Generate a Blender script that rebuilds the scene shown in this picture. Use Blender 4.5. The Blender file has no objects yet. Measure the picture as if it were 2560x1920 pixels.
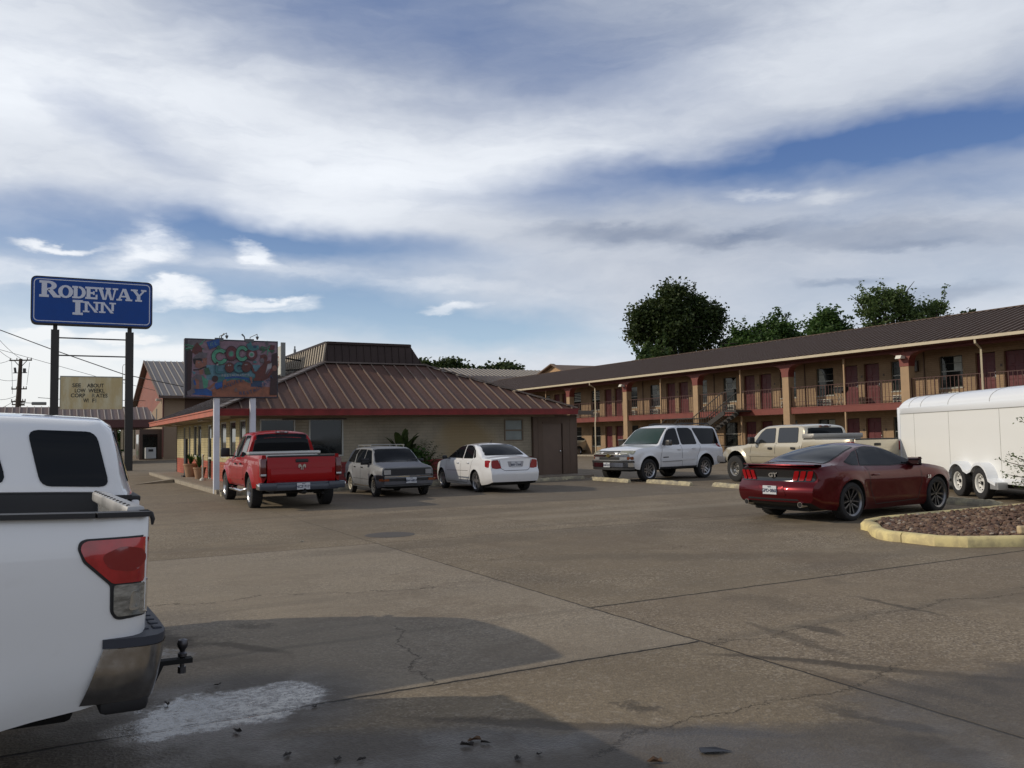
import bpy, bmesh, math, random
from math import sin, cos, tan, pi, radians, sqrt, atan2, exp, hypot
from mathutils import Vector, Matrix, noise
from mathutils.bvhtree import BVHTree
from mathutils.geometry import delaunay_2d_cdt
random.seed(7)
S = bpy.context.scene
COL = S.collection

# ------------------------------------------------------------------ camera
EYE = Vector((0, 0, 1.62))
YAW, PITCH, ROLL = radians(28.4), radians(3.48), radians(1.0)
cF = Vector((sin(YAW)*cos(PITCH), cos(YAW)*cos(PITCH), sin(PITCH)))
cR0 = Vector((cos(YAW), -sin(YAW), 0)); cU0 = cR0.cross(cF)
cR = cR0*cos(ROLL) - cU0*sin(ROLL); cU = cU0*cos(ROLL) + cR0*sin(ROLL)
cam_d = bpy.data.cameras.new('camera'); cam_d.sensor_width = 36; cam_d.lens = 36*2145/2560
cam_d.clip_start = .05; cam_d.clip_end = 6000
cam = bpy.data.objects.new('camera', cam_d); COL.objects.link(cam)
m = Matrix((( cR.x, cU.x, -cF.x), (cR.y, cU.y, -cF.y), (cR.z, cU.z, -cF.z))).to_4x4(); m.translation = EYE
cam.matrix_world = m; S.camera = cam
S.view_settings.view_transform = 'Standard'; S.view_settings.look = 'None'
S.view_settings.exposure = 0; S.view_settings.gamma = 1

# ------------------------------------------------------------------ node helper
class NT:
    def __init__(s, nt): s.nt = nt; nt.nodes.clear()
    def n(s, t, **kw):
        o = s.nt.nodes.new(t)
        for k, v in kw.items():
            if k == 'ins':
                for i, x in v.items():
                    if x is None: continue
                    if hasattr(x, 'is_linked') or hasattr(x, 'links'): s.nt.links.new(x, o.inputs[i])
                    else: o.inputs[i].default_value = x
            else: setattr(o, k, v)
        return o
    def math(s, op, a, b=None, c=None, clamp=False):
        o = s.n('ShaderNodeMath', operation=op, ins={0: a, 1: b, 2: c}); o.use_clamp = clamp; return o.outputs[0]
    def mix(s, f, a, b, blend='MIX'):
        o = s.n('ShaderNodeMix', data_type='RGBA', blend_type=blend)
        for i, x in ((0, f), (6, a), (7, b)):
            if hasattr(x, 'is_linked'): s.nt.links.new(x, o.inputs[i])
            else: o.inputs[i].default_value = x if i == 0 else (tuple(x)+(1,))[:4]
        return o.outputs[2]
    def ramp(s, x, lo, hi, a=0., b=1., smooth=True):
        o = s.n('ShaderNodeMapRange', ins={0: x, 1: lo, 2: hi, 3: a, 4: b})
        o.interpolation_type = 'SMOOTHSTEP' if smooth else 'LINEAR'; return o.outputs[0]
    def noise(s, vec, scale, detail=4, rough=.55, dist=0.):
        return s.n('ShaderNodeTexNoise', ins={'Vector': vec, 'Scale': scale, 'Detail': detail, 'Roughness': rough, 'Distortion': dist})
    def ell(s, vec, x, y, a, b, rot=0., soft=.5):
        mp = s.n('ShaderNodeMapping', vector_type='TEXTURE', ins={0: vec, 1: (x, y, 0), 2: (0, 0, rot), 3: (a, b, 1)})
        l = s.n('ShaderNodeVectorMath', operation='LENGTH', ins={0: mp.outputs[0]})
        return s.ramp(l.outputs[1], 1+soft, 1-soft)

# ------------------------------------------------------------------ sun and sky
SUNV = Vector((-1.70, .86, 1.0)).normalized()
SUN_EL = math.asin(SUNV.z); SUN_AZ = atan2(SUNV.x, SUNV.y)
sd = bpy.data.lights.new('sun', 'SUN'); sd.energy = 2.4; sd.angle = radians(.5); sd.color = (1, .88, .70)
so = bpy.data.objects.new('sun', sd); COL.objects.link(so); so.rotation_euler = SUNV.to_track_quat('Z', 'Y').to_euler(); so.location = (-20, 20, 30)

W = bpy.data.worlds.new('World'); S.world = W; W.use_nodes = True
T = NT(W.node_tree)
tc = T.n('ShaderNodeTexCoord').outputs['Generated']
sky = T.n('ShaderNodeTexSky', sky_type='NISHITA'); sky.sun_disc = False
sky.sun_elevation = SUN_EL; sky.sun_rotation = SUN_AZ; sky.altitude = 0; sky.air_density = 1.0; sky.dust_density = .6; sky.ozone_density = 2.0
dotF = T.n('ShaderNodeVectorMath', operation='DOT_PRODUCT', ins={0: tc, 1: (sin(YAW), cos(YAW), 0)}).outputs['Value']
dotR = T.n('ShaderNodeVectorMath', operation='DOT_PRODUCT', ins={0: tc, 1: (cos(YAW), -sin(YAW), 0)}).outputs['Value']
sep = T.n('ShaderNodeSeparateXYZ', ins={0: tc})
az = T.math('MULTIPLY', T.math('ARCTAN2', dotR, dotF), 180/pi)
el = T.math('MULTIPLY', T.math('ARCSINE', sep.outputs[2]), 180/pi)
ae = T.n('ShaderNodeCombineXYZ', ins={0: az, 1: el}).outputs[0]
def warp(amt, sc, sx=1., sy=1.):
    mp = T.n('ShaderNodeMapping', ins={0: ae, 3: (sx, sy, 1)}).outputs[0]
    nz = T.noise(mp, sc, 5, .6)
    v = T.n('ShaderNodeVectorMath', operation='SUBTRACT', ins={0: nz.outputs['Color'], 1: (.5, .5, .5)}).outputs[0]
    v = T.n('ShaderNodeVectorMath', operation='MULTIPLY', ins={0: v, 1: (amt*1.8, amt, 0)}).outputs[0]
    return T.n('ShaderNodeVectorMath', operation='ADD', ins={0: ae, 1: v}).outputs[0]
wv = warp(6.5, .06, .8, 1.5); wf = warp(3.0, .32, .55, 1.5)
def PX(x, y):  # measured picture point -> azimuth / elevation of the cloud
    d = cF + cR*((x*1.1573-1280)/2145) - cU*((y*1.1573-960)/2145); d.normalize()
    return math.degrees(atan2(d.x, d.y)-YAW), math.degrees(math.asin(d.z))
DPP = 1.1573/2145*180/pi
def blob(vec, x, y, a, b, rot=0, soft=.5):
    X, Y = PX(x, y); return T.ell(vec, X, Y, a*DPP, b*DPP, radians(rot), soft)
def total(lst):
    o = None
    for v, k in lst:
        v = T.math('MULTIPLY', v, k); o = v if o is None else T.math('ADD', o, v)
    return o
# blue openings between the high clouds
holes = total([(blob(wv, 1060, 95, 480, 130, -4, .9), .36), (blob(wv, 1190, 140, 260, 70, 0, .9), .20), (blob(wv, 740, 40, 260, 90, 0, .9), .30), (blob(wv, 1780, 338, 600, 50, 2, .8), .75), (blob(wv, 1500, 330, 260, 44, 4, .8), .25), (blob(wv, 2200, 345, 300, 50, 2, .8), .25), (blob(wv, 2120, 235, 330, 75, 10, .9), .42), (blob(wv, 2100, 420, 300, 36, 2, .9), .35),
    (blob(wv, 230, 300, 130, 45, -25, .9), .30), (blob(wv, 180, 490, 420, 50, 0, .8), .52), (blob(wv, 720, 545, 300, 34, -4, .8), .66), (blob(wv, 420, 640, 640, 95, -2, .7), .62), (blob(wv, 850, 690, 420, 48, -3, .8), .42),
    (blob(wv, 1950, 625, 300, 60, 0, .9), .18), (blob(wv, 1180, 720, 260, 36, -6, .8), .40)])
white = total([(blob(wf, 300, 545, 58, 34, 30, .8), .75), (blob(wf, 345, 505, 34, 22, -35, .8), .5), (blob(wf, 550, 553, 42, 15, -18, .7), .8), (blob(wf, 575, 655, 105, 17, 1, .4), 1.1), (blob(wf, 375, 633, 60, 22, 0, .45), 1.1),
    (blob(wf, 130, 530, 60, 8, 0, .6), .9), (blob(wf, 60, 590, 130, 20, 3, .8), .55), (blob(wf, 270, 722, 60, 11, 0, .5), .8), (blob(wf, 90, 712, 60, 13, 0, .5), .8), (blob(wf, 975, 665, 60, 10, 0, .5), .7), (blob(wf, 1655, 415, 55, 9, -3, .8), .35), (blob(wf, 1790, 430, 45, 18, -3, .8), .4), (blob(wf, 760, 600, 330, 14, -4, .8), .35), (blob(wf, 300, 760, 400, 14, 0, .8), .4)])
st = T.n('ShaderNodeMapping', ins={0: wv, 2: (0, 0, radians(-8)), 3: (.035, .15, 1)}).outputs[0]
streak = T.noise(st, 1.0, 7, .60, .7).outputs[0]
st2 = T.n('ShaderNodeMapping', ins={0: wf, 2: (0, 0, radians(-11)), 3: (.11, .50, 1)}).outputs[0]
fine = T.noise(st2, 1.0, 6, .58, .5).outputs[0]
out = T.math('MULTIPLY', T.math('ADD', T.ramp(T.math('ABSOLUTE', az), 34, 60), T.ramp(el, 27, 45)), .14)
amt = T.math('ADD', T.math('ADD', holes, out), T.math('MULTIPLY', T.math('SUBTRACT', .5, streak), .42))
amt = T.math('ADD', amt, T.math('MULTIPLY', T.math('SUBTRACT', .5, fine), .30))
amt = T.math('SUBTRACT', amt, T.math('MULTIPLY', T.math('MULTIPLY', white, .85), T.ramp(fine, .25, .6, .35, 1)))
cov = T.ramp(amt, .95, .0, smooth=False)
# cloud brightness: bright where sunlit, lilac grey higher up and on the undersides
grey = total([(blob(wf, 1365, 506, 150, 20, -2, .9), .42), (blob(wf, 1600, 508, 100, 13, 4, .9), .32), (blob(wf, 1880, 508, 230, 22, -5, .9), .28), (blob(wf, 1960, 530, 120, 11, -4, .9), .25), (blob(wf, 1830, 606, 60, 12, 0, .6), .35), (blob(wf, 2040, 640, 90, 18, 0, .6), .35), (blob(wv, 1750, 560, 700, 120, 0, .9), .18), (blob(wv, 1250, 470, 400, 60, 0, .9), .15),
    (blob(wv, 1000, 60, 700, 170, -5, .7), .40), (blob(wv, 2150, 240, 300, 100, 10, .7), .35), (blob(wv, 240, 320, 170, 80, 0, .8), .15)])
bright = total([(blob(wv, 420, 330, 620, 190, -10, .8), .32), (blob(wv, 1000, 330, 460, 110, 12, .8), .25), (blob(wv, 1650, 120, 600, 90, 14, .8), .20), (blob(wv, 0, 780, 460, 130, 0, .9), .6), (blob(wv, 120, 120, 420, 140, 0, .9), .2)])
lum = T.math('ADD', T.math('SUBTRACT', bright, grey), T.math('MULTIPLY', T.math('SUBTRACT', streak, .5), .7))
lum = T.math('ADD', T.math('ADD', lum, T.math('MULTIPLY', white, .5)), T.math('MULTIPLY', T.math('SUBTRACT', fine, .5), .35))
lum = T.ramp(T.math('ADD', lum, T.math('MULTIPLY', T.ramp(el, 14, 3), .18)), -.85, .62, 0, 1, False)
ccol = T.mix(lum, (.20, .25, .36), (.90, .94, 1.0))
hor = T.ramp(el, 0, 13, 1, 0)
side = T.ramp(az, -75, 25, 1, 0)
warmw = T.math('MULTIPLY', hor, side)
ccol = T.mix(T.math('MULTIPLY', warmw, .75), ccol, (.86, .84, .72))
skyb = T.mix(1.0, sky.outputs[0], (.085, .088, .10), 'MULTIPLY')
skyb = T.mix(T.ramp(el, 1, 19), T.mix(.65, skyb, (.45, .63, .80)), T.mix(.6, skyb, (.080, .160, .40)))
skyb = T.mix(T.math('MULTIPLY', hor, .45), skyb, (.66, .80, .88))
final = T.mix(cov, skyb, ccol)
final = T.mix(T.ramp(el, 0, -6), final, (.10, .09, .08))
# overhead the sky is clearer and darker
zen = T.ramp(el, 30, 65, 1, .46)
final = T.mix(1.0, final, T.n('ShaderNodeCombineColor', ins={0: zen, 1: zen, 2: T.ramp(el, 30, 65, 1, .48)}).outputs[0], 'MULTIPLY')
bg = T.n('ShaderNodeBackground', ins={0: final, 1: 1.0})
T.n('ShaderNodeOutputWorld', ins={0: bg.outputs[0]})
W.cycles.sampling_method = 'MANUAL'; W.cycles.sample_map_resolution = 512

# ------------------------------------------------------------------ materials
MATS = {}
def mat(name, col, rough=.6, metal=0., coat=0., var=.0, vscale=3., bump=0., bscale=20., spec=.5, col2=None, emis=None, stretch=(1, 1, 1)):
    if name in MATS: return MATS[name]
    mt = bpy.data.materials.new(name); mt.use_nodes = True; t = NT(mt.node_tree)
    b = t.n('ShaderNodeBsdfPrincipled', ins={'Roughness': rough, 'Metallic': metal, 'Coat Weight': coat, 'Coat Roughness': .04, 'Specular IOR Level': spec})
    b.inputs['Base Color'].default_value = tuple(col)+(1,)
    c = t.n('ShaderNodeTexCoord').outputs['Object']
    if stretch != (1, 1, 1): c = t.n('ShaderNodeMapping', ins={0: c, 3: stretch}).outputs[0]
    if var or col2:
        nz = t.noise(c, vscale, 6, .62).outputs[0]
        if col2: o = t.mix(t.ramp(nz, .5-.25*(1-var), .5+.25*(1-var)), col, col2)
        else: o = t.mix(t.ramp(nz, .25, .75), tuple(x*(1-var) for x in col), tuple(min(1, x*(1+var)) for x in col))
        t.nt.links.new(o, b.inputs['Base Color'])
        t.nt.links.new(t.ramp(nz, .2, .8, max(0, rough-.08), min(1, rough+.08)), b.inputs['Roughness'])
    if bump:
        nb = t.noise(c, bscale, 5, .6).outputs[0]
        bp = t.n('ShaderNodeBump', ins={'Strength': 1., 'Distance': bump, 'Height': nb}); t.nt.links.new(bp.outputs[0], b.inputs['Normal'])
    if emis: b.inputs['Emission Color'].default_value = tuple(emis)+(1,); b.inputs['Emission Strength'].default_value = 1
    t.n('ShaderNodeOutputMaterial', ins={0: b.outputs[0]})
    MATS[name] = mt; return mt
def brick_mat(name, c1, c2, mortar, axis='x', bw=.30, bh=.10, ms=.012, tint=None):
    mt = bpy.data.materials.new(name); mt.use_nodes = True; t = NT(mt.node_tree)
    c = t.n('ShaderNodeTexCoord').outputs['Object']; s = t.n('ShaderNodeSeparateXYZ', ins={0: c})
    v = t.n('ShaderNodeCombineXYZ', ins={0: s.outputs[0 if axis == 'x' else 1], 1: s.outputs[2]}).outputs[0]
    br = t.n('ShaderNodeTexBrick', ins={'Vector': v, 'Scale': 1., 'Mortar Size': ms, 'Brick Width': bw, 'Row Height': bh, 'Bias': 0., 'Mortar Smooth': .3, 'Color1': c1+(1,), 'Color2': c2+(1,), 'Mortar': mortar+(1,)})
    nz = t.noise(c, .9, 6, .65).outputs[0]
    o = t.mix(1, br.outputs[0], t.mix(t.ramp(nz, .3, .7), (.78, .78, .78), (1.1, 1.1, 1.1)), 'MULTIPLY')
    if tint: o = t.mix(t.ell(t.n('ShaderNodeVectorMath', operation='ADD', ins={0: v, 1: t.noise(c, .7, 4).outputs['Color']}).outputs[0], *tint[0], .0, .3), o, tint[1])
    bp = t.n('ShaderNodeBump', ins={'Strength': .7, 'Distance': .01, 'Height': t.math('SUBTRACT', 1, br.outputs['Fac'])})
    b = t.n('ShaderNodeBsdfPrincipled', ins={'Base Color': o, 'Roughness': .8, 'Normal': bp.outputs[0]})
    t.n('ShaderNodeOutputMaterial', ins={0: b.outputs[0]}); return mt

# ------------------------------------------------------------------ objects
def tag(o, label=None, cat=None, group=None, kind=None):
    if label: o['label'] = label
    if cat: o['category'] = cat
    if group: o['group'] = group
    if kind: o['kind'] = kind
    return o
def thing(name, label, cat, loc=(0, 0, 0), rz=0., group=None):
    o = bpy.data.objects.new(name, None); COL.objects.link(o); o.location = loc; o.rotation_euler = (0, 0, rz)
    return tag(o, label, cat, group)
class MB:
    def __init__(s): s.v = []; s.f = []; s.m = []; s.cm = 0; s.M = Matrix()
    def add(s, vs, fs, mi=None):
        k = len(s.v); s.v += [s.M @ Vector(p) for p in vs]; s.f += [tuple(i+k for i in f) for f in fs]; s.m += [s.cm if mi is None else mi]*len(fs); return s
    def box(s, x0, y0, z0, x1, y1, z1, mi=None):
        return s.add([(x0, y0, z0), (x1, y0, z0), (x1, y1, z0), (x0, y1, z0), (x0, y0, z1), (x1, y0, z1), (x1, y1, z1), (x0, y1, z1)],
            [(0, 3, 2, 1), (4, 5, 6, 7), (0, 1, 5, 4), (1, 2, 6, 5), (2, 3, 7, 6), (3, 0, 4, 7)], mi)
    def rbox(s, x0, y0, z0, x1, y1, z1, r=.02, mi=None, seg=2):   # box with rounded edges
        bm = bmesh.new(); bmesh.ops.create_cube(bm, size=1)
        for v in bm.verts: v.co = Vector(((x0+x1)/2+v.co.x*(x1-x0), (y0+y1)/2+v.co.y*(y1-y0), (z0+z1)/2+v.co.z*(z1-z0)))
        r = min(r, abs(x1-x0)*.49, abs(y1-y0)*.49, abs(z1-z0)*.49)
        bmesh.ops.bevel(bm, geom=bm.edges[:], offset=r, segments=seg, profile=.5, affect='EDGES')
        bm.verts.index_update(); s.add([v.co[:] for v in bm.verts], [[v.index for v in f.verts] for f in bm.faces], mi); bm.free(); return s
    def prism(s, poly, h0, h1, axis='z', mi=None):   # polygon (CCW) extruded along an axis
        def P(a, b, h): return {'z': (a, b, h), 'y': (a, h, b), 'x': (h, a, b)}[axis]
        n = len(poly)
        return s.add([P(a, b, h0) for a, b in poly]+[P(a, b, h1) for a, b in poly], [tuple(reversed(range(n))), tuple(range(n, 2*n))]+[(i, (i+1) % n, n+(i+1) % n, n+i) for i in range(n)], mi)
    def bar(s, a, b, w, h=None, mi=None, up=(0, 0, 1)):
        a = Vector(a); b = Vector(b); h = h or w; d = (b-a).normalized(); u = Vector(up)
        if abs(d.dot(u)) > .95: u = Vector((1, 0, 0))
        sd_ = d.cross(u).normalized(); u = sd_.cross(d)
        c = [a+sd_*x*w/2+u*y*h/2 for x, y in ((-1, -1), (1, -1), (1, 1), (-1, 1))]; c += [p+(b-a) for p in c]
        return s.add(c, [(0, 3, 2, 1), (4, 5, 6, 7), (0, 1, 5, 4), (1, 2, 6, 5), (2, 3, 7, 6), (3, 0, 4, 7)], mi)
    def tube(s, pts, r, n=8, mi=None, caps=True):
        pts = [Vector(p) for p in pts]; rs = r if isinstance(r, (list, tuple)) else [r]*len(pts)
        vs = []; fs = []; prev = None
        for i, p in enumerate(pts):
            d = (pts[min(i+1, len(pts)-1)]-pts[max(i-1, 0)]).normalized()
            if prev is None: prev = d.orthogonal().normalized()
            u = (prev-d*prev.dot(d)).normalized(); prev = u; w = d.cross(u)
            vs += [p+(u*cos(2*pi*k/n)+w*sin(2*pi*k/n))*rs[i] for k in range(n)]
        for i in range(len(pts)-1):
            fs += [(i*n+k, i*n+(k+1) % n, (i+1)*n+(k+1) % n, (i+1)*n+k) for k in range(n)]
        if caps: fs += [tuple(reversed(range(n))), tuple(range((len(pts)-1)*n, len(pts)*n))]
        return s.add(vs, fs, mi)
    def lathe(s, prof, n=24, axis='z', mi=None, c=(0, 0, 0)):   # prof: list of (radius, height)
        vs = []; fs = []
        for r, h in prof:
            for k in range(n):
                a = 2*pi*k/n; x, y = r*cos(a), r*sin(a)
                p = {'z': (x, y, h), 'y': (x, h, y), 'x': (h, x, y)}[axis]; vs.append((p[0]+c[0], p[1]+c[1], p[2]+c[2]))
        for i in range(len(prof)-1):
            for k in range(n):
                q = (i*n+k, i*n+(k+1) % n, (i+1)*n+(k+1) % n, (i+1)*n+k); fs.append(q if axis != 'y' else q[::-1])
        return s.add(vs, fs, mi)
    def build(s, name, mats, parent=None, smooth=None):
        me = bpy.data.meshes.new(name); me.from_pydata([tuple(v) for v in s.v], [], s.f)
        for m_ in (mats if isinstance(mats, (list, tuple)) else [mats]): me.materials.append(m_)
        if any(s.m): me.polygons.foreach_set('material_index', s.m)
        me.validate()
        if smooth is not None:
            me.polygons.foreach_set('use_smooth', [True]*len(me.polygons)); me.set_sharp_from_angle(angle=radians(smooth))
        me.update(); o = bpy.data.objects.new(name, me); COL.objects.link(o)
        if parent: o.parent = parent
        return o
def copy_tree(o, parent=None):
    c = o.copy(); COL.objects.link(c)
    if parent: c.parent = parent
    for ch in o.children: copy_tree(ch, c)
    return c
def text(name, body, size, mt, parent=None, M=Matrix(), depth=.004, bold=0., sx=1., align='CENTER', space=1.):
    cu = bpy.data.curves.new(name, 'FONT'); cu.body = body; cu.size = size; cu.extrude = depth/2; cu.offset = bold; cu.align_x = align; cu.align_y = 'CENTER'; cu.space_character = space; cu.resolution_u = 3
    t = bpy.data.objects.new(name+'_tmp', cu); COL.objects.link(t); bpy.context.view_layer.update()
    me = bpy.data.meshes.new_from_object(t.evaluated_get(bpy.context.evaluated_depsgraph_get()))
    bpy.data.objects.remove(t); bpy.data.curves.remove(cu)
    me.name = name; me.transform(Matrix.Diagonal((sx, 1, 1, 1))); me.transform(M); me.materials.clear(); me.materials.append(mt)
    o = bpy.data.objects.new(name, me); COL.objects.link(o)
    if parent: o.parent = parent
    return o
def basis(o, x, y):   # text matrix: text x axis, text up axis
    x = Vector(x).normalized(); y = Vector(y).normalized(); z = x.cross(y)
    return Matrix(((x.x, y.x, z.x, o[0]), (x.y, y.y, z.y, o[1]), (x.z, y.z, z.z, o[2]), (0, 0, 0, 1)))
def pchip(pts):
    xs = [p[0] for p in pts]; ys = [p[1] for p in pts]; n = len(xs)
    h = [xs[i+1]-xs[i] for i in range(n-1)]; d = [(ys[i+1]-ys[i])/h[i] for i in range(n-1)]; m_ = [0]*n
    if n > 2:
        for i in range(1, n-1):
            if d[i-1]*d[i] > 0: w1 = 2*h[i]+h[i-1]; w2 = h[i]+2*h[i-1]; m_[i] = (w1+w2)/(w1/d[i-1]+w2/d[i])
    m_[0] = d[0]; m_[-1] = d[-1]
    def f(x):
        if x <= xs[0]: return ys[0]
        if x >= xs[-1]: return ys[-1]
        i = 0
        while xs[i+1] < x: i += 1
        t = (x-xs[i])/h[i]; t2 = t*t; t3 = t2*t
        return (2*t3-3*t2+1)*ys[i]+(t3-2*t2+t)*h[i]*m_[i]+(-2*t3+3*t2)*ys[i+1]+(t3-t2)*h[i]*m_[i+1]
    return f
def lin(pts):
    def f(x):
        if x <= pts[0][0]: return pts[0][1]
        for (a, b), (c, d) in zip(pts, pts[1:]):
            if x <= c: return b+(d-b)*(x-a)/(c-a)
        return pts[-1][1]
    return f
def sst(a, b, x):
    t = max(0, min(1, (x-a)/(b-a))); return t*t*(3-2*t)
def rpoly(pts, r, n=4):
    out = []; N = len(pts); rr = r if isinstance(r, (list, tuple)) else [r]*N
    for i in range(N):
        p = Vector(pts[i]); a = Vector(pts[i-1])-p; b = Vector(pts[(i+1) % N])-p
        q = min(rr[i], a.length*.48, b.length*.48)
        if q < 1e-4: out.append(tuple(p)); continue
        a = p+a.normalized()*q; b = p+b.normalized()*q
        for k in range(n+1):
            t = k/n; out.append(tuple(a*(1-t)**2+p*2*t*(1-t)+b*t*t))
    return out

# ------------------------------------------------------------------ measuring helpers (photo reading -> metres)
def RAY(px, py): return cF+cR*((px-1280)/2145)-cU*((py-960)/2145)
def G(px, py, z=0.): d = RAY(px, py); return EYE+d*((z-EYE.z)/d.z)
def AT(px, py, dep): return EYE+RAY(px, py)*dep
def ATX(px, py, X): d = RAY(px, py); return EYE+d*(X/d.x)
def ATY(px, py, Y): d = RAY(px, py); return EYE+d*(Y/d.y)
# ------------------------------------------------------------------ vehicle building kit (x forward, y left, z up; rear axle at x = 0)
TYRE = mat('tyre_rubber', (.018, .018, .019), .85, bump=.002, bscale=60)
BLACK = mat('black_plastic', (.016, .016, .018), .55)
GLOSSB = mat('gloss_black', (.008, .008, .010), .08, coat=.5)
GLASS = mat('car_glass', (.006, .008, .011), .03, spec=.17)
ALLOY = mat('alloy_wheel', (.45, .45, .46), .28, metal=.85)
DALLOY = mat('dark_alloy', (.03, .03, .033), .35, metal=.6)
CHROME = mat('chrome', (.62, .62, .63), .10, metal=1.)
REDL = mat('red_lens', (.26, .004, .007), .15, spec=.3)
DREDL = mat('dark_red_lens', (.10, .006, .008), .12, coat=.8)
CLEARL = mat('clear_lens', (.42, .43, .44), .10, metal=.4, coat=.8)
AMBER = mat('amber_lens', (.22, .06, .02), .2, coat=.3)
PLATE = mat('license_plate_white', (.55, .57, .60), .4)
PTXT = mat('plate_characters', (.03, .04, .09), .5)
UNDER = mat('underbody', (.010, .010, .010), .9)
WELL = UNDER
def profile_fn(P, k): return pchip(P[k]) if k not in P.get('lin', ()) else lin(P[k])
def loft(name, P, paint, parent, dark=UNDER, smooth=38):
    top, belt, bot, hw = [profile_fn(P, k) for k in ('top', 'belt', 'bot', 'hw')]
    sp = pchip(P.get('sp', [(0, .93), (.15, .98), (.5, 1.), (.85, .985), (1, .955)]))
    x0, x1 = P['x']; arches = P.get('arch', []); tum = P.get('tum', .35); gin = P.get('gin', .03); cr = P.get('crown', .05); rad = P.get('rad', .10)
    bF, bR = P.get('bowF', .12), P.get('bowR', .10); capF = lin(P.get('capF', [(0, 0)])); capR = lin(P.get('capR', [(0, 0)])); LB = P.get('LB', .55)
    n = int((x1-x0)/.09); xs = set(round(x0+(x1-x0)*i/n, 4) for i in range(n+1))
    for a in (.01, .03, .07, .12): xs.add(round(x0+a, 4)); xs.add(round(x1-a, 4))
    for (xc, zc, R) in arches:
        xs = {x for x in xs if not (xc-R-.03 < x < xc+R+.03) or x in (x0, x1)}
        for k in range(17): xs.add(round(xc+R*cos(pi*k/16), 4))
        xs.add(round(xc-R-.004, 4)); xs.add(round(xc+R+.004, 4))
    xs = sorted(x for x in xs if x0-1e-6 <= x <= x1+1e-6)
    wm = max(p[1] for p in P['hw'])
    def bend(x, y, z):
        f = sst(x1-LB, x1, x); r = sst(x0+LB, x0, x)
        q = (abs(y)/wm)**2.4
        return x-bF*f*q+capF(z)*f+bR*r*q-capR(z)*r
    rings = []; rz = P.get('rnd', .05)
    for x in xs:
        zb0 = bot(x); zb = zb0
        for (xc, zc, R) in arches:
            if abs(x-xc) <= R: zb = max(zb, zc+sqrt(max(0, R*R-(x-xc)**2)))
        zs = belt(x); zt = max(top(x), zs+.004); Wd = hw(x)
        def ys(z):
            f = Wd*sp((z-zb0)/(zs-zb0))
            for (xc, zc, R) in arches:
                r = hypot(x-xc, z-zc); f += P.get('flare', .015)*exp(-((r-R)/.07)**2)
            return f
        zb = min(zb, zs-.03)
        L = [(0, zb+.0), (ys(zb)*.8, zb)]
        for k in range(11):
            t = k/10; z = zb+(zs-zb)*t; L.append((ys(z), z))
        h = zt-zs; g = sst(.02, .22, h); W0 = L[-1][0]
        c = (h*(1-g)*.92)+min(cr, h)*g; H = h-c; i0 = gin*g
        r = min(rad, H*.45) if H > 0 else 0
        yb = W0-i0; yt = yb-tum*H
        # side of the greenhouse
        for k in range(6): t = k/5; z = zs+.001+(H-r)*t; L.append((yb-tum*(z-zs)*1.0, z))
        ya, za = L[-1]; ye = yt-r*.9; ze = zs+H
        for k in range(1, 5):
            t = k/4; L.append((ya*(1-t)**2+2*(yt+.0)*t*(1-t)+ye*t*t, za*(1-t)**2+2*ze*t*(1-t)+(ze+c*.08)*t*t))
        for k in range(1, 9):
            y = ye*(1-k/8); L.append((y, ze+c*.08+c*.92*(1-(y/max(ye, .01))**2)))
        rings.append([(x, y, z) for y, z in L])
    NL = len(rings[0]); b = MB(); V = []
    for rg in rings:
        for (x, y, z) in rg: V.append((bend(x, y, z), y, z))
        for (x, y, z) in rg[-2:0:-1]: V.append((bend(x, y, z), -y, z))
    m_ = 2*NL-2; F = []; MI = []
    for i in range(len(rings)-1):
        for k in range(m_):
            F.append((i*m_+k, i*m_+(k+1) % m_, (i+1)*m_+(k+1) % m_, (i+1)*m_+k)); MI.append(1 if k in (0, 1, m_-1, m_-2) else 0)
    for end, ri in ((0, 0), (1, len(rings)-1)):
        rows = []
        for k in range(1, NL):
            x, y, z = rings[ri][k]; row = []; a = ri*m_+k; c_ = ri*m_+(m_-k) % m_
            for j in range(9):
                if j == 0: row.append(a)
                elif j == 8: row.append(c_)
                elif k == NL-1: row.append(a)
                else: yy = y*(1-j/4); V.append((bend(x, yy, z), yy, z)); row.append(len(V)-1)
            rows.append(row)
        for r1, r2 in zip(rows, rows[1:]):
            for j in range(8):
                q = (r1[j], r2[j], r2[j+1], r1[j+1]) if end else (r1[j+1], r2[j+1], r2[j], r1[j])
                q = tuple(dict.fromkeys(q))
                if len(q) > 2: F.append(q); MI.append(0)
    b.v = [Vector(v) for v in V]; b.f = F; b.m = MI
    o = b.build(name, [paint, dark], parent, smooth)
    return o, BVHTree.FromPolygons(V, F)
AX = {'y+': (lambda a, b: ((a, 5, b), (0, -1, 0))), 'y-': (lambda a, b: ((a, -5, b), (0, 1, 0))), 'x+': (lambda a, b: ((9, a, b), (-1, 0, 0))),
      'x-': (lambda a, b: ((-6, a, b), (1, 0, 0))), 'z': (lambda a, b: ((a, b, 5), (0, 0, -1)))}
def hit(bvh, ax, a, b, off=0.):
    o, d = AX[ax](a, b); d = Vector(d); o = Vector(o)
    p, n, i, dist = bvh.ray_cast(o, d)
    if p is None:
        q = Vector(o); q = q+d*(5 if ax[0] != 'x' else 5); p, n, i, dist = bvh.find_nearest(q)
        if ax[0] == 'y': p = Vector((a, p.y, b))
    if n.dot(d) > 0: n = -n
    return p+n*off, n
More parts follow.
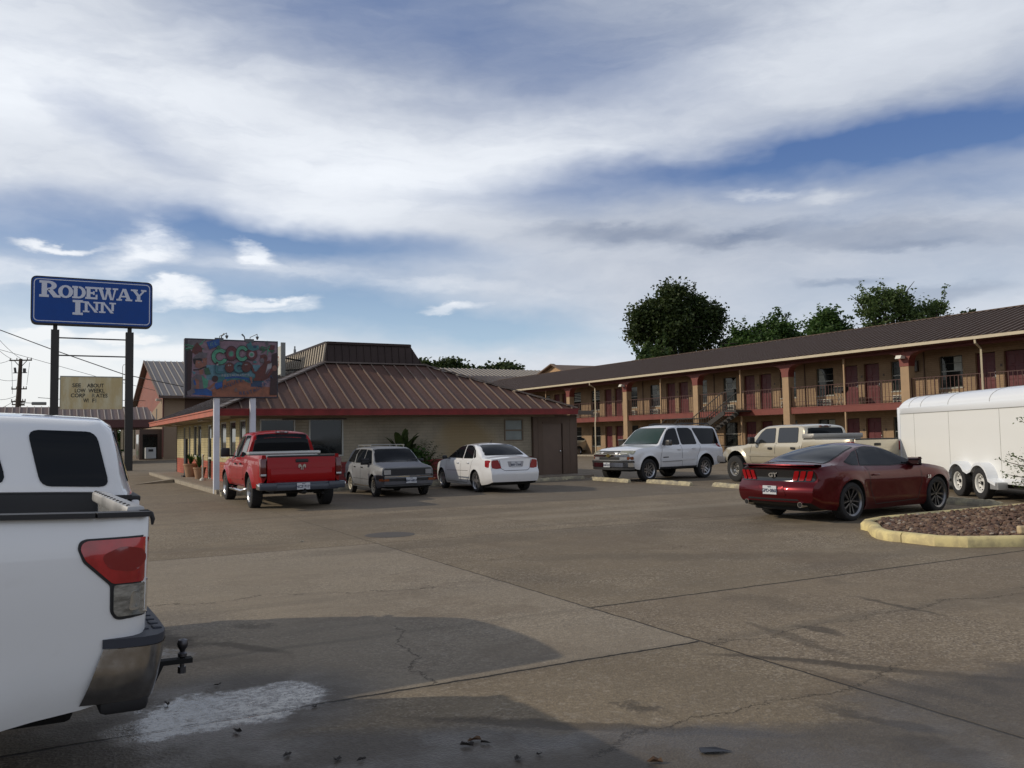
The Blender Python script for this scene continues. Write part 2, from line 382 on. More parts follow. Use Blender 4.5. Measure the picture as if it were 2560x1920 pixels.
def patch(name, poly, ax, bvh, mt, parent, off=.004, res=.07, skirt=.012, smooth=50, mb=None, mi=None):
    """a thin panel laid on the body: poly in the two coordinates across the axis"""
    pts = [];
    for (a, b), (c, d) in zip(poly, poly[1:]+poly[:1]):
        n = max(1, int(hypot(c-a, d-b)/res))
        pts += [(a+(c-a)*k/n, b+(d-b)*k/n) for k in range(n)]
    nb = len(pts); xs = [p[0] for p in pts]; ys = [p[1] for p in pts]
    def inside(x, y):
        c = False
        for i in range(nb):
            x1, y1 = pts[i]; x2, y2 = pts[i-1]
            if (y1 > y) != (y2 > y) and x < (x2-x1)*(y-y1)/(y2-y1)+x1: c = not c
        return c
    allp = list(pts)
    nx = int((max(xs)-min(xs))/res)+1; ny = int((max(ys)-min(ys))/res)+1
    for i in range(nx):
        for j in range(ny):
            x = min(xs)+(i+.5)*(max(xs)-min(xs))/nx; y = min(ys)+(j+.5)*(max(ys)-min(ys))/ny
            if inside(x, y) and min(hypot(x-a, y-b) for a, b in pts) > res*.35: allp.append((x, y))
    v2, e, f, *_ = delaunay_2d_cdt([Vector(p) for p in allp], [(i, (i+1) % nb) for i in range(nb)], [], 1, 1e-6)
    b = mb or MB(); P3 = []; N3 = []
    for p in v2: q, n = hit(bvh, ax, p.x, p.y, off); P3.append(q); N3.append(n)
    F = []
    for t in f:
        nrm = (P3[t[1]]-P3[t[0]]).cross(P3[t[2]]-P3[t[0]])
        F.append(tuple(t) if nrm.dot(N3[t[0]]) > 0 else tuple(t)[::-1])
    k = len(P3); ec = {}
    for t in F:
        for i in range(len(t)): a_, b_ = t[i], t[(i+1) % len(t)]; ec[(a_, b_)] = 1
    ring = [(a_, b_) for (a_, b_) in ec if (b_, a_) not in ec]; idx = {}
    for a_, b_ in ring:
        for q in (a_, b_):
            if q not in idx: idx[q] = len(P3); P3.append(P3[q]-N3[q]*skirt)
        F.append((a_, idx[a_], idx[b_], b_))
    b.add(P3, F, mi)
    if mb: return
    return b.build(name, mt, parent, smooth)
def ribbon(b, path, ax, bvh, w=.012, off=.003, res=.06, mi=None):
    pts = []
    for (a, c), (d, e) in zip(path, path[1:]):
        n = max(1, int(hypot(d-a, e-c)/res)); pts += [(a+(d-a)*k/n, c+(e-c)*k/n) for k in range(n)]
    pts.append(path[-1]); L = []; R = []
    for i, p in enumerate(pts):
        q = pts[min(i+1, len(pts)-1)]; r = pts[max(i-1, 0)]; dx, dy = q[0]-r[0], q[1]-r[1]; l = hypot(dx, dy) or 1; dx, dy = dx/l, dy/l
        L.append(hit(bvh, ax, p[0]-dy*w/2, p[1]+dx*w/2, off)[0]); R.append(hit(bvh, ax, p[0]+dy*w/2, p[1]-dx*w/2, off)[0])
    n = len(pts); b.add(L+R, [(i, i+1, n+i+1, n+i) for i in range(n-1)], mi)
def seams(name, paths, bvh, parent, mt=BLACK, w=.012, off=.003):
    b = MB()
    for ax, p in paths: ribbon(b, p, ax, bvh, w, off)
    return b.build(name, mt, parent)
def both(fn): fn('y+', 1); fn('y-', -1)
def wheel(parent, x, y, R, rr, width, style, side):
    """tyre > rim; outer face towards +y (side=1) or -y"""
    s = side; t = MB(); w = width/2
    prof = [(rr*.98, -w*.82), (rr*1.05, -w*.95), (R*.86, -w), (R*.965, -w*.88), (R*.995, -w*.62), (R, -w*.3), (R, w*.3), (R*.995, w*.62), (R*.965, w*.88), (R*.86, w), (rr*1.05, w*.95), (rr*.98, w*.82), (rr*.98, -w*.82)]
    t.lathe([(a, b*s) for a, b in prof], 40, 'y')
    for k in range(40):      # tread blocks
        a = 2*pi*k/40; t.M = Matrix.Rotation(a, 4, 'Y'); t.box(-R*.05, -w*.82, R*.985, R*.035, -w*.1, R*1.006); t.box(-R*.035, w*.1, R*.985, R*.05, w*.82, R*1.006)
    t.M = Matrix()
    o = t.build('wheel', TYRE, parent, 40); o.location = (x, y, R)
    r = MB(); f = w*.78*s
    r.lathe([(rr*.99, -w*.8*s), (rr*.93, -w*.5*s), (rr*.90, w*.5*s), (rr*.94, w*.80*s), (rr*1.02, w*.90*s), (rr*1.06, w*.97*s), (rr*1.0, w*.80*s)], 40, 'y', 0)
    def disc(rad, d, mi): r.lathe([(.001, d*s), (rad, d*s), (rad, (d-.02)*s)], 32, 'y', mi)
    disc(rr*.92, w*.10, 2)
    def spoke(a, w0, w1, r0, r1, d0, d1, th, mi=0, skew=0.):
        r.M = Matrix.Rotation(a, 4, 'Y')
        v = []
        for rad_, ww, dd, sk in ((r0, w0, d0, 0), (r1, w1, d1, skew)):
            v += [(sk-ww/2, dd*s, rad_), (sk+ww/2, dd*s, rad_), (sk+ww/2*.8, (dd-th)*s, rad_), (sk-ww/2*.8, (dd-th)*s, rad_)]
        q = [(0, 1, 5, 4), (1, 2, 6, 5), (2, 3, 7, 6), (3, 0, 4, 7), (0, 3, 2, 1), (4, 5, 6, 7)]
        r.add(v, q, mi); r.M = Matrix()
    if style == 'doublespoke':
        for k in range(5):
            for e in (-1, 1):
                a = 2*pi*k/5+e*.13
                spoke(a, .032, .05, rr*.16, rr*.93, w*.55, w*.72, .03, 3, e*.05); spoke(a, .012, .018, rr*.2, rr*.93, w*.55+.004, w*.72+.004, .01, 0, e*.066)
        disc(rr*.20, w*.58, 3); disc(rr*.11, w*.62, 0)
    elif style == 'star':
        for k in range(5): spoke(2*pi*k/5, .075, .10, rr*.12, rr*.94, w*.70, w*.62, .05, 0)
        disc(rr*.24, w*.72, 0)
    elif style == 'fivespoke':
        for k in range(5): spoke(2*pi*k/5+.3, .12, .15, rr*.15, rr*.95, w*.45, w*.60, .05, 0); spoke(2*pi*k/5+.3, .03, .06, rr*.25, rr*.9, w*.45+.004, w*.6+.004, .01, 3)
        disc(rr*.30, w*.5, 0)
    elif style in ('steel', 'cream', 'mod', 'truck'):
        prof = [(.001, .25), (rr*.30, .30), (rr*.36, .15), (rr*.55, .12), (rr*.72, .42), (rr*.84, .40), (rr*.90, .2)]
        r.lathe([(a, h*w*s) for a, h in prof], 32, 'y', 0)
        nh = {'steel': 8, 'cream': 8, 'mod': 8, 'truck': 8}[style]
        for k in range(nh):
            a = 2*pi*k/nh; q = rr*.70
            r.lathe([(.001, .44*w*s), (rr*.085, .44*w*s), (rr*.085, .3*w*s)], 10, 'y', 2, c=(q*sin(a), 0, q*cos(a)))
        r.lathe([(.001, w*.62*s), (rr*.12, w*.60*s), (rr*.17, w*.3*s)], 16, 'y', 0 if style != 'steel' else 2)
    for k in range(5): a = 2*pi*k/5+.6; r.lathe([(.001, w*.64*s), (.011, w*.64*s), (.011, w*.4*s)], 6, 'y', 2, c=(rr*.19*sin(a), 0, rr*.19*cos(a)))
    rm = {'cream': mat('cream_steel_rim', (.50, .46, .36), .6, var=.3, vscale=9), 'steel': mat('white_steel_rim', (.62, .62, .60), .45), 'mod': mat('cast_rim', (.40, .39, .37), .35, metal=.8), 'doublespoke': mat('smoked_alloy', (.20, .20, .21), .3, metal=.85)}.get(style, ALLOY)
    r.build('rim', [rm, rm, UNDER, DALLOY], o, 35)
    return o
def plate(parent, bvh, ax, a, z, txt, w=.305, h=.155, state='TEXAS'):
    p, n = hit(bvh, ax, a, z, 0.012); s = 1 if ax == 'x+' else -1
    b = MB(); b.rbox(p.x-.006, p.y-w/2, p.z-h/2, p.x+.006, p.y+w/2, p.z+h/2, .003); o = b.build('license_plate', PLATE, parent)
    text('plate_number', txt, .085, PTXT, o, basis((p.x+s*.009, p.y, p.z-.012), (0, s, 0), (0, 0, 1)), .003, .002, .95)
    text('plate_number', state, .026, PTXT, o, basis((p.x+s*.009, p.y, p.z+.056), (0, s, 0), (0, 0, 1)), .003, .001)
    return o
def mirrors(parent, x, y, z, mt, sx=.13, sy=.20, sz=.14):
    for s in (1, -1):
        b = MB(); b.rbox(x-sx/2, s*(y+.03), z, x+sx/2, s*(y+.03+sy), z+sz, .04, seg=3); b.bar((x, s*(y-.08), z+.02), (x, s*(y+.08), z+.03), .05, .04)
        b.build('side_mirror', mt, parent, 50)
def handle(parent, bvh, x, z, mt, l=.17, h=.035):
    for ax, s in (('y+', 1), ('y-', -1)):
        p, n = hit(bvh, ax, x, z); b = MB(); b.rbox(x-l/2, p.y+s*.028-.011, z-h/2, x+l/2, p.y+s*.028+.011, z+h/2, .01)
        b.bar((x-l*.4, p.y, z), (x-l*.4, p.y+s*.02, z), .02); b.bar((x+l*.4, p.y, z), (x+l*.4, p.y+s*.02, z), .02); b.build('door_handle', mt, parent, 50)
def under(parent, x0, x1, w, z0=.22, z1=.5):
    b = MB(); b.rbox(x0, -w, z0+.03, x1, w, z1, .03); return b.build('chassis', UNDER, parent)
def axle(b, x, w, z, r=.05): b.tube([(x, -w, z), (x, w, z)], r); b.lathe([(.001, -.12), (.13, -.08), (.14, .08), (.001, .12)], 12, 'y', c=(x, 0, z))
def windows(polys, bvh, parent, name='side_window', r=.04, trim=True, gl=None):
    for poly in polys:
        for ax in ('y+', 'y-'):
            rr = rpoly(poly, r)
            c = (sum(p[0] for p in poly)/len(poly), sum(p[1] for p in poly)/len(poly))
            o = patch(name, rr, ax, bvh, gl or GLASS, parent, .007)
            if trim:
                w = [(c[0]+(p[0]-c[0])*1+(.016 if p[0] > c[0] else -.016), p[1]+(.016 if p[1] > c[1] else -.016)) for p in poly]
                patch('window_seal', rpoly(w, r+.012), ax, bvh, BLACK, o, .003)
def screen(poly, ax, bvh, parent, name, r=.06, gl=None, t=.02):
    o = patch(name, rpoly(poly, r), ax, bvh, gl or GLASS, parent, .008, .09)
    w = [(p[0]+(t if p[0] > 0 else -t), p[1]+(t if p[1] > (min(q[1] for q in poly)+max(q[1] for q in poly))/2 else -t)) for p in poly]
    patch('window_seal', rpoly(w, r), ax, bvh, BLACK, o, .003, .09)
    return o
def place(t, x, y, azd, z=0, pitch=0.):   # heading clockwise from +Y
    t.location = (x, y, z); t.rotation_euler = (0, -pitch, radians(90-azd))
def bed(name, P, paint, parent, liner):
    """open pickup box: outer skin, rails, liner floor"""
    x0, x1 = P['x']; zr = profile_fn(P, 'rail'); bot, hw = profile_fn(P, 'bot'), profile_fn(P, 'hw'); sp = pchip(P.get('sp', [(0, .96), (.2, .985), (.5, 1.), (.8, .99), (1, .965)]))
    xc, zc, R = P['arch']; xs = set(x0+(x1-x0)*i/24 for i in range(25)); xs |= {x0+.02, x0+.05}
    xs = {x for x in xs if not (xc-R-.03 < x < xc+R+.03)} | {xc+R*cos(pi*k/20) for k in range(21)} | {xc-R-.004, xc+R+.004}
    fl = P.get('floor', .75); rings = []; bR = P.get('bowR', .05)
    for x in sorted(xs):
        zb0 = bot(x); zb = max(zb0, zc+sqrt(max(0, R*R-(x-xc)**2)) if abs(x-xc) <= R else 0); zt = zr(x); Wd = hw(x)
        def ys(z):
            f = Wd*sp((z-zb0)/(zt-zb0)); r = hypot(x-xc, z-zc); return f+P.get('flare', .02)*exp(-((r-R)/.08)**2)
        L = [(ys(zb)*.78, zb)]+[(ys(zb+(zt-.02-zb)*k/12), zb+(zt-.02-zb)*k/12) for k in range(13)]
        L += [(L[-1][0]-.006, zt-.005), (L[-1][0]-.02, zt), (L[-1][0]-.085, zt), (L[-1][0]-.09, zt-.03), (L[-1][0]-.13, fl), (0, fl)]
        rings.append([(x+bR*sst(x0+.25, x0, x)*(abs(y)/Wd)**3, y, z) for y, z in L])
    nl = len(rings[0]); V = []; F = []; MI = []
    for s in (1, -1):
        k0 = len(V)
        for rg in rings: V += [(x, s*y, z) for x, y, z in rg]
        for i in range(len(rings)-1):
            for k in range(nl-1):
                q = (k0+i*nl+k, k0+i*nl+k+1, k0+(i+1)*nl+k+1, k0+(i+1)*nl+k); F.append(q if s > 0 else q[::-1]); MI.append(1 if k >= 15 or k == 0 else 0)
        for ri in (0, len(rings)-1):
            f = tuple(k0+ri*nl+k for k in range(1, nl-1)); F.append(f); MI.append(0)
    b = MB(); b.v = [Vector(v) for v in V]; b.f = list(F); b.m = MI; yw = hw(x1)
    b.box(x1-.05, -yw+.1, fl-.2, x1-.001, yw-.1, zr(x1)-.004, 1)
    o = b.build(name, [paint, liner], parent, 40)
    return o, BVHTree.FromPolygons(V, F)

# ------------------------------------------------------------------ paints
def carpaint(name, col, metal=0., rough=.28, coat=1., dirt=(.35, .31, .26), amt=.0, spec=.5):
    mt = bpy.data.materials.new(name); mt.use_nodes = True; t = NT(mt.node_tree); c = t.n('ShaderNodeTexCoord').outputs['Object']
    z = t.n('ShaderNodeSeparateXYZ', ins={0: c}).outputs[2]; nz = t.noise(c, 4, 6, .65).outputs[0]
    f = t.math('MULTIPLY', t.ramp(t.math('ADD', z, t.math('MULTIPLY', nz, .5)), 1.0, .35), amt)
    f = t.math('ADD', f, t.math('MULTIPLY', t.ramp(nz, .55, .75), amt*.25))
    b = t.n('ShaderNodeBsdfPrincipled', ins={'Base Color': t.mix(f, col, dirt), 'Roughness': t.ramp(f, 0, 1, rough, .7), 'Metallic': metal, 'Specular IOR Level': spec, 'Coat Weight': t.ramp(f, 0, .6, coat, coat*.2), 'Coat Roughness': .03})
    t.n('ShaderNodeOutputMaterial', ins={0: b.outputs[0]}); return mt
WHITE = carpaint('white_car_paint', (.74, .75, .77), amt=.28)
WHITE2 = carpaint('white_truck_paint', (.80, .81, .82), amt=.5, rough=.35, dirt=(.48, .46, .42))
RED = carpaint('red_truck_paint', (.30, .002, .005), rough=.35, amt=.03, coat=.40, spec=.12, dirt=(.2, .05, .04))
MAROON = carpaint('dark_red_metallic_paint', (.085, .001, .004), metal=.55, rough=.32, amt=.0, coat=.55, spec=.2)
TAN = carpaint('pewter_metallic_paint', (.56, .51, .40), metal=.45, rough=.28, amt=.2)
SILV = carpaint('oxidised_silver_paint', (.21, .22, .235), metal=.2, rough=.5, coat=.15, dirt=(.055, .06, .075), amt=.8)

# ---- red coupe
def red_coupe():
    t = thing('parked_car', 'dark red sports coupe with black tail panel, beside the yellow kerbed island', 'car')
    P = dict(x=(-1.0, 3.66), top=[(-1.0, .99), (-.75, 1.03), (-.42, 1.055), (0, 1.19), (.4, 1.305), (.75, 1.365), (1.05, 1.385), (1.35, 1.36), (1.6, 1.29), (2.0, 1.13), (2.3, 1.015), (2.6, .975), (3.1, .90), (3.45, .79), (3.66, .68)],
        belt=[(-1.0, .93), (-.6, .985), (-.1, .99), (.5, .955), (1.4, .93), (2.3, .945), (2.75, .90), (3.3, .78), (3.66, .60)],
        bot=[(-1.0, .36), (-.8, .25), (-.3, .20), (.5, .17), (2.2, .17), (3.2, .19), (3.66, .24)],
        hw=[(-1.0, .86), (-.8, .915), (-.3, .95), (.1, .958), (.8, .925), (1.6, .915), (2.3, .93), (2.75, .945), (3.2, .92), (3.5, .83), (3.66, .74)],
        sp=[(0, .90), (.12, .955), (.35, .965), (.55, .98), (.72, 1.0), (.88, .985), (1, .92)], arch=[(0, .36, .385), (2.72, .36, .38)], tum=.62, gin=.05, crown=.055, rad=.09, bowF=.38, bowR=.16,
        capR=[(.2, .0), (.35, .06), (.55, .10), (.66, .06), (.72, -.03), (.94, -.01), (.97, .06)], flare=.022)
    o, B = loft('body', P, MAROON, t)
    under(t, -.8, 3.3, .62, .16, .42)
    for x in (0, 2.72):
        for s in (1, -1): wheel(t, x, s*.815, .345, .245, .25, 'doublespoke', s)
    windows([[(.42, .985), (1.38, .955), (2.18, .985), (1.98, 1.06), (1.62, 1.20), (1.3, 1.275), (.95, 1.30), (.62, 1.265)]], B, t, r=.03)
    windows([[(-.02, 1.06), (.16, 1.00), (.37, .99), (.55, 1.235), (.38, 1.20)]], B, t, 'quarter_window', r=.02)
    patch('rear_window', rpoly([(-.40, -.62), (-.40, .62), (.02, .62), (.62, .50), (.62, -.50), (.02, -.62)], .05), 'z', B, GLASS, t, .008); patch('window_seal', rpoly([(-.425, -.645), (-.425, .645), (.03, .645), (.65, .525), (.65, -.525), (.03, -.645)], .05), 'z', B, BLACK, t, .003)
    patch('windshield', rpoly([(1.52, -.52), (2.20, -.68), (2.24, 0), (2.20, .68), (1.52, .52)][::-1], .05), 'z', B, GLASS, t, .008)
    patch('tail_panel', rpoly([(-.80, .72), (.80, .72), (.84, .80), (.80, .925), (-.80, .925), (-.84, .80)], .03), 'x-', B, GLOSSB, t, .006)
    for s in (1, -1):
        for k in range(3):
            y = s*(.47+.125*k); sl = s*.035
            patch('taillight', rpoly([(y-.045-sl*.6, .735), (y+.045-sl*.6, .735), (y+.045+sl, .915), (y-.045+sl, .915)], .02), 'x-', B, REDL, t, .022, .05, .03)
    p, n = hit(B, 'x-', 0, .83); c = MB(); c.lathe([(.001, p.x-.016), (.060, p.x-.014), (.064, p.x)], 20, 'x', c=(0, 0, .83)); em = c.build('rear_emblem', GLOSSB, t)
    text('emblem_letters', 'GT', .10, CHROME, em, basis((p.x-.028, 0, .83), (0, -1, 0), (0, 0, 1)), .008, .004, 1.4)
    sp_ = MB(); q = [(-.93+.16*(abs(y)/.8)**2.4, y) for y in [k/8*.80 for k in range(-8, 9)]]
    for (x, y), (x2, y2) in zip(q, q[1:]): sp_.add([(x-.10, y, 1.012), (x2-.10, y2, 1.012), (x2-.095, y2, 1.03), (x-.095, y, 1.03), (x+.12, y, .96), (x2+.12, y2, .96), (x2+.10, y2, 1.022), (x+.10, y, 1.022)], [(0, 3, 2, 1), (4, 5, 6, 7), (0, 1, 5, 4), (2, 3, 7, 6)])
    sp_.build('spoiler', MAROON, t, 40)
    patch('rear_diffuser', rpoly([(-.62, .30), (.62, .30), (.56, .42), (-.56, .42)], .03), 'x-', B, BLACK, t, .004)
    patch('plate_recess', rpoly([(-.34, .47), (.34, .47), (.26, .66), (-.26, .66)], .03), 'x-', B, MAROON, t, .010)
    plate(t, B, 'x-', 0, .565, 'GPD·0868')
    for s in (1, -1):
        p, n = hit(B, 'x-', s*.60, .36); b = MB(); b.tube([(p.x-.03, s*.60, .325), (p.x+.25, s*.60, .325)], .05, 14); b.lathe([(.001, p.x-.031), (.042, p.x-.031)], 14, 'x', 1, c=(0, s*.60, .325)); b.build('exhaust_pipe', [CHROME, UNDER], t, 40)
        p, n = hit(B, 'x+', s*.62, .66); patch('headlight', rpoly([(s*.45, .62), (s*.78, .64), (s*.76, .72), (s*.46, .70)], .02), 'x+', B, CLEARL, t, .006)
    patch('grille', rpoly([(-.5, .42), (.5, .42), (.42, .62), (-.42, .62)], .03), 'x+', B, BLACK, t, .006)
    seams('door_seam', [(ax, p) for ax in ('y+', 'y-') for p in ([(2.16, .95), (2.22, .6), (2.10, .28), (.75, .26)], [(.75, .26), (.58, .55), (.50, .95)])]+[('x-', [(-.76, .935), (.76, .935)])], B, t)
    mirrors(t, 2.0, .82, .965, mat('mirror_maroon', (.022, .004, .006), .3, coat=.5), .10, .13, .085); handle(t, B, .72, .80, MAROON, .2, .03)
    for ax, s in (('y+', 1), ('y-', -1)):
        p, n = hit(B, ax, 2.42, .70); text('fender_badge', '5.0', .085, CHROME, t, basis((2.42, p.y+s*.01, .70), (-s, 0, 0), (0, 0, 1)), .006, .002)
    return t

# ---- white sedan
def white_sedan():
    t = thing('parked_car', 'small white four door sedan parked beside the leafy bushes at the brick wall', 'car')
    P = dict(x=(-.98, 3.58), top=[(-.98, 1.00), (-.6, 1.045), (-.42, 1.055), (-.1, 1.20), (.25, 1.36), (.6, 1.425), (1.05, 1.44), (1.5, 1.40), (1.9, 1.25), (2.3, 1.04), (2.5, .98), (3.0, .90), (3.35, .80), (3.58, .66)],
        belt=[(-.98, .95), (-.4, .96), (1., .93), (2.4, .92), (3.0, .82), (3.58, .60)], bot=[(-.98, .32), (-.7, .25), (0, .2), (2.7, .2), (3.58, .24)],
        hw=[(-.98, .76), (-.6, .835), (0, .865), (1.3, .87), (2.4, .865), (3.0, .84), (3.4, .74), (3.58, .64)], arch=[(0, .32, .35), (2.62, .32, .35)], tum=.42, gin=.04, crown=.05, rad=.1, bowF=.30, bowR=.13,
        capR=[(.2, .02), (.35, .06), (.60, .085), (.68, .02), (.95, .0)], flare=.014)
    o, B = loft('body', P, WHITE, t); under(t, -.7, 3.3, .6, .18, .42)
    for x in (0, 2.62):
        for s in (1, -1): wheel(t, x, s*.745, .305, .20, .19, 'star', s)
    windows([[(1.08, .985), (2.22, 1.00), (1.78, 1.24), (1.45, 1.335), (1.12, 1.355)], [(.30, .99), (1.0, .985), (1.04, 1.36), (.62, 1.345), (.45, 1.29)]], B, t)
    windows([[(.12, 1.03), (.25, .995), (.40, 1.26), (.28, 1.20)]], B, t, 'quarter_window', r=.015)
    screen([(-.62, 1.085), (.62, 1.085), (.52, 1.36), (-.52, 1.36)], 'x-', B, t, 'rear_window', .04); screen([(-.64, 1.04), (.64, 1.04), (.50, 1.34), (-.50, 1.34)], 'x+', B, t, 'windshield', .05)
    for s in (1, -1):
        patch('taillight', rpoly([(s*.54, .945), (s*.80, .935), (s*.82, .74), (s*.60, .69), (s*.45, .705)][::s], .03), 'x-', B, REDL, t, .010); patch('headlight', rpoly([(s*.40, .64), (s*.66, .66), (s*.66, .76), (s*.42, .74)], .03), 'x+', B, CLEARL, t, .008)
    seams('trunk_seam', [('x-', [(-.50, .93), (-.46, .70), (-.36, .64), (.36, .64), (.46, .70), (.50, .93)])], B, t, w=.014)
    patch('plate_recess', rpoly([(-.22, .74), (.22, .74), (.26, .90), (-.26, .90)], .02), 'x-', B, mat('recess_grey', (.33, .33, .35), .5), t, .004); plate(t, B, 'x-', 0, .81, 'BBY·7364')
    seams('door_seam', [(ax, p) for ax in ('y+', 'y-') for p in ([(2.22, .97), (2.24, .5), (2.16, .27), (.62, .26), (.40, .48), (.20, .95)], [(1.06, 1.0), (1.06, .27)], [(2.15, .60), (.5, .62)])], B, t, w=.009)
    handle(t, B, 1.28, .84, WHITE, .17); handle(t, B, .50, .85, WHITE, .17); mirrors(t, 2.10, .85, .94, BLACK, .11, .15, .12)
    b = MB(); b.tube([(.72, 0, 1.42), (.64, 0, 1.50)], .01); b.rbox(.66, -.03, 1.42, .78, .03, 1.445, .01); b.build('antenna', BLACK, t)
    return t

# ---- old silver estate, nose to the camera
def old_wagon():
    t = thing('parked_car', 'weathered silver old hatchback wagon with roof rack and square headlights facing the camera', 'car')
    P = dict(x=(-.72, 3.07), top=[(-.72, .95), (-.62, 1.10), (-.30, 1.32), (0, 1.375), (.5, 1.39), (1.4, 1.385), (1.62, 1.34), (2.0, 1.08), (2.2, .965), (2.6, .90), (3.07, .82)],
        belt=[(-.72, .88), (1, .88), (2.1, .88), (3.07, .80)], bot=[(-.72, .34), (0, .23), (2.4, .23), (3.07, .30)], lin=('belt',),
        hw=[(-.72, .74), (-.4, .785), (1, .79), (2.4, .79), (2.9, .77), (3.07, .74)], arch=[(0, .30, .34), (2.34, .30, .34)], tum=.34, gin=.03, crown=.035, rad=.06, bowF=.05, bowR=.06, LB=.3,
        sp=[(0, .95), (.15, .985), (.5, .995), (.75, 1.), (.9, .985), (1, .95)], flare=.03, capF=[(.3, -.02), (.55, .0), (.8, .0)])
    o, B = loft('body', P, SILV, t, smooth=32); under(t, -.6, 2.9, .56, .2, .42)
    for x in (0, 2.34):
        for s in (1, -1): wheel(t, x, s*.70, .285, .175, .16, 'cream', s)
    windows([[(1.16, .92), (1.98, .93), (1.63, 1.27), (1.22, 1.29)], [(.36, .92), (1.08, .92), (1.14, 1.295), (.50, 1.30), (.30, 1.16)], [(-.42, .95), (.24, .92), (.20, 1.14), (.40, 1.30), (-.08, 1.27)]], B, t, r=.03)
    screen([(-.63, .955), (.63, .955), (.53, 1.30), (-.53, 1.30)], 'x+', B, t, 'windshield', .05); screen([(-.58, .98), (.58, .98), (.50, 1.26), (-.50, 1.26)], 'x-', B, t, 'rear_window', .05)
    patch('grille', [(-.72, .60), (.72, .60), (.72, .775), (-.72, .775)], 'x+', B, BLACK, t, .006)
    for s in (1, -1): patch('headlight', rpoly([(s*.50, .625), (s*.69, .625), (s*.69, .755), (s*.50, .755)], .015), 'x+', B, CLEARL, t, .022); patch('taillight', [(s*.5, .62), (s*.7, .62), (s*.7, .8), (s*.5, .8)], 'x-', B, REDL, t, .01)
    for s in (1, -1): patch('turn_signal', [(s*.56, .455), (s*.74, .455), (s*.74, .52), (s*.56, .52)], 'x+', B, AMBER, t, .085)
    b = MB(); pts = [(3.10, -.70), (3.13, -.3), (3.14, 0), (3.13, .3), (3.10, .70)]
    for (x, y), (x2, y2) in zip(pts, pts[1:]): b.bar((x, y, .555), (x2, y2, .555), .05, .06, 0); b.bar((x+.02, y, .575), (x2+.02, y2, .575), .03, .02, 1); b.bar((x-.02, y, .49), (x2-.02, y2, .49), .05, .07, 2); b.bar((x-.03, y, .40), (x2-.03, y2, .40), .08, .09, 3)
    for s in (1, -1): b.bar((3.10, s*.70, .54), (2.72, s*.80, .54), .05, .12, 2)
    b.build('front_bumper', [SILV, CHROME, BLACK, mat('grey_valance', (.09, .09, .10), .6)], t)
    b = MB(); b.rbox(-.86, -.74, .44, -.72, .74, .58, .03); b.build('rear_bumper', BLACK, t)
    B2 = BVHTree.FromPolygons([(3.17, -1, 0), (3.17, 1, 0), (3.17, 1, 2), (3.17, -1, 2)], [(0, 1, 2, 3)]); plate(t, B2, 'x+', 0.05, .465, 'BW·6857')
    b = MB()
    for s in (1, -1): b.bar((-.1, s*.50, 1.425), (1.30, s*.50, 1.425), .025); [b.bar((x, s*.50, 1.36), (x, s*.50, 1.42), .03) for x in (-.05, .6, 1.25)]
    for x in (.15, 1.05): b.bar((x, -.50, 1.435), (x, .50, 1.435), .03, .02)
    b.build('roof_rack', mat('rack_metal', (.30, .30, .29), .4, metal=.5), t)
    b = MB()
    for y in (-.1, .38): b.tube([(2.16, y-.1, .985), (2.06, y+.1, 1.01), (2.03, y+.36, 1.025)], .010, 5)
    b.build('wiper', BLACK, t)
    seams('door_seam', [(ax, p) for ax in ('y+', 'y-') for p in ([(1.98, .9), (2.0, .55), (1.92, .27), (.42, .26), (.30, .5), (.26, .9)], [(1.12, .9), (1.12, .26)], [(1.95, .47), (.4, .47)])]+[('z', [(2.14, -.64), (2.14, .64)]), ('x+', [(-.72, .785), (.72, .785)])], B, t, w=.012)
    patch('hood', rpoly([(2.18, -.66), (2.18, .66), (3.02, .66), (3.02, -.66)], .03), 'z', B, carpaint('oxidised_hood_paint', (.085, .095, .125), rough=.5, coat=.2, dirt=(.22, .24, .28), amt=.9), t, .004)
    for s in (1, -1): patch('sill_strip', [(.42, .27), (1.95, .27), (1.95, .30), (.42, .30)], 'y+' if s > 0 else 'y-', B, CHROME, t, .006)
    handle(t, B, 1.28, .80, BLACK, .10); handle(t, B, .55, .80, BLACK, .10); mirrors(t, 1.80, .76, .92, BLACK, .10, .13, .10)
    return t

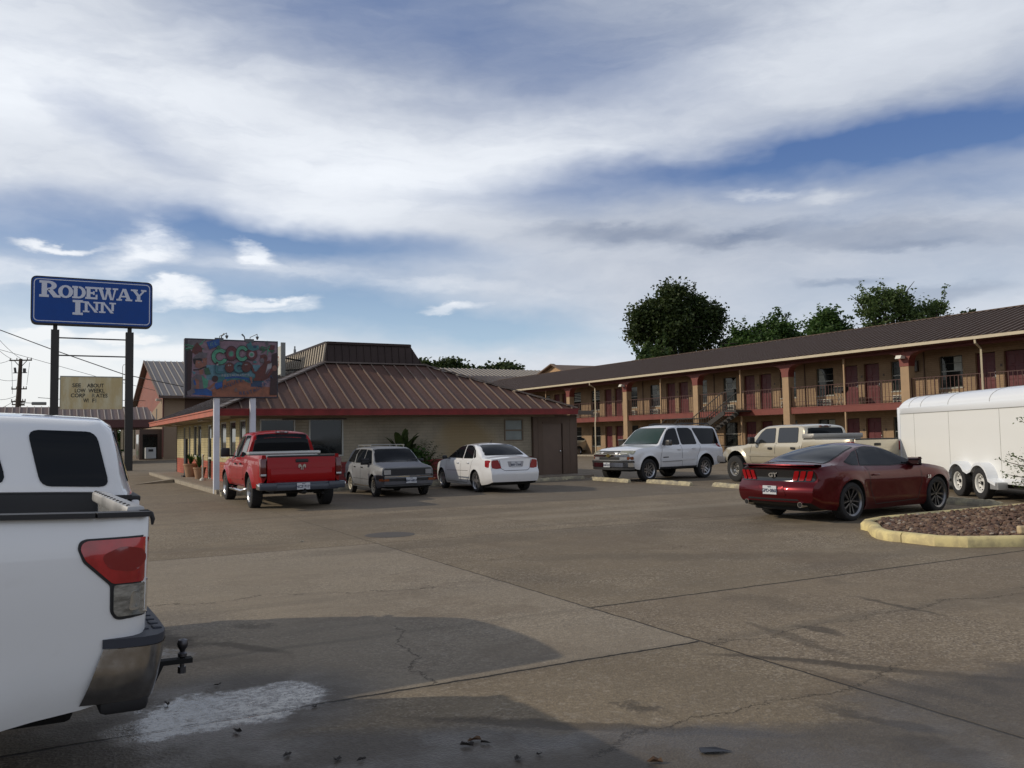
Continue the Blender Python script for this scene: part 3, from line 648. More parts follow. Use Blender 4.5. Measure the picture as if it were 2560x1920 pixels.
# ---- white SUV
def white_suv():
    t = thing('parked_car', 'white full size SUV with chrome split grille parked behind yellow wheel stops', 'suv')
    P = dict(x=(-1.10, 3.92), top=[(-1.10, 1.10), (-1.06, 1.45), (-.98, 1.80), (-.8, 1.895), (0, 1.93), (1.0, 1.94), (1.5, 1.91), (1.75, 1.84), (2.1, 1.56), (2.38, 1.30), (2.6, 1.235), (3.2, 1.19), (3.75, 1.10), (3.92, 1.0)],
        belt=[(-1.10, 1.08), (0, 1.17), (1, 1.17), (2.3, 1.17), (3.2, 1.12), (3.92, .96)], bot=[(-1.10, .55), (-.6, .45), (0, .40), (2.9, .40), (3.5, .42), (3.92, .55)],
        hw=[(-1.10, .94), (-.7, .985), (1, 1.0), (2.6, .995), (3.5, .96), (3.92, .87)], arch=[(0, .42, .47), (2.95, .42, .46)], tum=.27, gin=.03, crown=.05, rad=.09, bowF=.20, bowR=.06, LB=.6, flare=.03,
        sp=[(0, .95), (.2, .985), (.4, .99), (.7, 1.), (.88, .99), (1, .95)])
    o, B = loft('body', P, WHITE, t); under(t, -.8, 3.6, .66, .32, .55)
    for x in (0, 2.95):
        for s in (1, -1): wheel(t, x, s*.84, .385, .245, .26, 'fivespoke', s)
    windows([[(1.30, 1.235), (2.22, 1.24), (1.92, 1.60), (1.72, 1.775), (1.36, 1.80)], [(.38, 1.235), (1.20, 1.235), (1.26, 1.80), (.66, 1.80), (.50, 1.70)], [(-.92, 1.23), (.14, 1.23), (.45, 1.79), (-.80, 1.77)]], B, t, r=.07)
    GW = mat('windshield_glass', (.022, .045, .036), .04, spec=.45)
    screen([(-.80, 1.27), (.80, 1.27), (.66, 1.80), (-.66, 1.80)], 'x+', B, t, 'windshield', .06, GW); screen([(-.72, 1.25), (.72, 1.25), (.66, 1.74), (-.66, 1.74)], 'x-', B, t, 'rear_window', .06)
    patch('grille_surround', rpoly([(-.86, .73), (.86, .73), (.86, 1.06), (-.86, 1.06)], .05), 'x+', B, mat('grille_silver', (.40, .41, .42), .3, metal=.5), t, .006)
    for z0, z1 in ((.755, .845), (.945, 1.035)): patch('grille', rpoly([(-.47, z0), (.47, z0), (.47, z1), (-.47, z1)], .02), 'x+', B, BLACK, t, .016)
    patch('grille_bar', [(-.84, .865), (.84, .865), (.84, .925), (-.84, .925)], 'x+', B, CHROME, t, .030)
    p, n = hit(B, 'x+', 0, .895); b = MB(); b.prism([(-.11, .865), (-.04, .865), (-.035, .845), (.045, .845), (.04, .865), (.11, .895), (.10, .925), (.04, .925), (.035, .945), (-.045, .945), (-.04, .925), (-.11, .90)], p.x+.03, p.x+.045, 'x'); b.build('front_emblem', mat('brass', (.60, .45, .16), .25, metal=.9), t)
    for s in (1, -1):
        patch('headlight', rpoly([(s*.50, .945), (s*.90, .935), (s*.90, 1.04), (s*.50, 1.045)], .02), 'x+', B, mat('yellowed_lens', (.34, .34, .26), .15, metal=.3, coat=.7), t, .022)
        o2 = patch('turn_signal', rpoly([(s*.50, .75), (s*.76, .75), (s*.76, .85), (s*.50, .85)], .02), 'x+', B, CLEARL, t, .022); patch('side_marker', rpoly([(s*.77, .75), (s*.90, .76), (s*.90, .86), (s*.77, .85)], .02), 'x+', B, AMBER, t, .022)
        patch('taillight', rpoly([(s*.72, .92), (s*.90, .92), (s*.88, 1.22), (s*.72, 1.22)], .02), 'x-', B, REDL, t, .012)
    b = MB(); q = [(3.99-.26*(abs(y)/.95)**2.4, y) for y in [k/6*.97 for k in range(-6, 7)]]
    for (x, y), (x2, y2) in zip(q, q[1:]): b.bar((x, y, .585), (x2, y2, .585), .07, .14, 0); b.bar((x-.02, y, .69), (x2-.02, y2, .69), .12, .07, 1); b.bar((x-.03, y, .465), (x2-.03, y2, .465), .08, .10, 1)
    b.build('front_bumper', [CHROME, BLACK], t, 30)
    b = MB(); b.rbox(-1.24, -.95, .48, -1.06, .95, .66, .04); b.build('rear_bumper', BLACK, t, 40)
    B2 = BVHTree.FromPolygons([(4.02, -1, 0), (4.02, 1, 0), (4.02, 1, 2), (4.02, -1, 2)], [(0, 1, 2, 3)]); plate(t, B2, 'x+', .0, .585, 'DB9·K27')
    seams('door_seam', [(ax, p) for ax in ('y+', 'y-') for p in ([(2.28, 1.2), (2.40, .75), (2.38, .44), (.52, .42), (.48, .75), (.22, 1.2)], [(1.28, 1.2), (1.28, .42)])], B, t, w=.012)
    for s in ('y+', 'y-'): patch('side_molding', [(.56, .68), (2.36, .66), (2.36, .74), (.56, .75)], s, B, WHITE, t, .018); patch('door_trim', [(1.32, .655), (2.30, .645), (2.30, .672), (1.32, .682)], s, B, mat('trim_grey', (.30, .30, .31), .5), t, .024); patch('rocker_trim', [(.50, .405), (2.44, .405), (2.44, .47), (.50, .47)], s, B, BLACK, t, .012)
    for s in ('y+', 'y-'): patch('door_badge', [(2.0, .79), (2.26, .785), (2.26, .815), (2.0, .82)], s, B, BLACK, t, .010)
    handle(t, B, 1.44, 1.06, WHITE, .16, .05); handle(t, B, .66, 1.08, WHITE, .16, .05); mirrors(t, 2.10, .98, 1.20, mat('mirror_dark', (.05, .045, .04), .3, coat=.4), .16, .20, .20)
    b = MB()
    for s in (1, -1): b.tube([(-.7, s*.62, 1.90), (-.62, s*.63, 1.96), (.9, s*.64, 1.975), (1.2, s*.64, 1.925)], .022, 6)
    for x in (-.3, .5): b.bar((x, -.62, 1.965), (x, .62, 1.965), .05, .02)
    b.build('roof_rack', BLACK, t)
    for xx, yy in ((1.35, .42), (1.35, -.42)):
        pass
    return t
# ------------------------------------------------------------------ pickups
def tailgate(t, paint, x, w, z0, z1, cap=BLACK, hz=None, hw=.15, th=.06):
    b = MB(); b.rbox(x-th, -w, z0, x, w, z1, .018, 0); b.rbox(x-th-.006, -w*.985, z1-.015, x+.01, w*.985, z1+.028, .012, 1)
    for z in (z0+(z1-z0)*.62,): b.rbox(x-th-.008, -w*.9, z0+.05, x-th+.01, w*.9, z0+(z1-z0)*.55, .01, 0)
    o = b.build('tailgate', [paint, cap], t, 40); hz = hz or z1-.10
    h = MB(); h.rbox(x-th-.022, -hw, hz-.045, x-th+.01, hw, hz+.035, .02); h.build('handle', BLACK, o, 40); return o
def hitch(b, x, z): b.bar((x+.3, 0, z), (x-.12, 0, z), .065, .065); b.bar((x-.10, 0, z), (x-.22, 0, z+.02), .09, .03)
def red_pickup():
    t = thing('parked_truck', 'bright red pickup with dark rear window parked nose in at the restaurant', 'pickup truck')
    P = dict(x=(.93, 4.55), top=[(.93, 1.70), (.98, 1.80), (1.2, 1.86), (1.8, 1.885), (2.3, 1.87), (2.6, 1.76), (2.95, 1.47), (3.2, 1.29), (3.4, 1.24), (3.9, 1.19), (4.3, 1.10), (4.55, .96)],
        belt=[(.93, 1.16), (2.8, 1.14), (3.3, 1.08), (4.2, 1.0), (4.55, .85)], bot=[(.93, .46), (3, .46), (4.2, .48), (4.55, .55)],
        hw=[(.93, .965), (2.5, .975), (3.3, .955), (4.0, .965), (4.55, .86)], arch=[(3.57, .40, .45)], tum=.30, gin=.04, crown=.05, rad=.10, bowF=.2, bowR=.02, LB=.5, flare=.05)
    o, B = loft('cab', P, RED, t); under(t, -1.0, 4.2, .62, .34, .60)
    o2, B2 = bed('bed', dict(x=(-1.15, .91), rail=[(-1.15, 1.28), (.91, 1.25)], bot=[(-1.15, .60), (-.6, .50), (.91, .46)], hw=[(-1.15, .93), (-.9, .965), (0, .985), (.91, .97)], arch=(0, .42, .46), flare=.06, floor=.8), RED, t, BLACK)
    for x in (0, 3.57):
        for s in (1, -1): wheel(t, x, s*.86, .385, .235, .27, 'truck', s)
    windows([[(1.86, 1.21), (2.86, 1.19), (2.62, 1.48), (2.4, 1.72), (1.92, 1.75)], [(1.16, 1.22), (1.76, 1.21), (1.82, 1.75), (1.22, 1.74)]], B, t, r=.05)
    screen([(-.74, 1.27), (.74, 1.27), (.62, 1.77), (-.62, 1.77)], 'x-', B, t, 'rear_window', .06); screen([(-.74, 1.32), (.74, 1.32), (.64, 1.74), (-.64, 1.74)], 'x+', B, t, 'windshield', .06)
    b = MB(); b.rbox(.915, -.17, 1.80, .96, .17, 1.85, .012, 0)
    for y in (-.10, .10): b.rbox(.90, y-.035, 1.812, .93, y+.035, 1.842, .01, 1)
    b.build('cargo_light', [DREDL, CLEARL], t)
    tg = tailgate(t, RED, -1.14, .80, .62, 1.235, hz=1.14, hw=.15)
    b = MB(); s_ = lambda pts: b.prism([(-y, z) for y, z in pts][::-1], -1.222, -1.205, 'x')
    for s in (1, -1): b.prism([(s*.01, 1.02), (s*.05, 1.06), (s*.085, 1.04), (s*.09, .985), (s*.065, .955), (s*.06, .985), (s*.055, 1.0), (s*.03, .985), (s*.028, .93), (s*.01, .92)][::s], -1.228, -1.206, 'x')
    b.build('tailgate_emblem', CHROME, tg)
    for s in (1, -1):
        b = MB(); b.rbox(-1.195, s*.885-.07, .76, -1.03, s*.885+.07, 1.20, .03, 0); b.rbox(-1.205, s*.885-.062, .79, -1.19, s*.885+.062, .84, .01, 1); b.build('taillight', [DREDL, CLEARL], t, 45)
    b = MB()
    for y in (-.8, .8): b.rbox(-1.36, y-.20, .47, -1.10, y+.20, .64, .03, 0)
    b.rbox(-1.34, -.85, .45, -1.16, .85, .60, .03, 0); b.rbox(-1.30, -.97, .56, -1.0, .97, .64, .02, 0)
    for s in (1, -1): b.rbox(-1.33, s*.98-.04, .48, -1.0, s*.98+.04, .62, .02, 1)
    b.build('rear_bumper', [mat('bumper_paint_blue', (.035, .045, .065), .35, coat=.3), CHROME], t, 40)
    BB = BVHTree.FromPolygons([(-1.345, -1, 0), (-1.345, 1, 0), (-1.345, 1, 2), (-1.345, -1, 2)], [(0, 1, 2, 3)]); plate(t, BB, 'x-', 0, .545, 'NCZ·7171')
    b = MB(); hitch(b, -1.30, .40); b.lathe([(.001, .50), (.028, .49), (.025, .44), (.001, .43)], 10, 'z', c=(-1.49, 0, 0)); b.build('tow_hitch', UNDER, t)
    b = MB(); axle(b, 0, .8, .37); b.tube([(-.6, -.45, .35), (-1.2, -.5, .36)], .035); b.build('rear_axle', UNDER, t)
    b = MB(); b.rbox(.55, -.86, 1.10, .90, .86, 1.30, .02, 0); b.rbox(.53, -.90, 1.26, .91, .90, 1.335, .012, 0); b.rbox(.66, -.90, 1.335, .72, .90, 1.345, .003, 0)
    tag(b.build('truck_toolbox', mat('aluminium', (.48, .48, .46), .38, metal=.75), t, 40))
    for s in (1, -1):
        b = MB(); b.tube([(.95, s*.80, .42), (1.1, s*.98, .36), (2.7, s*.98, .36), (2.85, s*.80, .42)], .04, 10); b.build('side_step', CHROME, t, 40)
        patch('headlight', rpoly([(s*.55, .88), (s*.84, .88), (s*.82, 1.02), (s*.56, 1.04)], .02), 'x+', B, CLEARL, t, .01)
    patch('grille', rpoly([(-.48, .72), (.48, .72), (.50, 1.04), (-.50, 1.04)], .05), 'x+', B, BLACK, t, .01)
    seams('door_seam', [(ax, p) for ax in ('y+', 'y-') for p in ([(2.92, 1.15), (3.0, .8), (2.98, .5), (1.0, .48), (1.0, 1.16)], [(1.80, 1.18), (1.78, .48)])], B, t, w=.014)
    for s in ('y+', 'y-'): patch('side_molding', [(1.0, .64), (3.02, .62), (3.02, .665), (1.0, .685)], s, B, RED, t, .020)
    handle(t, B, 1.98, 1.03, BLACK, .16, .05); handle(t, B, 1.30, 1.04, BLACK, .16, .05); mirrors(t, 2.75, .97, 1.20, BLACK, .13, .24, .24)
    return t
def tan_pickup():
    t = thing('parked_truck', 'lifted tan crew cab pickup with grey toolbox behind the red coupe', 'pickup truck')
    P = dict(x=(.62, 4.62), top=[(.62, 1.62), (.66, 1.76), (.9, 1.83), (1.6, 1.85), (2.3, 1.83), (2.6, 1.74), (2.95, 1.47), (3.2, 1.29), (3.4, 1.25), (3.9, 1.21), (4.4, 1.14), (4.62, 1.02)],
        belt=[(.62, 1.24), (2.9, 1.22), (3.3, 1.17), (4.3, 1.08), (4.62, .96)], bot=[(.62, .60), (3, .60), (4.2, .62), (4.62, .72)],
        hw=[(.62, .97), (2.5, .98), (3.3, .965), (4.2, .96), (4.62, .88)], arch=[(3.66, .52, .50)], tum=.26, gin=.03, crown=.04, rad=.08, bowF=.16, bowR=.02, LB=.5, flare=.05)
    o, B = loft('cab', P, TAN, t); under(t, -1.0, 4.2, .62, .50, .72)
    o2, B2 = bed('bed', dict(x=(-1.30, .60), rail=[(-1.30, 1.37), (.60, 1.36)], bot=[(-1.30, .74), (-.6, .62), (.60, .60)], hw=[(-1.30, .94), (-1., .97), (.60, .975)], arch=(0, .52, .50), flare=.04, floor=.9), TAN, t, BLACK)
    for x in (0, 3.66):
        for s in (1, -1): wheel(t, x, s*.90, .425, .225, .33, 'mod', s)
    MG = mat('mirror_tint_glass', (.02, .022, .025), .09, metal=.0, spec=.8)
    windows([[(1.86, 1.28), (2.82, 1.27), (2.55, 1.58), (2.36, 1.70), (1.92, 1.72)], [(.86, 1.29), (1.72, 1.28), (1.76, 1.72), (.92, 1.72)]], B, t, r=.05, gl=MG)
    screen([(-.72, 1.36), (.72, 1.36), (.64, 1.70), (-.64, 1.70)], 'x-', B, t, 'rear_window', .05); screen([(-.74, 1.33), (.74, 1.33), (.66, 1.72), (-.66, 1.72)], 'x+', B, t, 'windshield', .06)
    b = MB(); b.rbox(.60, -.20, 1.745, .68, .20, 1.79, .012, 0); [b.rbox(.585, y-.05, 1.755, .62, y+.05, 1.785, .01, 1) for y in (-.12, .12)]; b.build('cargo_light', [DREDL, CLEARL], t)
    tailgate(t, TAN, -1.29, .82, .78, 1.36, hz=1.22, hw=.12)
    for s in (1, -1):
        b = MB(); b.rbox(-1.34, s*.90-.07, 1.04, -1.16, s*.90+.075, 1.30, .03, 0); b.build('taillight', REDL, t, 45)
        patch('headlight', rpoly([(s*.50, 1.0), (s*.86, .99), (s*.84, 1.10), (s*.52, 1.12)], .03), 'x+', B, CLEARL, t, .01)
        patch('turn_signal', rpoly([(4.38, .98), (4.58, .97), (4.56, 1.06), (4.40, 1.07)], .02), 'y+' if s > 0 else 'y-', B, AMBER, t, .01)
    patch('grille', rpoly([(-.46, .82), (.46, .82), (.46, 1.08), (-.46, 1.08)], .05), 'x+', B, BLACK, t, .01)
    b = MB(); b.rbox(4.50, -.94, .60, 4.80, .94, .84, .05); b.rbox(4.3, -.96, .62, 4.6, -.86, .82, .02); b.rbox(4.3, .86, .62, 4.6, .96, .82, .02); b.build('front_bumper', mat('grey_bumper', (.10, .10, .11), .35, coat=.3), t, 40)
    b = MB(); b.rbox(-1.44, -.92, .66, -1.28, .92, .80, .03); b.build('rear_bumper', CHROME, t, 40)
    b = MB(); axle(b, 0, .8, .42); axle(b, 3.66, .8, .42); b.build('axle', UNDER, t)
    b = MB(); b.rbox(.12, -.90, 1.18, .56, .90, 1.46, .02, 0); b.rbox(.10, -.96, 1.40, .58, .96, 1.54, .02, 0); b.rbox(.11, .955, 1.425, .15, .965, 1.455, .003, 1); b.rbox(.2, .958, 1.43, .46, .966, 1.50, .003, 0)
    b.build('truck_toolbox', [mat('grey_toolbox', (.36, .35, .33), .45, metal=.4), BLACK], t, 40)
    seams('door_seam', [(ax, p) for ax in ('y+', 'y-') for p in ([(2.90, 1.2), (2.98, .9), (2.96, .63), (.72, .62), (.72, 1.24)], [(1.79, 1.26), (1.78, .62)])], B, t, w=.014)
    for s in ('y+', 'y-'): patch('side_molding', [(.66, .85), (3.02, .85), (3.02, .93), (.66, .93)], s, B, TAN, t, .026)
    handle(t, B, 2.0, 1.10, BLACK, .18, .07); handle(t, B, .98, 1.11, BLACK, .18, .07); mirrors(t, 2.72, .97, 1.24, BLACK, .14, .22, .22)
    return t
def near_pickup():
    t = thing('parked_truck', 'white pickup filling the left edge, with red tail lamp, chrome bumper and tow ball', 'pickup truck')
    xt = -1.17
    o2, B2 = bed('bed', dict(x=(xt, .98), rail=[(xt, 1.335), (.98, 1.36)], bot=[(xt, .80), (xt+.05, .66), (xt+.14, .55), (xt+.45, .50), (-.5, .47), (.98, .46)], hw=[(xt, .925), (xt+.03, .95), (xt+.10, .972), (xt+.25, .985), (0, 1.0), (.98, .99)], arch=(0, .46, .47), flare=.035, floor=.82, bowR=.03,
        sp=[(0, .93), (.12, .965), (.35, .985), (.65, 1.), (.85, .995), (1, .965)]), WHITE2, t, BLACK)
    P = dict(x=(1.0, 4.65), top=[(1.0, 1.72), (1.06, 1.86), (1.3, 1.92), (2.2, 1.93), (2.5, 1.86), (3.0, 1.50), (3.2, 1.36), (3.5, 1.29), (4.2, 1.2), (4.65, 1.05)],
        belt=[(1.0, 1.24), (3., 1.22), (3.6, 1.16), (4.65, .96)], bot=[(1., .46), (3, .46), (4.2, .48), (4.65, .55)], hw=[(1.0, .99), (3.5, .99), (4.2, .97), (4.65, .88)], arch=[(3.7, .42, .47)], tum=.28, gin=.03, crown=.05, rad=.1, bowF=.2, bowR=.02)
    o, B = loft('cab', P, WHITE2, t); under(t, -.9, 4.2, .62, .36, .60)
    for x in (0, 3.7):
        for s in (1, -1): wheel(t, x, s*.86, .40, .235, .28, 'truck', s)
    windows([[(1.95, 1.30), (2.9, 1.28), (2.6, 1.60), (2.4, 1.80), (2.0, 1.82)], [(1.16, 1.31), (1.85, 1.30), (1.88, 1.82), (1.2, 1.81)]], B, t, r=.05)
    screen([(-.72, 1.35), (.72, 1.35), (.64, 1.82), (-.64, 1.82)], 'x-', B, t, 'rear_window'); screen([(-.74, 1.42), (.74, 1.42), (.66, 1.84), (-.66, 1.84)], 'x+', B, t, 'windshield')
    # rail caps
    for s in (1, -1):
        b = MB(); q = [(xt+.03, .895), (xt+.25, .94), (0, .95), (.98, .94)]
        for (x, y), (x2, y2) in zip(q, q[1:]): b.bar((x, s*y, 1.337+(x-xt)*.0116), (x2, s*y2, 1.337+(x2-xt)*.0116), .10, .022)
        b.build('bed_rail_cap', BLACK, t)
    b = MB(); b.rbox(xt+.01, -.84, .80, xt+.06, .84, 1.33, .02, 0)
    b.rbox(xt+.015, -.84, 1.30, xt+.06, .84, 1.345, .015, 1)
    # black lip that curls over the top edge at the gate
    for s in (1, -1):
        b.tube([(xt+.06, s*.88, 1.345), (xt+.03, s*.88, 1.345), (xt+.012, s*.88, 1.335), (xt+.004, s*.88, 1.31), (xt+.006, s*.88, 1.285)], [.008, .010, .011, .010, .005], 10, 1)
    b.rbox(xt+.02, -.76, 1.30, xt+.10, .76, 1.362, .015, 2)
    for k in range(12): b.lathe([(.001, 1.368), (.008, 1.366), (.009, 1.36)], 6, 'z', 1, c=(xt+.085, -.70+k*.127, 0))
    b.build('tailgate', [WHITE2, BLACK, mat('bed_aluminium', (.42, .42, .42), .5, metal=.5, var=.2)], t, 40)
    # tail lamp wrapped round the corner of the bed
    for s, ax in ((-1, 'y-'), (1, 'y+')):
        zz = lambda P: [(xt+a*.86, .893+(z-.755)*.355/.43) for a, z in P]
        lo = patch('taillight', rpoly(zz([(.004, 1.185), (.33, 1.178), (.355, 1.165), (.362, 1.13), (.335, 1.06), (.21, .935), (.205, .80), (.185, .765), (.16, .755), (.04, .762), (.004, .775)]), .012, 3), ax, B2, BLACK, t, .005, .035)
        patch('red_lens', rpoly(zz([(.008, 1.175), (.32, 1.168), (.343, 1.155), (.350, 1.125), (.325, 1.07), (.20, .945), (.010, .945)]), .012, 3), ax, B2, mat('tail_lamp_red', (.40, .014, .018), .10, coat=1., var=.3, vscale=7), lo, .013, .03)
        patch('dark_lens', rpoly(zz([(.06, 1.115), (.16, 1.135), (.26, 1.09), (.22, 1.02), (.10, 1.0), (.05, 1.05)]), .03), ax, B2, mat('tail_lamp_dark', (.22, .006, .010), .10, coat=1.), lo, .0145, .03)
        patch('clear_lens', rpoly(zz([(.012, .938), (.195, .938), (.192, .80), (.175, .775), (.05, .772), (.012, .785)]), .014, 3), ax, B2, mat('reverse_lamp_lens', (.30, .31, .30), .12, metal=.5, coat=1., var=.5, vscale=22, stretch=(1, 1, 2.5)), lo, .013, .03)
        patch('lamp_bulb', rpoly(zz([(.075, .90), (.115, .90), (.125, .80), (.075, .80)]), .015), ax, B2, mat('lamp_reflector', (.55, .55, .52), .15, metal=.8), lo, .0145, .03)
    # bumper: chrome end caps, black tread pad on top
    b = MB()
    # rows along the bumper: (x of top, x of bottom, outward y)
    path = [(xt+.195, xt+.275, .975), (xt+.13, xt+.18, .990), (xt+.03, xt+.04, .990), (xt-.025, xt-.0, .965), (xt-.055, xt-.02, .92), (xt-.075, xt-.035, .84), (xt-.085, xt-.045, .60), (xt-.09, xt-.05, .30), (xt-.09, xt-.05, 0)]
    for s in (1, -1):
        rows = []
        for x0_, x1_, y in path: rows.append([(x0_+(x1_-x0_)*f, s*(y-(0.0 if f < .7 else (f-.7)*.16)), .775-.235*f) for f in (0, .06, .3, .6, .85, 1.)])
        vs = [p for r in rows for p in r]; n = 6
        fs = [(i*n+k, i*n+k+1, (i+1)*n+k+1, (i+1)*n+k) for i in range(len(rows)-1) for k in range(n-1)]
        b.add(vs, fs if s < 0 else [f[::-1] for f in fs], 0)
        top = [(x+.004, s*(y-.002)) for x, _, y in path]; tp = [(xt+.19, s*.88), (xt+.04, s*.88), (xt+.04, 0)]
        poly = top+tp[::-1]
        if sum(a[0]*c[1]-c[0]*a[1] for a, c in zip(poly, poly[1:]+poly[:1])) < 0: poly = poly[::-1]
        b.prism(poly, .777, .815, 'z', 1)
        for i in range(8):
            for j in range(2): b.rbox(xt-.060+j*.055, s*(.06+i*.105)-.035, .812, xt-.022+j*.055, s*(.06+i*.105)+.035, .822, .004, 1)
    o = b.build('rear_bumper', [mat('dull_chrome', (.40, .40, .41), .20, metal=1., var=.15, vscale=14), mat('bumper_pad', (.030, .034, .048), .6)], t, 35)
    for s in (1, -1): b = MB(); b.rbox(xt-.0, s*.72-.22, .485, xt+.20, s*.72+.22, .60, .03); b.build('bumper_valance', BLACK, t, 40)
    hx = xt+.20; b = MB(); b.M = Matrix.Translation((0, 0, -.20)); b.bar((hx+.2, 0, .56), (hx-.30, 0, .56), .06, .06, 0); b.prism([(hx-.26, .51), (hx-.26, .595), (hx-.32, .595), (hx-.38, .68), (hx-.56, .68), (hx-.56, .655), (hx-.41, .655), (hx-.33, .48)][::-1], -.03, .03, 'y', 0)
    b.lathe([(.001, .60), (.012, .60), (.012, .68), (.024, .69), (.024, .705), (.014, .715), (.016, .725), (.027, .742), (.030, .757), (.024, .778), (.001, .786)], 14, 'z', 1, c=(hx-.51, 0, 0)); b.lathe([(.001, .60), (.022, .60), (.022, .635), (.001, .635)], 6, 'z', 1, c=(hx-.51, 0, 0)); b.M = Matrix()
    b.build('tow_hitch', [UNDER, mat('dark_steel', (.10, .10, .11), .35, metal=.9)], t, 40)
    b = MB(); axle(b, 0, .8, .40); b.build('rear_axle', UNDER, t)
    seams('bed_seam', [('y-', [(xt+.01, .735), (xt+.35, .725), (.4, .72)])], B2, t, w=.004, off=.001)
    return t
def cap_pickup():
    t = thing('parked_truck', 'white pickup with a tall fibreglass bed cap and tinted side windows behind the nearest truck', 'pickup truck')
    xt = -1.15
    bed('bed', dict(x=(xt, .98), rail=[(xt, 1.26), (.98, 1.28)], bot=[(xt, .58), (.98, .46)], hw=[(xt, .93), (0, .97), (.98, .96)], arch=(0, .42, .46), flare=.03, floor=.8), WHITE2, t, BLACK)
    P = dict(x=(1.0, 4.5), top=[(1.0, 1.66), (1.06, 1.78), (1.3, 1.83), (2.2, 1.84), (2.5, 1.77), (3.0, 1.42), (3.2, 1.30), (3.5, 1.22), (4.2, 1.14), (4.5, 1.0)],
        belt=[(1.0, 1.2), (3., 1.18), (3.6, 1.1), (4.5, .9)], bot=[(1., .46), (3, .46), (4.2, .48), (4.5, .55)], hw=[(1.0, .96), (3.5, .96), (4.2, .94), (4.5, .86)], arch=[(3.6, .42, .46)], tum=.28, gin=.03, crown=.05, rad=.1, bowF=.2, bowR=.02)
    o, B = loft('cab', P, WHITE2, t); under(t, -.9, 4.2, .62, .36, .60)
    for x in (0, 3.6):
        for s in (1, -1): wheel(t, x, s*.84, .38, .225, .26, 'truck', s)
    windows([[(1.95, 1.26), (2.9, 1.24), (2.6, 1.52), (2.4, 1.70), (2.0, 1.72)], [(1.16, 1.27), (1.85, 1.26), (1.88, 1.72), (1.2, 1.71)]], B, t, r=.05); screen([(-.74, 1.36), (.74, 1.36), (.66, 1.74), (-.66, 1.74)], 'x+', B, t, 'windshield')
    tailgate(t, WHITE2, xt+.01, .80, .64, 1.235)
    Pc = dict(x=(xt-.04, 1.02), top=[(xt-.04, 1.275), (xt, 1.40), (xt+.07, 1.62), (xt+.14, 1.80), (xt+.22, 1.855), (-.4, 1.875), (1.02, 1.885)], belt=[(xt-.04, 1.268), (xt, 1.30), (xt+.06, 1.36), (1.02, 1.37)], lin=('belt', 'bot', 'top'), bot=[(xt-.04, 1.262), (1.02, 1.262)],
        hw=[(xt-.04, .95), (1.02, .965)], sp=[(0, 1.0), (1, .985)], tum=.22, gin=.0, crown=.05, rad=.16, bowF=.0, bowR=.10, LB=.3, flare=0)
    o3, B3 = loft('bed_cap', Pc, WHITE2, t, smooth=50)
    b = MB()
    for s in (1, -1): b.bar((xt+.02, s*.955, 1.262), (1.0, s*.97, 1.275), .03, .03)
    b.build('cap_seal', BLACK, t)
    for ax in ('y-', 'y+'):
        patch('cap_window', rpoly([(xt+.165, 1.335), (xt+.60, 1.345), (xt+.70, 1.735), (xt+.265, 1.725)][::-1], .07), ax, B3, GLASS, t, .008)
        patch('cap_window', rpoly([(xt+.80, 1.36), (xt+1.55, 1.36), (xt+1.55, 1.62), (xt+.88, 1.62)], .09), ax, B3, GLASS, t, .008)
    patch('rear_window', rpoly([(-.62, 1.36), (.62, 1.36), (.5, 1.74), (-.5, 1.74)], .06), 'x-', B3, GLASS, t, .008)
    for s in (1, -1):
        b = MB(); b.rbox(xt-.03, s*.87-.06, .78, xt+.14, s*.87+.065, 1.16, .03); b.build('taillight', REDL, t, 45)
    b = MB(); b.rbox(xt-.10, -.86, .48, xt+.02, .86, .66, .04); b.build('rear_bumper', CHROME, t, 40)
    b = MB(); b.rbox(xt-.07, -.93, 1.29, xt-.01, -.86, 1.32, .01); b.build('cap_latch', BLACK, t)
    return t
def far_suv():
    t = thing('parked_car', 'tan SUV partly hidden behind the brown shed, in front of the motel', 'suv')
    P = dict(x=(-1.0, 3.5), top=[(-1.0, 1.0), (-.95, 1.5), (-.7, 1.72), (0, 1.75), (1.3, 1.74), (1.7, 1.5), (2.1, 1.16), (2.8, 1.08), (3.3, .98), (3.5, .8)], belt=[(-1, 1.0), (2.1, 1.0), (3.5, .76)], bot=[(-1, .4), (3.5, .4)],
        hw=[(-1, .85), (0, .9), (2.7, .9), (3.5, .78)], arch=[(0, .36, .40), (2.7, .36, .40)], tum=.3, crown=.05, rad=.1, bowF=.2)
    o, B = loft('body', P, mat('beige_paint', (.40, .36, .28), .35, metal=.3, coat=.8), t); under(t, -.8, 3.2, .6, .3, .5)
    for x in (0, 2.7):
        for s in (1, -1): wheel(t, x, s*.78, .345, .22, .2, 'fivespoke', s)
    windows([[(1.1, 1.06), (1.95, 1.06), (1.5, 1.58), (1.15, 1.6)], [(.2, 1.06), (1.0, 1.06), (1.05, 1.6), (.25, 1.6)]], B, t); screen([(-.66, 1.2), (.66, 1.2), (.56, 1.62), (-.56, 1.62)], 'x+', B, t, 'windshield')
    patch('headlight', [(.5, .76), (.78, .76), (.78, .88), (.5, .88)], 'x+', B, CLEARL, t, .01); patch('headlight', [(-.5, .76), (-.78, .76), (-.78, .88), (-.5, .88)][::-1], 'x+', B, CLEARL, t, .01)
    return t
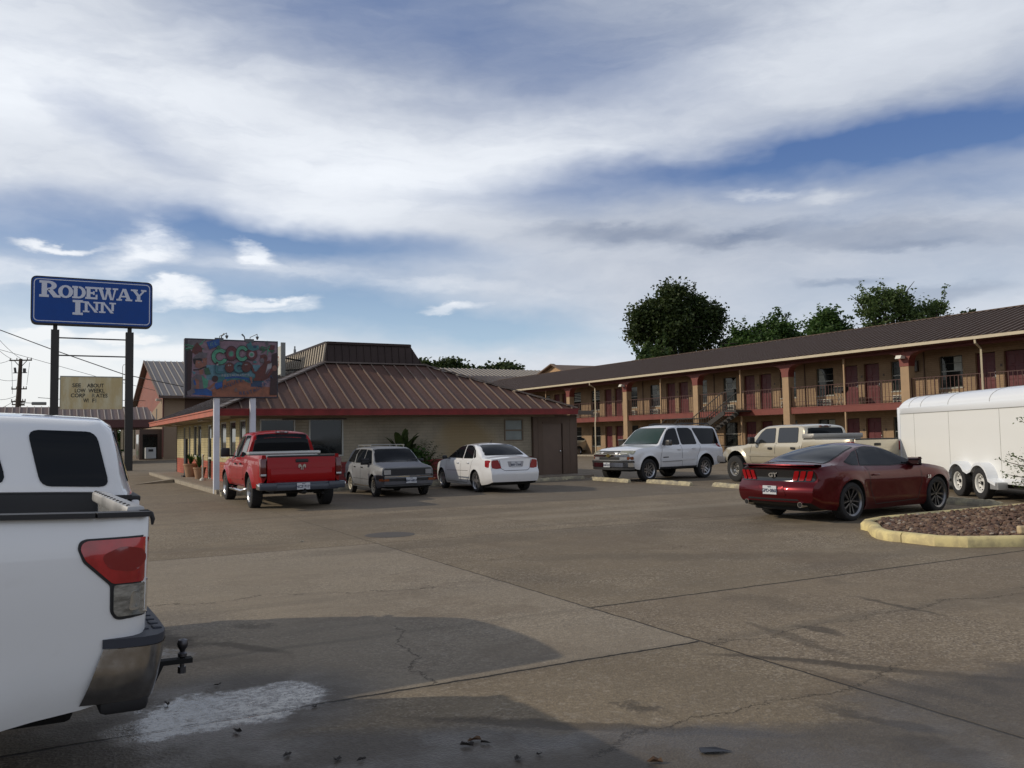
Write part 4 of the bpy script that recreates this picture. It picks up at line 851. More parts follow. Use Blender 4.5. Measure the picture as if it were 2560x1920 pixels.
def far_pickup():
    t = thing('parked_truck', 'distant red pickup with chrome bumper beside the tan motel office', 'pickup truck')
    bed('bed', dict(x=(-1.15, .91), rail=[(-1.15, 1.3), (.91, 1.3)], bot=[(-1.15, .55), (.91, .46)], hw=[(-1.15, .93), (.91, .97)], arch=(0, .42, .46), floor=.8), RED, t, BLACK)
    P = dict(x=(.93, 4.5), top=[(.93, 1.75), (1.0, 1.84), (2.3, 1.87), (2.6, 1.76), (3.2, 1.3), (3.9, 1.19), (4.5, .96)], belt=[(.93, 1.16), (3.3, 1.08), (4.5, .85)], bot=[(.93, .46), (4.5, .55)], hw=[(.93, .965), (3.3, .955), (4.5, .86)], arch=[(3.57, .40, .45)], tum=.3)
    o, B = loft('cab', P, RED, t)
    for x in (0, 3.57):
        for s in (1, -1): wheel(t, x, s*.86, .385, .235, .27, 'truck', s)
    screen([(-.74, 1.27), (.74, 1.27), (.62, 1.72), (-.62, 1.72)], 'x-', B, t, 'rear_window'); tailgate(t, RED, -1.14, .80, .62, 1.26)
    for s in (1, -1): b = MB(); b.rbox(-1.19, s*.885-.07, .80, -1.03, s*.885+.07, 1.2, .03); b.build('taillight', REDL, t)
    b = MB(); b.rbox(-1.34, -.97, .45, -1.1, .97, .64, .03); b.build('rear_bumper', CHROME, t)
    return t
def trailer():
    t = thing('cargo_trailer', 'long white enclosed cargo trailer with two axles and double arched fender', 'trailer')
    TW = carpaint('trailer_white', (.79, .80, .79), rough=.4, coat=.25, amt=.16, dirt=(.55, .55, .53)); TR = mat('trailer_trim', (.76, .79, .83), .35, metal=.0, coat=.3); SEAM = mat('panel_seam', (.30, .30, .28), .6)
    L0, L1, w, z0, zs, zt, rc = -5.2, 4.98, 1.02, .40, 2.20, 2.56, .30   # x: rear .. front ; front end rounded at the top
    b = MB(); q = rpoly([(L0, z0), (L1, z0), (L1, zt), (L0, zt)], [0, 0, rc, .1], 8)
    b.prism([(x, min(z, zs)) for x, z in q if z <= zs+1e-6] if 0 else [(L0, z0), (L1, z0), (L1, zs), (L0, zs)], -w, w, 'y'); b.build('side_walls', TW, t)
    # rounded roof
    b = MB(); rows = []
    xs = [L0+(L1-L0)*i/24 for i in range(25)]+[L1-.3, L1-.18, L1-.08, L1-.03]; xs = sorted(set(xs))
    for x in xs:
        f = 1.0 if x < L1-rc else sqrt(max(0, 1-((x-(L1-rc))/rc)**2)); H = (zt-zs)*f
        rows.append([(x, w*c_, zs+H*s_) for c_, s_ in [(cos(a)*1.0 if 1 else 0, sin(a)**.9) for a in [pi*k/16 for k in range(17)]]])
    vs = [p for r in rows for p in r]; n = 17
    vs = [(x, max(-w, min(w, (abs(y/w)**.55)*w*(1 if y > 0 else -1))), z) for x, y, z in vs]
    b.add(vs, [(i*n+k, (i+1)*n+k, (i+1)*n+k+1, i*n+k+1) for i in range(len(rows)-1) for k in range(n-1)]+[tuple(range(n))])
    b.build('roof', TR, t, 40)
    b = MB()
    for s in (1, -1):
        b.box(L0, s*w-(.012 if s > 0 else 0), 2.05, L1, s*w+(.012 if s < 0 else 0)+(.012 if s > 0 else -.012)*1, 2.06, 1)
        b.rbox(L0+.01, s*(w+.006)-.010, 2.06, L1+.01, s*(w+.006)+.010, 2.22, .006, 0)
        b.rbox(L0, s*(w+.006)-.008, z0-.02, L1, s*(w+.006)+.008, z0+.10, .005, 0)
        b.rbox(L1-.16, s*(w+.008)-.010, z0, L1+.012, s*(w+.008)+.012, 2.24, .02, 0)
    b.build('corner_trim', [TR, SEAM], t, 40)
    b = MB()
    for x in (3.9, 1.85, -.60, -3.05): [b.box(x-.006, s*w-.003, z0+.1, x+.006, s*w+.003, 2.05) for s in (1, -1)]
    b.build('panel_seam', SEAM, t)
    b = MB(); ye = [1.0 if k in (0, 16) else 0 for k in range(17)]
    for x in (4.2, 3.45, 1.85, -.2, -2.3):
        pts = []
        for k in range(17):
            a = pi*k/16; y = cos(a)*w; y = (abs(y/w)**.55)*w*(1 if y > 0 else -1); f = 1 if x < L1-rc else sqrt(1-((x-(L1-rc))/rc)**2); pts.append((x, y*1.003, zs+(zt-zs)*f*sin(a)**.9+.002))
        b.tube(pts, .006, 4)
    b.build('roof_seam', SEAM, t)
    for x in (1.06, 0.0):
        for s in (1, -1): wheel(t, x, s*(w+.11), .365, .21, .2, 'steel', s)
    for s in (1, -1):       # double arched fender
        b = MB(); pts = []; R = .44
        for k in range(13): a = pi*(1-k/12*.80); pts.append((1.06+.02-R*cos(a)*-1*-1, .36+R*sin(a)))
        pts = [(1.06+R*1.02, .40)]+[(1.06+R*cos(a), .38+R*sin(a)) for a in [pi*k/14 for k in range(1, 12)]]+[(.53, .60)]+[(0+R*cos(a), .38+R*sin(a)) for a in [pi*k/14 for k in range(3, 14)]]+[(-R-.10, .44), (-R-.32, .39)]
        for (x, z), (x2, z2) in zip(pts, pts[1:]):
            b.add([(x, s*w, z), (x2, s*w, z2), (x2, s*(w+.24), z2), (x, s*(w+.24), z), (x, s*w, z+.014), (x2, s*w, z2+.014), (x2, s*(w+.24), z2+.014), (x, s*(w+.24), z+.014)], [(0, 1, 2, 3), (7, 6, 5, 4), (2, 3, 7, 6), (0, 1, 5, 4)])
            b.add([(x, s*(w+.24), z+.014), (x2, s*(w+.24), z2+.014), (x2, s*(w+.245), z2-.05), (x, s*(w+.245), z-.05)], [(0, 1, 2, 3)])
        b.build('fender', TR, t, 50)
        b = MB(); b.rbox(-.84, s*(w+.02)-.01, .26, -.50, s*(w+.22)+.01, .42, .01); b.build('fender_step', mat('galvanised', (.42, .43, .44), .45, metal=.6), t)
    b = MB(); b.box(L0, -.9, .28, L1, .9, .398); axle(b, 1.06, 1.0, .36, .04); axle(b, 0, 1.0, .36, .04); b.build('chassis', UNDER, t)
    b = MB()
    for s in (1, -1): b.bar((L1, s*.8, .38), (L1+1.3, 0, .40), .08, .10)
    b.tube([(L1+1.1, 0, .08), (L1+1.1, 0, .75)], .035); b.build('tow_bar', UNDER, t)
    b = MB(); b.rbox(L0-.03, -.9, .5, L0, .9, 2.1, .02); b.build('rear_door', TW, t)
    b = MB(); b.rbox(-1.62, w+.0, .50, -1.40, w+.02, .54, .004); b.build('side_marker', mat('marker_grey', (.3, .3, .3), .4), t)
    return t
# ------------------------------------------------------------------ ground
def ground_mat():
    mt = bpy.data.materials.new('worn_concrete'); mt.use_nodes = True; t = NT(mt.node_tree); c = t.n('ShaderNodeTexCoord').outputs['Object']
    s = t.n('ShaderNodeSeparateXYZ', ins={0: c}); X, Y = s.outputs[0], s.outputs[1]
    wn = t.noise(c, 1.1, 6, .68).outputs['Color']; w = t.n('ShaderNodeVectorMath', operation='SUBTRACT', ins={0: wn, 1: (.5, .5, .5)}).outputs[0]
    def wv(k): return t.n('ShaderNodeVectorMath', operation='ADD', ins={0: c, 1: t.n('ShaderNodeVectorMath', operation='SCALE', ins={0: w, 'Scale': k}).outputs[0]}).outputs[0]
    w1, w2, w3 = wv(.5), wv(1.1), wv(2.2)
    big = t.noise(c, .16, 5, .6).outputs[0]; mid = t.noise(w1, .9, 7, .7).outputs[0]; fine = t.noise(c, 26, 5, .75).outputs[0]
    agg = t.n('ShaderNodeTexVoronoi', feature='F1', ins={'Vector': c, 'Scale': 62}); agg2 = t.n('ShaderNodeTexVoronoi', feature='F1', ins={'Vector': c, 'Scale': 28})
    base = t.mix(t.ramp(big, .35, .65), (.215, .170, .112), (.272, .218, .145))
    base = t.mix(t.ramp(mid, .3, .7, 0, .85), base, (.172, .137, .092))
    # exposed aggregate: pale and dark pebbles
    peb = t.n('ShaderNodeSeparateColor', ins={0: agg.outputs['Color']}).outputs[0]; peb2 = t.n('ShaderNodeSeparateColor', ins={0: agg2.outputs['Color']}).outputs[1]
    expo = t.ramp(t.noise(w2, .35, 5, .7).outputs[0], .42, .62, .25, 1)
    base = t.mix(t.math('MULTIPLY', t.ramp(peb, .62, .95), t.math('MULTIPLY', expo, .62)), base, (.50, .43, .33))
    base = t.mix(t.math('MULTIPLY', t.ramp(peb, .35, .05), t.math('MULTIPLY', expo, .75)), base, (.075, .060, .045))
    base = t.mix(t.math('MULTIPLY', t.ramp(peb2, .86, .98), .16), base, (.52, .47, .40))
    base = t.mix(t.math('MULTIPLY', t.ramp(fine, .35, .65), .45), base, (.12, .095, .07))
    # panels of different pours
    def box(x0, x1, y0, y1, sf=.02):
        a = t.math('MULTIPLY', t.ramp(X, x0-sf, x0+sf), t.ramp(X, x1+sf, x1-sf)); return t.math('MULTIPLY', a, t.math('MULTIPLY', t.ramp(Y, y0-sf, y0+sf), t.ramp(Y, y1+sf, y1-sf)))
    base = t.mix(t.math('MULTIPLY', box(-5, 4.5, 5.3, 12.8), .30), base, (.34, .30, .245))
    base = t.mix(t.math('MULTIPLY', box(4.5, 40, 2.5, 6.85), .16), base, (.20, .15, .11))
    base = t.mix(t.math('MULTIPLY', box(6.3, 17.0, 18.3, 29, .25), .45), base, (.10, .088, .075))
    base = t.mix(t.math('MULTIPLY', box(7.6, 17.0, 14.6, 15.2, .18), .25), base, (.33, .29, .23))
    base = t.mix(t.math('MULTIPLY', box(5.0, 14.0, 15.9, 16.5, .25), .15), base, (.33, .29, .23))
    # joints
    def line(coord, at, wd, n, amp): 
        d = t.math('ABSOLUTE', t.math('SUBTRACT', t.math('ADD', coord, t.math('MULTIPLY', t.math('SUBTRACT', n, .5), amp)), at)); return t.ramp(d, wd, wd*.35)
    jn = t.noise(c, 2.2, 5, .7).outputs[0]; cn = t.noise(c, .8, 8, .72).outputs[0]; cn2 = t.noise(c, .55, 8, .74).outputs[0]
    def band(coord, a, b): return t.math('MULTIPLY', t.ramp(coord, a-.05, a+.05), t.ramp(coord, b+.05, b-.05))
    J = [(line(Y, 12.8, .020, jn, .05), .8), (t.math('MULTIPLY', line(Y, 6.85, .020, jn, .05), band(X, 4.5, 60)), 1.), (t.math('MULTIPLY', line(Y, 5.3, .020, jn, .09), band(X, -3, 4.5)), 1.),
        (t.math('MULTIPLY', line(X, 4.5, .017, jn, .06), t.ramp(Y, 28, 2)), .9), (line(Y, 18.35, .02, jn, .06), .5), (line(X, 17.6, .02, jn, .06), .6), (line(X, 11.1, .018, jn, .06), .35), (line(Y, 24.1, .02, jn, .05), .3), (t.math('MULTIPLY', line(X, 7.9, .016, jn, .06), band(Y, 12.8, 18.3)), .35)]
    CR = [(t.math('MULTIPLY', line(t.math('ADD', Y, t.math('MULTIPLY', X, .16)), 9.4, .011, cn, 1.6), band(X, -2, 4.5)), .6), (t.math('MULTIPLY', line(t.math('SUBTRACT', X, t.math('MULTIPLY', Y, .2)), 1.25, .010, cn2, 1.0), band(Y, 5.3, 7.2)), .55),
        (t.math('MULTIPLY', line(t.math('SUBTRACT', Y, t.math('MULTIPLY', X, .03)), 5.0, .011, cn2, 1.3), band(X, 4.5, 12)), .6), (t.math('MULTIPLY', line(t.math('ADD', Y, t.math('MULTIPLY', X, -.10)), 3.5, .010, cn, 1.1), band(X, 2.4, 5.2)), .6), (t.math('MULTIPLY', line(t.math('ADD', Y, t.math('MULTIPLY', X, .1)), 10.6, .012, cn2, 2.6), band(X, 4, 11)), .35)]
    jt = None
    for v, k in J+CR: v = t.math('MULTIPLY', v, k); jt = v if jt is None else t.math('MAXIMUM', jt, v)
    jside = t.math('MULTIPLY', t.math('MAXIMUM', line(Y, 5.3, .10, jn, .2), line(Y, 6.85, .06, jn, .2)), .18)
    # stains: oil and damp tyre tracks
    def E(v, x, y, a, b, r=0, sf=.4): return t.ell(v, x, y, a, b, radians(r), sf)
    def streak(v, x0, y0, x1, y1, hw, sf=.4):      # a mark between two places read off the photograph
        a, d = G(x0*1.1573, y0*1.1573), G(x1*1.1573, y1*1.1573); m_ = (a+d)/2; l = (d-a).length/2; return t.ell(v, m_.x, m_.y, l, hw, atan2((d-a).y, (d-a).x), sf)
    stains = [(streak(w1, 1865, 1290, 2035, 1330, .045), .75), (streak(w1, 1720, 1352, 1815, 1372, .07), .8), (streak(w1, 1615, 1345, 1860, 1420, .06), .55), (streak(w1, 1560, 1412, 2250, 1478, .075, .3), .9), (streak(w1, 1700, 1440, 2120, 1560, .05), .5), (streak(w1, 1860, 1455, 2140, 1530, .07), .55), (streak(w2, 2060, 1460, 2160, 1510, .10), .6), (streak(w2, 1370, 1512, 1440, 1528, .07), .8), (streak(w1, 900, 1545, 1720, 1590, .07, .3), .75),
        (streak(w2, 1810, 1535, 2050, 1580, .09), .85), (streak(w2, 1900, 1600, 2200, 1655, .16), .7), (streak(w2, 1020, 1580, 1330, 1600, .05), .4), (streak(w2, 330, 1370, 420, 1395, .16), .8), (streak(w1, 430, 1385, 600, 1412, .07), .6), (streak(w2, 520, 1345, 590, 1350, .10), .5), (streak(w3, 1550, 1290, 1750, 1310, .25, .8), .25), (streak(w3, 1060, 1225, 1330, 1290, .35, .8), .28), (streak(w2, 1760, 1255, 1830, 1262, .12, .6), .25),
        (E(w3, 7., 16.8, 3, .7, 0), .3), (E(w3, 10, 11.4, 3.5, .8, -20), .3), (E(w3, 5.4, 12.2, 2.2, .5, 0), .35), (E(w3, 5.3, 15., 1.4, 1.5, 0), .25), (E(w2, 12.8, 13.6, 2.0, 1.2, 0), .25), (E(w2, 20.5, 20.5, 3, 4, 0), .35), (E(w2, 7.6, 8.9, 2.6, .3, -30), .28)]
    sm = None
    for v, k in stains: v = t.math('MULTIPLY', v, k); sm = v if sm is None else t.math('MAXIMUM', sm, v)
    base = t.mix(t.math('MULTIPLY', sm, .95), base, (.062, .050, .038))
    blot = t.math('MULTIPLY', t.ramp(t.noise(w3, .42, 8, .72).outputs[0], .50, .66), .42); base = t.mix(blot, base, (.120, .088, .060))
    pale = t.math('MULTIPLY', t.ramp(t.noise(w2, .6, 8, .72, .5).outputs[0], .56, .70), .30); base = t.mix(pale, base, (.34, .29, .215))
    tracks = t.math('MULTIPLY', t.ramp(t.noise(t.n('ShaderNodeMapping', ins={0: c, 2: (0, 0, radians(38)), 3: (.10, 1.5, 1)}).outputs[0], 1., 5, .6).outputs[0], .50, .72), .45)
    base = t.mix(tracks, base, (.125, .105, .082))
    # damp area by the camera and the puddle behind the near truck; darkened further to paint over a lit gap in the truck shadow
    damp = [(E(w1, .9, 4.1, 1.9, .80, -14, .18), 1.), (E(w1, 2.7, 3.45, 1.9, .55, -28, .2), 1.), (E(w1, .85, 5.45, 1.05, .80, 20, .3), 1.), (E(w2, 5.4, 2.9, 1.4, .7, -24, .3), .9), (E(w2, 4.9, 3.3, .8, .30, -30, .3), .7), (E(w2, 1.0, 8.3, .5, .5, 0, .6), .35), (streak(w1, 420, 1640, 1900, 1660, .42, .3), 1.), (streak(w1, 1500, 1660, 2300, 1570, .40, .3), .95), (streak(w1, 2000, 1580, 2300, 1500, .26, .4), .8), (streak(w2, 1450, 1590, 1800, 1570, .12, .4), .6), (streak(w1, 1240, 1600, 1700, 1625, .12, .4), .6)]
    damp_shade = None
    for v, k in damp: v = t.math('MULTIPLY', v, k); damp_shade = v if damp_shade is None else t.math('MAXIMUM', damp_shade, v)
    pud = [(E(w2, .96, 5.46, .64, .46, 28, .3), 1.), (E(w2, 1.30, 5.75, .30, .25, 10, .25), .95), (E(w2, .55, 5.35, .28, .16, 0, .25), .8), (E(w2, .80, 7.1, .16, .28, 0, .3), .7)]
    pm = None
    for v, k in pud: v = t.math('MULTIPLY', v, k); pm = v if pm is None else t.math('MAXIMUM', pm, v)
    pm = t.ramp(t.math('SUBTRACT', t.math('SUBTRACT', pm, t.math('MULTIPLY', fine, 1.1)), t.math('MULTIPLY', t.noise(c, 9, 8, .85).outputs[0], 1.5)), -.92, -.10)
    sheen = t.math('MULTIPLY', damp_shade, t.ramp(t.noise(w1, 1.1, 5, .6).outputs[0], .42, .62))
    base = t.mix(t.math("MULTIPLY", damp_shade, .74), base, (.060, .054, .049))
    base = t.mix(t.math('MULTIPLY', pm, .65), base, (.12, .115, .108))
    base = t.mix(jside, base, (.08, .07, .055)); base = t.mix(jt, base, (.022, .018, .014))
    rough = t.math('SUBTRACT', .86, t.math('MULTIPLY', damp_shade, .20)); rough = t.math('SUBTRACT', rough, t.math('MULTIPLY', sheen, .34)); rough = t.mix(pm, t.n('ShaderNodeCombineColor', ins={0: rough, 1: rough, 2: rough}).outputs[0], (.13, .13, .13))
    rr = t.n('ShaderNodeSeparateColor', ins={0: rough}).outputs[0]
    hgt = t.math('ADD', t.math('MULTIPLY', agg.outputs['Distance'], .6), t.math('MULTIPLY', fine, 1.0)); hgt = t.math('SUBTRACT', hgt, t.math('MULTIPLY', jt, 3.0))
    dist = t.math('MULTIPLY', .006, t.math('SUBTRACT', 1., t.math('MULTIPLY', pm, .97)))
    bp = t.n('ShaderNodeBump', ins={'Strength': .8, 'Distance': dist, 'Height': hgt})
    b = t.n('ShaderNodeBsdfPrincipled', ins={'Base Color': base, 'Roughness': rr, 'Normal': bp.outputs[0], 'Specular IOR Level': t.ramp(pm, 0, 1, .30, .9)}); t.n('ShaderNodeOutputMaterial', ins={0: b.outputs[0]}); return mt
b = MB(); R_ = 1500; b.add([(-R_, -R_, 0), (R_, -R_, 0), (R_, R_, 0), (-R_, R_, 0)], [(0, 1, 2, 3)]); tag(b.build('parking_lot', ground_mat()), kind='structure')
GRASS = mat('dry_grass', (.10, .12, .035), .9, var=.4, vscale=8)
b = MB(); b.add([(-60, 125, .004), (6, 125, .004), (6, 190, .004), (-60, 190, .004)], [(0, 1, 2, 3)]); tag(b.build('grass_verge', GRASS), kind='structure')

# ------------------------------------------------------------------ common building materials
def rib_roof(name, c, c2, rough=.45, metal=.3): return mat(name, c, rough, metal=metal, col2=c2, var=.25, vscale=.5, spec=.2)
ROOF = rib_roof('brown_metal_roof', (.125, .070, .055), (.098, .056, .044), .6, 0.); ROOF_R = mat('lit_roof_seam', (.19, .14, .115), .6, spec=.2); ROOF_D = rib_roof('dark_bronze_roof', (.050, .034, .030), (.040, .028, .026)); ROOF_M = rib_roof('motel_brown_roof', (.115, .078, .058), (.090, .060, .046), .6, 0.); ROOF_G = rib_roof('weathered_lit_grey_roof', (.17, .14, .125), (.13, .108, .10))  # pale seam colour paints in sunlit ribs; grey copy paints the sunlit slope
FASCIA = mat('red_fascia', (.20, .018, .018), .5, var=.25, vscale=2); FASCIA_LIT = mat('lit_red_fascia', (.42, .12, .075), .6, var=.15, vscale=2); TANW = mat('tan_stucco', (.37, .255, .155), .85, var=.10, vscale=1.5, bump=.003, bscale=30)  # front fascia red darkened as shade, side copy paled as sunlight
TANP = mat('tan_post_paint', (.37, .25, .145), .7, var=.10, vscale=3); REDP = mat('red_trim_paint', (.175, .038, .028), .55, var=.12, vscale=2); DOORR = mat('maroon_door', (.115, .019, .023), .45, var=.1, vscale=4)
CREAM = mat('cream_gutter', (.52, .45, .32), .5, var=.06); SOFFIT = mat('dark_red_soffit', (.10, .022, .018), .7); FRAMEW = mat('pale_window_frame', (.42, .42, .38), .5); FRAMED = mat('dark_window_frame', (.06, .055, .05), .6)
WGL = mat('window_glass', (.012, .015, .015), .05, spec=.5, var=.5, vscale=.7); CURT = mat('curtain', (.42, .44, .40), .8, var=.2, vscale=5); IRON = mat('black_iron', (.030, .026, .024), .6); RAILI = mat('rusty_red_railing', (.075, .030, .024), .6)
CONC = mat('kerb_concrete', (.30, .26, .20), .85, var=.25, vscale=5, bump=.004, bscale=25); DARKIN = mat('dark_interior', (.012, .012, .012), .9)
BRICKM = brick_mat('painted_cream_brick', (.335, .29, .215), (.31, .27, .20), (.28, .243, .18), 'x', .42, .105, .012, ((14.2, 2.0, 1.3, .9), (.29, .22, .12))); BRICKY = brick_mat('painted_cream_brick_lit_side', (.50, .42, .22), (.46, .39, .21), (.34, .29, .17), 'y', .42, .105, .012)  # side copy made lighter and warmer, sunlight painted into the brick
REDB = brick_mat('painted_red_brick', (.24, .035, .035), (.21, .032, .032), (.15, .025, .025), 'x', .42, .105, .012); REDBY = brick_mat('painted_red_brick_lit_side', (.40, .09, .05), (.36, .08, .045), (.25, .06, .04), 'y', .42, .105, .012)  # red side copy lightened too, with the sun put into its colour
TANB = brick_mat('tan_painted_brick', (.345, .235, .142), (.325, .222, .134), (.28, .19, .115), 'y', .42, .10, .010)

def roof_plane(b, A, B_, C_, D_, th=.05, rib=.45, mi=0, rmi=None, rh=.045, rw=.035, clipfn=None):
    """standing seam roof: A,B eave corners, D,C top corners (A-D and B-C are the slanted sides)"""
    A, B_, C_, D_ = map(Vector, (A, B_, C_, D_)); n = (B_-A).cross(D_-A).normalized()
    if n.z < 0: n = -n
    vs = [A, B_, C_, D_]; b.add([v for v in vs]+[v-n*th for v in vs], [(0, 1, 2, 3), (7, 6, 5, 4), (0, 4, 5, 1), (1, 5, 6, 2), (2, 6, 7, 3), (3, 7, 4, 0)], mi)
    e = (B_-A); L = e.length; e.normalize(); up = n.cross(e); up = up if (D_-A).dot(up) > 0 else -up
    H = (D_-A).dot(up); dx = (D_-A).dot(e); cx = (C_-A).dot(e); k = int(L/rib)
    for i in range(k+1):
        x = (i+.5)*L/(k+1); h = H
        if dx > 0 and x < dx: h = min(h, H*x/dx)
        if cx < L and x > cx: h = min(h, H*(L-x)/(L-cx))
        p = A+e*x+n*rh/2; q = p+up*h
        if h > .1: b.bar(p, q, rw, rh, rmi if rmi is not None else mi, up=n)
    return n

# ------------------------------------------------------------------ restaurant
RX0, RX1, RY0, RY1 = 4.7, 18.0, 28.0, 48.6; ez = 2.63
def restaurant():
    t = thing('restaurant_building', 'low cream brick restaurant with brown ribbed hip roof and red fascia', 'building')
    wz = 2.42
    # front wall with two picture windows and one small window; side wall with tall windows and a door
    def wall(axis, fixed, a0, a1, holes, th, ml, mh, name, dirn):
        b = MB(); 
        def seg(u0, u1, z0, z1, mi):
            if u1-u0 < 1e-3 or z1-z0 < 1e-3: return
            if axis == 'x': b.box(u0, fixed, z0, u1, fixed+th, z1, mi)
            else: b.box(fixed, u0, z0, fixed+th, u1, z1, mi)
        us = sorted(set([a0, a1]+[h[0] for h in holes]+[h[1] for h in holes])); zb = .83
        for u0, u1 in zip(us, us[1:]):
            h = [h for h in holes if h[0] <= u0+1e-6 and h[1] >= u1-1e-6]
            if not h: seg(u0, u1, 0, zb, 1); seg(u0, u1, zb, wz, 0)
            else:
                z0, z1 = h[0][2:4]; seg(u0, u1, 0, min(z0, zb), 1); seg(u0, u1, zb, max(z0, zb), 0) if z0 > zb else None; seg(u0, u1, z1, wz, 0)
        return b.build(name, [mh, ml], t)
    fh = [(6.17, 7.34, 1.04, 2.33), (7.81, 9.01, 1.04, 2.33), (15.34, 16.16, 1.44, 2.27)]
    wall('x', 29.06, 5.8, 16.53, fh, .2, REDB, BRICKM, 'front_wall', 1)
    for i, (x0, x1, z0, z1) in enumerate(fh):
        b = MB(); w = .045; y0, y1 = 29.03, 29.12
        for q in ((x0, z0, x0+w, z1), (x1-w, z0, x1, z1), (x0+w, z0, x1-w, z0+w), (x0+w, z1-w, x1-w, z1)): b.box(q[0], y0, q[1], q[2], y1, q[3])
        if i == 2: b.box(x0+w, y0, (z0+z1)/2-.03, x1-w, y1, (z0+z1)/2+.02)
        f = b.build('window', FRAMEW if i < 2 else mat('worn_window_frame', (.17, .13, .09), .7), t)
        g = MB(); g.box(x0+w, 29.08, z0+w, x1-w, 29.09, z1-w); g.build('pane', WGL if i < 2 else mat('frosted_pane', (.20, .23, .22), .35, var=.15), f)
    sh = [(43.89, 44.48, .95, 2.35), (42.17, 42.71, .95, 2.35), (40.68-.4, 41.2, .95, 2.35), (39.0, 39.9, .95, 2.35), (36.35, 37.28, .08, 2.30), (33.08, 34.3, 1.0, 2.34), (31.24, 32.4, 1.0, 2.34), (29.5, 30.6, 1.0, 2.34)]
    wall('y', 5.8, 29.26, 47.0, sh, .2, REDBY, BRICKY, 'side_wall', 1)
    for i, (y0, y1, z0, z1) in enumerate(sh):
        b = MB(); w = .06; x0, x1 = 5.82, 5.90
        for q in ((y0, z0, y0+w, z1), (y1-w, z0, y1, z1), (y0+w, z0, y1-w, z0+w), (y0+w, z1-w, y1-w, z1)): b.box(x0, q[0], q[1], x1, q[2], q[3])
        if i == 4: b.box(x0, y0+w, .9, x1, y1-w, .98)
        f = b.build('window' if i != 4 else 'door', FRAMEW if i != 4 else mat('white_door_frame', (.55, .55, .5), .5), t); g = MB(); g.box(5.85, y0+w, z0+w, 5.86, y1-w, z1-w); g.build('pane', WGL, f)
    b = MB(); b.box(5.8, 46.8, 0, 18.3, 47.0, wz); b.box(18.1, 29.2, 0, 18.3, 46.8, wz); b.build('back_walls', BRICKM, t)
    b = MB(); b.box(6.0, 29.3, .02, 18.1, 46.8, .03); b.box(9.2, 30.6, 0, 9.3, 46, 2.4, 0); b.box(6, 30.4, 0, 9, 30.5, 2.4); b.build('interior', DARKIN, t)
    for y in (31., 33., 35., 42.): pass
    # shed built onto the right end
    b = MB(); SH = mat('brown_plywood', (.125, .085, .062), .75, var=.12, vscale=3, stretch=(3, 3, .6))
    b.box(16.55, 28.93, 0, 16.97, 29.5, 2.42); b.box(16.97, 28.93, 2.12, 17.88, 29.0, 2.42); b.box(17.88, 28.93, 0, 18.55, 29.5, 2.42); b.box(16.97, 29.12, 0, 17.88, 29.5, 2.12); b.box(18.32, 29.5, 0, 18.56, 31.5, 2.42)
    for x in (16.75, 18.2, 18.5): b.box(x, 28.92, .02, x+.04, 28.93, 2.40)
    b.box(16.95, 28.90, 2.09, 17.90, 28.93, 2.16); b.build('shed_wall', SH, t)
    b = MB(); b.box(17.0, 28.98, .05, 17.85, 29.03, 2.09); d = b.build('door', mat('brown_door', (.135, .092, .068), .6, var=.1), t); b = MB(); b.lathe([(.001, -.06), (.028, -.05), (.03, -.03), (.012, 0)], 12, 'y', c=(17.76, 28.97, 1.0)); b.build('handle', CHROME, d, 40)
    # roof
    mx0, mx1, my0, my1, mz = 9.1, 13.1, 31.6, 44.6, 4.48
    b = MB()
    roof_plane(b, (RX0, RY0, ez), (RX1, RY0, ez), (mx1, my0, mz), (mx0, my0, mz), .06, .47, 0, 1)
    roof_plane(b, (RX1, RY0, ez), (RX1, RY1, ez), (mx1, my1, mz), (mx1, my0, mz), .06, .47, 0, 1)
    roof_plane(b, (RX1, RY1, ez), (RX0, RY1, ez), (mx0, my1, mz), (mx1, my1, mz), .06, .47, 0, 1)
    b.build('roof', [ROOF, ROOF_R], t)
    b = MB(); roof_plane(b, (RX0, RY1, ez), (RX0, RY0, ez), (mx0, my0, mz), (mx0, my1, mz), .06, .47); b.build('roof', ROOF_G, t)  # left slope takes the lighter grey copy so it reads as sunlit
    b = MB()
    for a, c in (((RX0, RY0, ez), (mx0, my0, mz)), ((RX1, RY0, ez), (mx1, my0, mz))):
        a = Vector(a)+Vector((0, 0, .05)); c = Vector(c)+Vector((0, 0, .05)); b.bar(a, c, .22, .05)
        for k in range(16): p = a.lerp(c, (k+.5)/16); b.bar(p+Vector((0, 0, .03)), a.lerp(c, (k+.9)/16)+Vector((0, 0, .03)), .26, .015)
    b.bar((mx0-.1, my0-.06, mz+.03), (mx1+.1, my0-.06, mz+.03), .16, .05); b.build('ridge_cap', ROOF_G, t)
    # mansard
    b = MB(); ti, tz = .12, 5.27; tr = .55
    T1 = [(mx0+ti, my0+.12, tz), (mx1-tr, my0+.12, tz), (mx1-tr, my1-.2, tz), (mx0+ti, my1-.2, tz)]; B1 = [(mx0, my0, mz), (mx1, my0, mz), (mx1, my1, mz), (mx0, my1, mz)]
    roof_plane(b, B1[0], B1[1], T1[1], T1[0], .04, .30, 0, rh=.03); roof_plane(b, B1[1], B1[2], T1[2], T1[1], .04, .30, rh=.03); roof_plane(b, B1[2], B1[3], T1[3], T1[2], .04, .30, rh=.03)
    b.build('mansard', ROOF_D, t)
    b = MB(); roof_plane(b, B1[3], B1[0], T1[0], T1[3], .04, .36, 0, 1, rh=.07, rw=.12); b.box(mx0-.12, my0, mz-.1, mx0-.06, my1, mz+.04, 0); b.build('mansard_side', [ROOF_D, mat('pale_batten', (.42, .36, .28), .6)], t)
    b = MB()
    for a, c in zip(T1, T1[1:]+T1[:1]): b.bar(a, c, .16, .09)
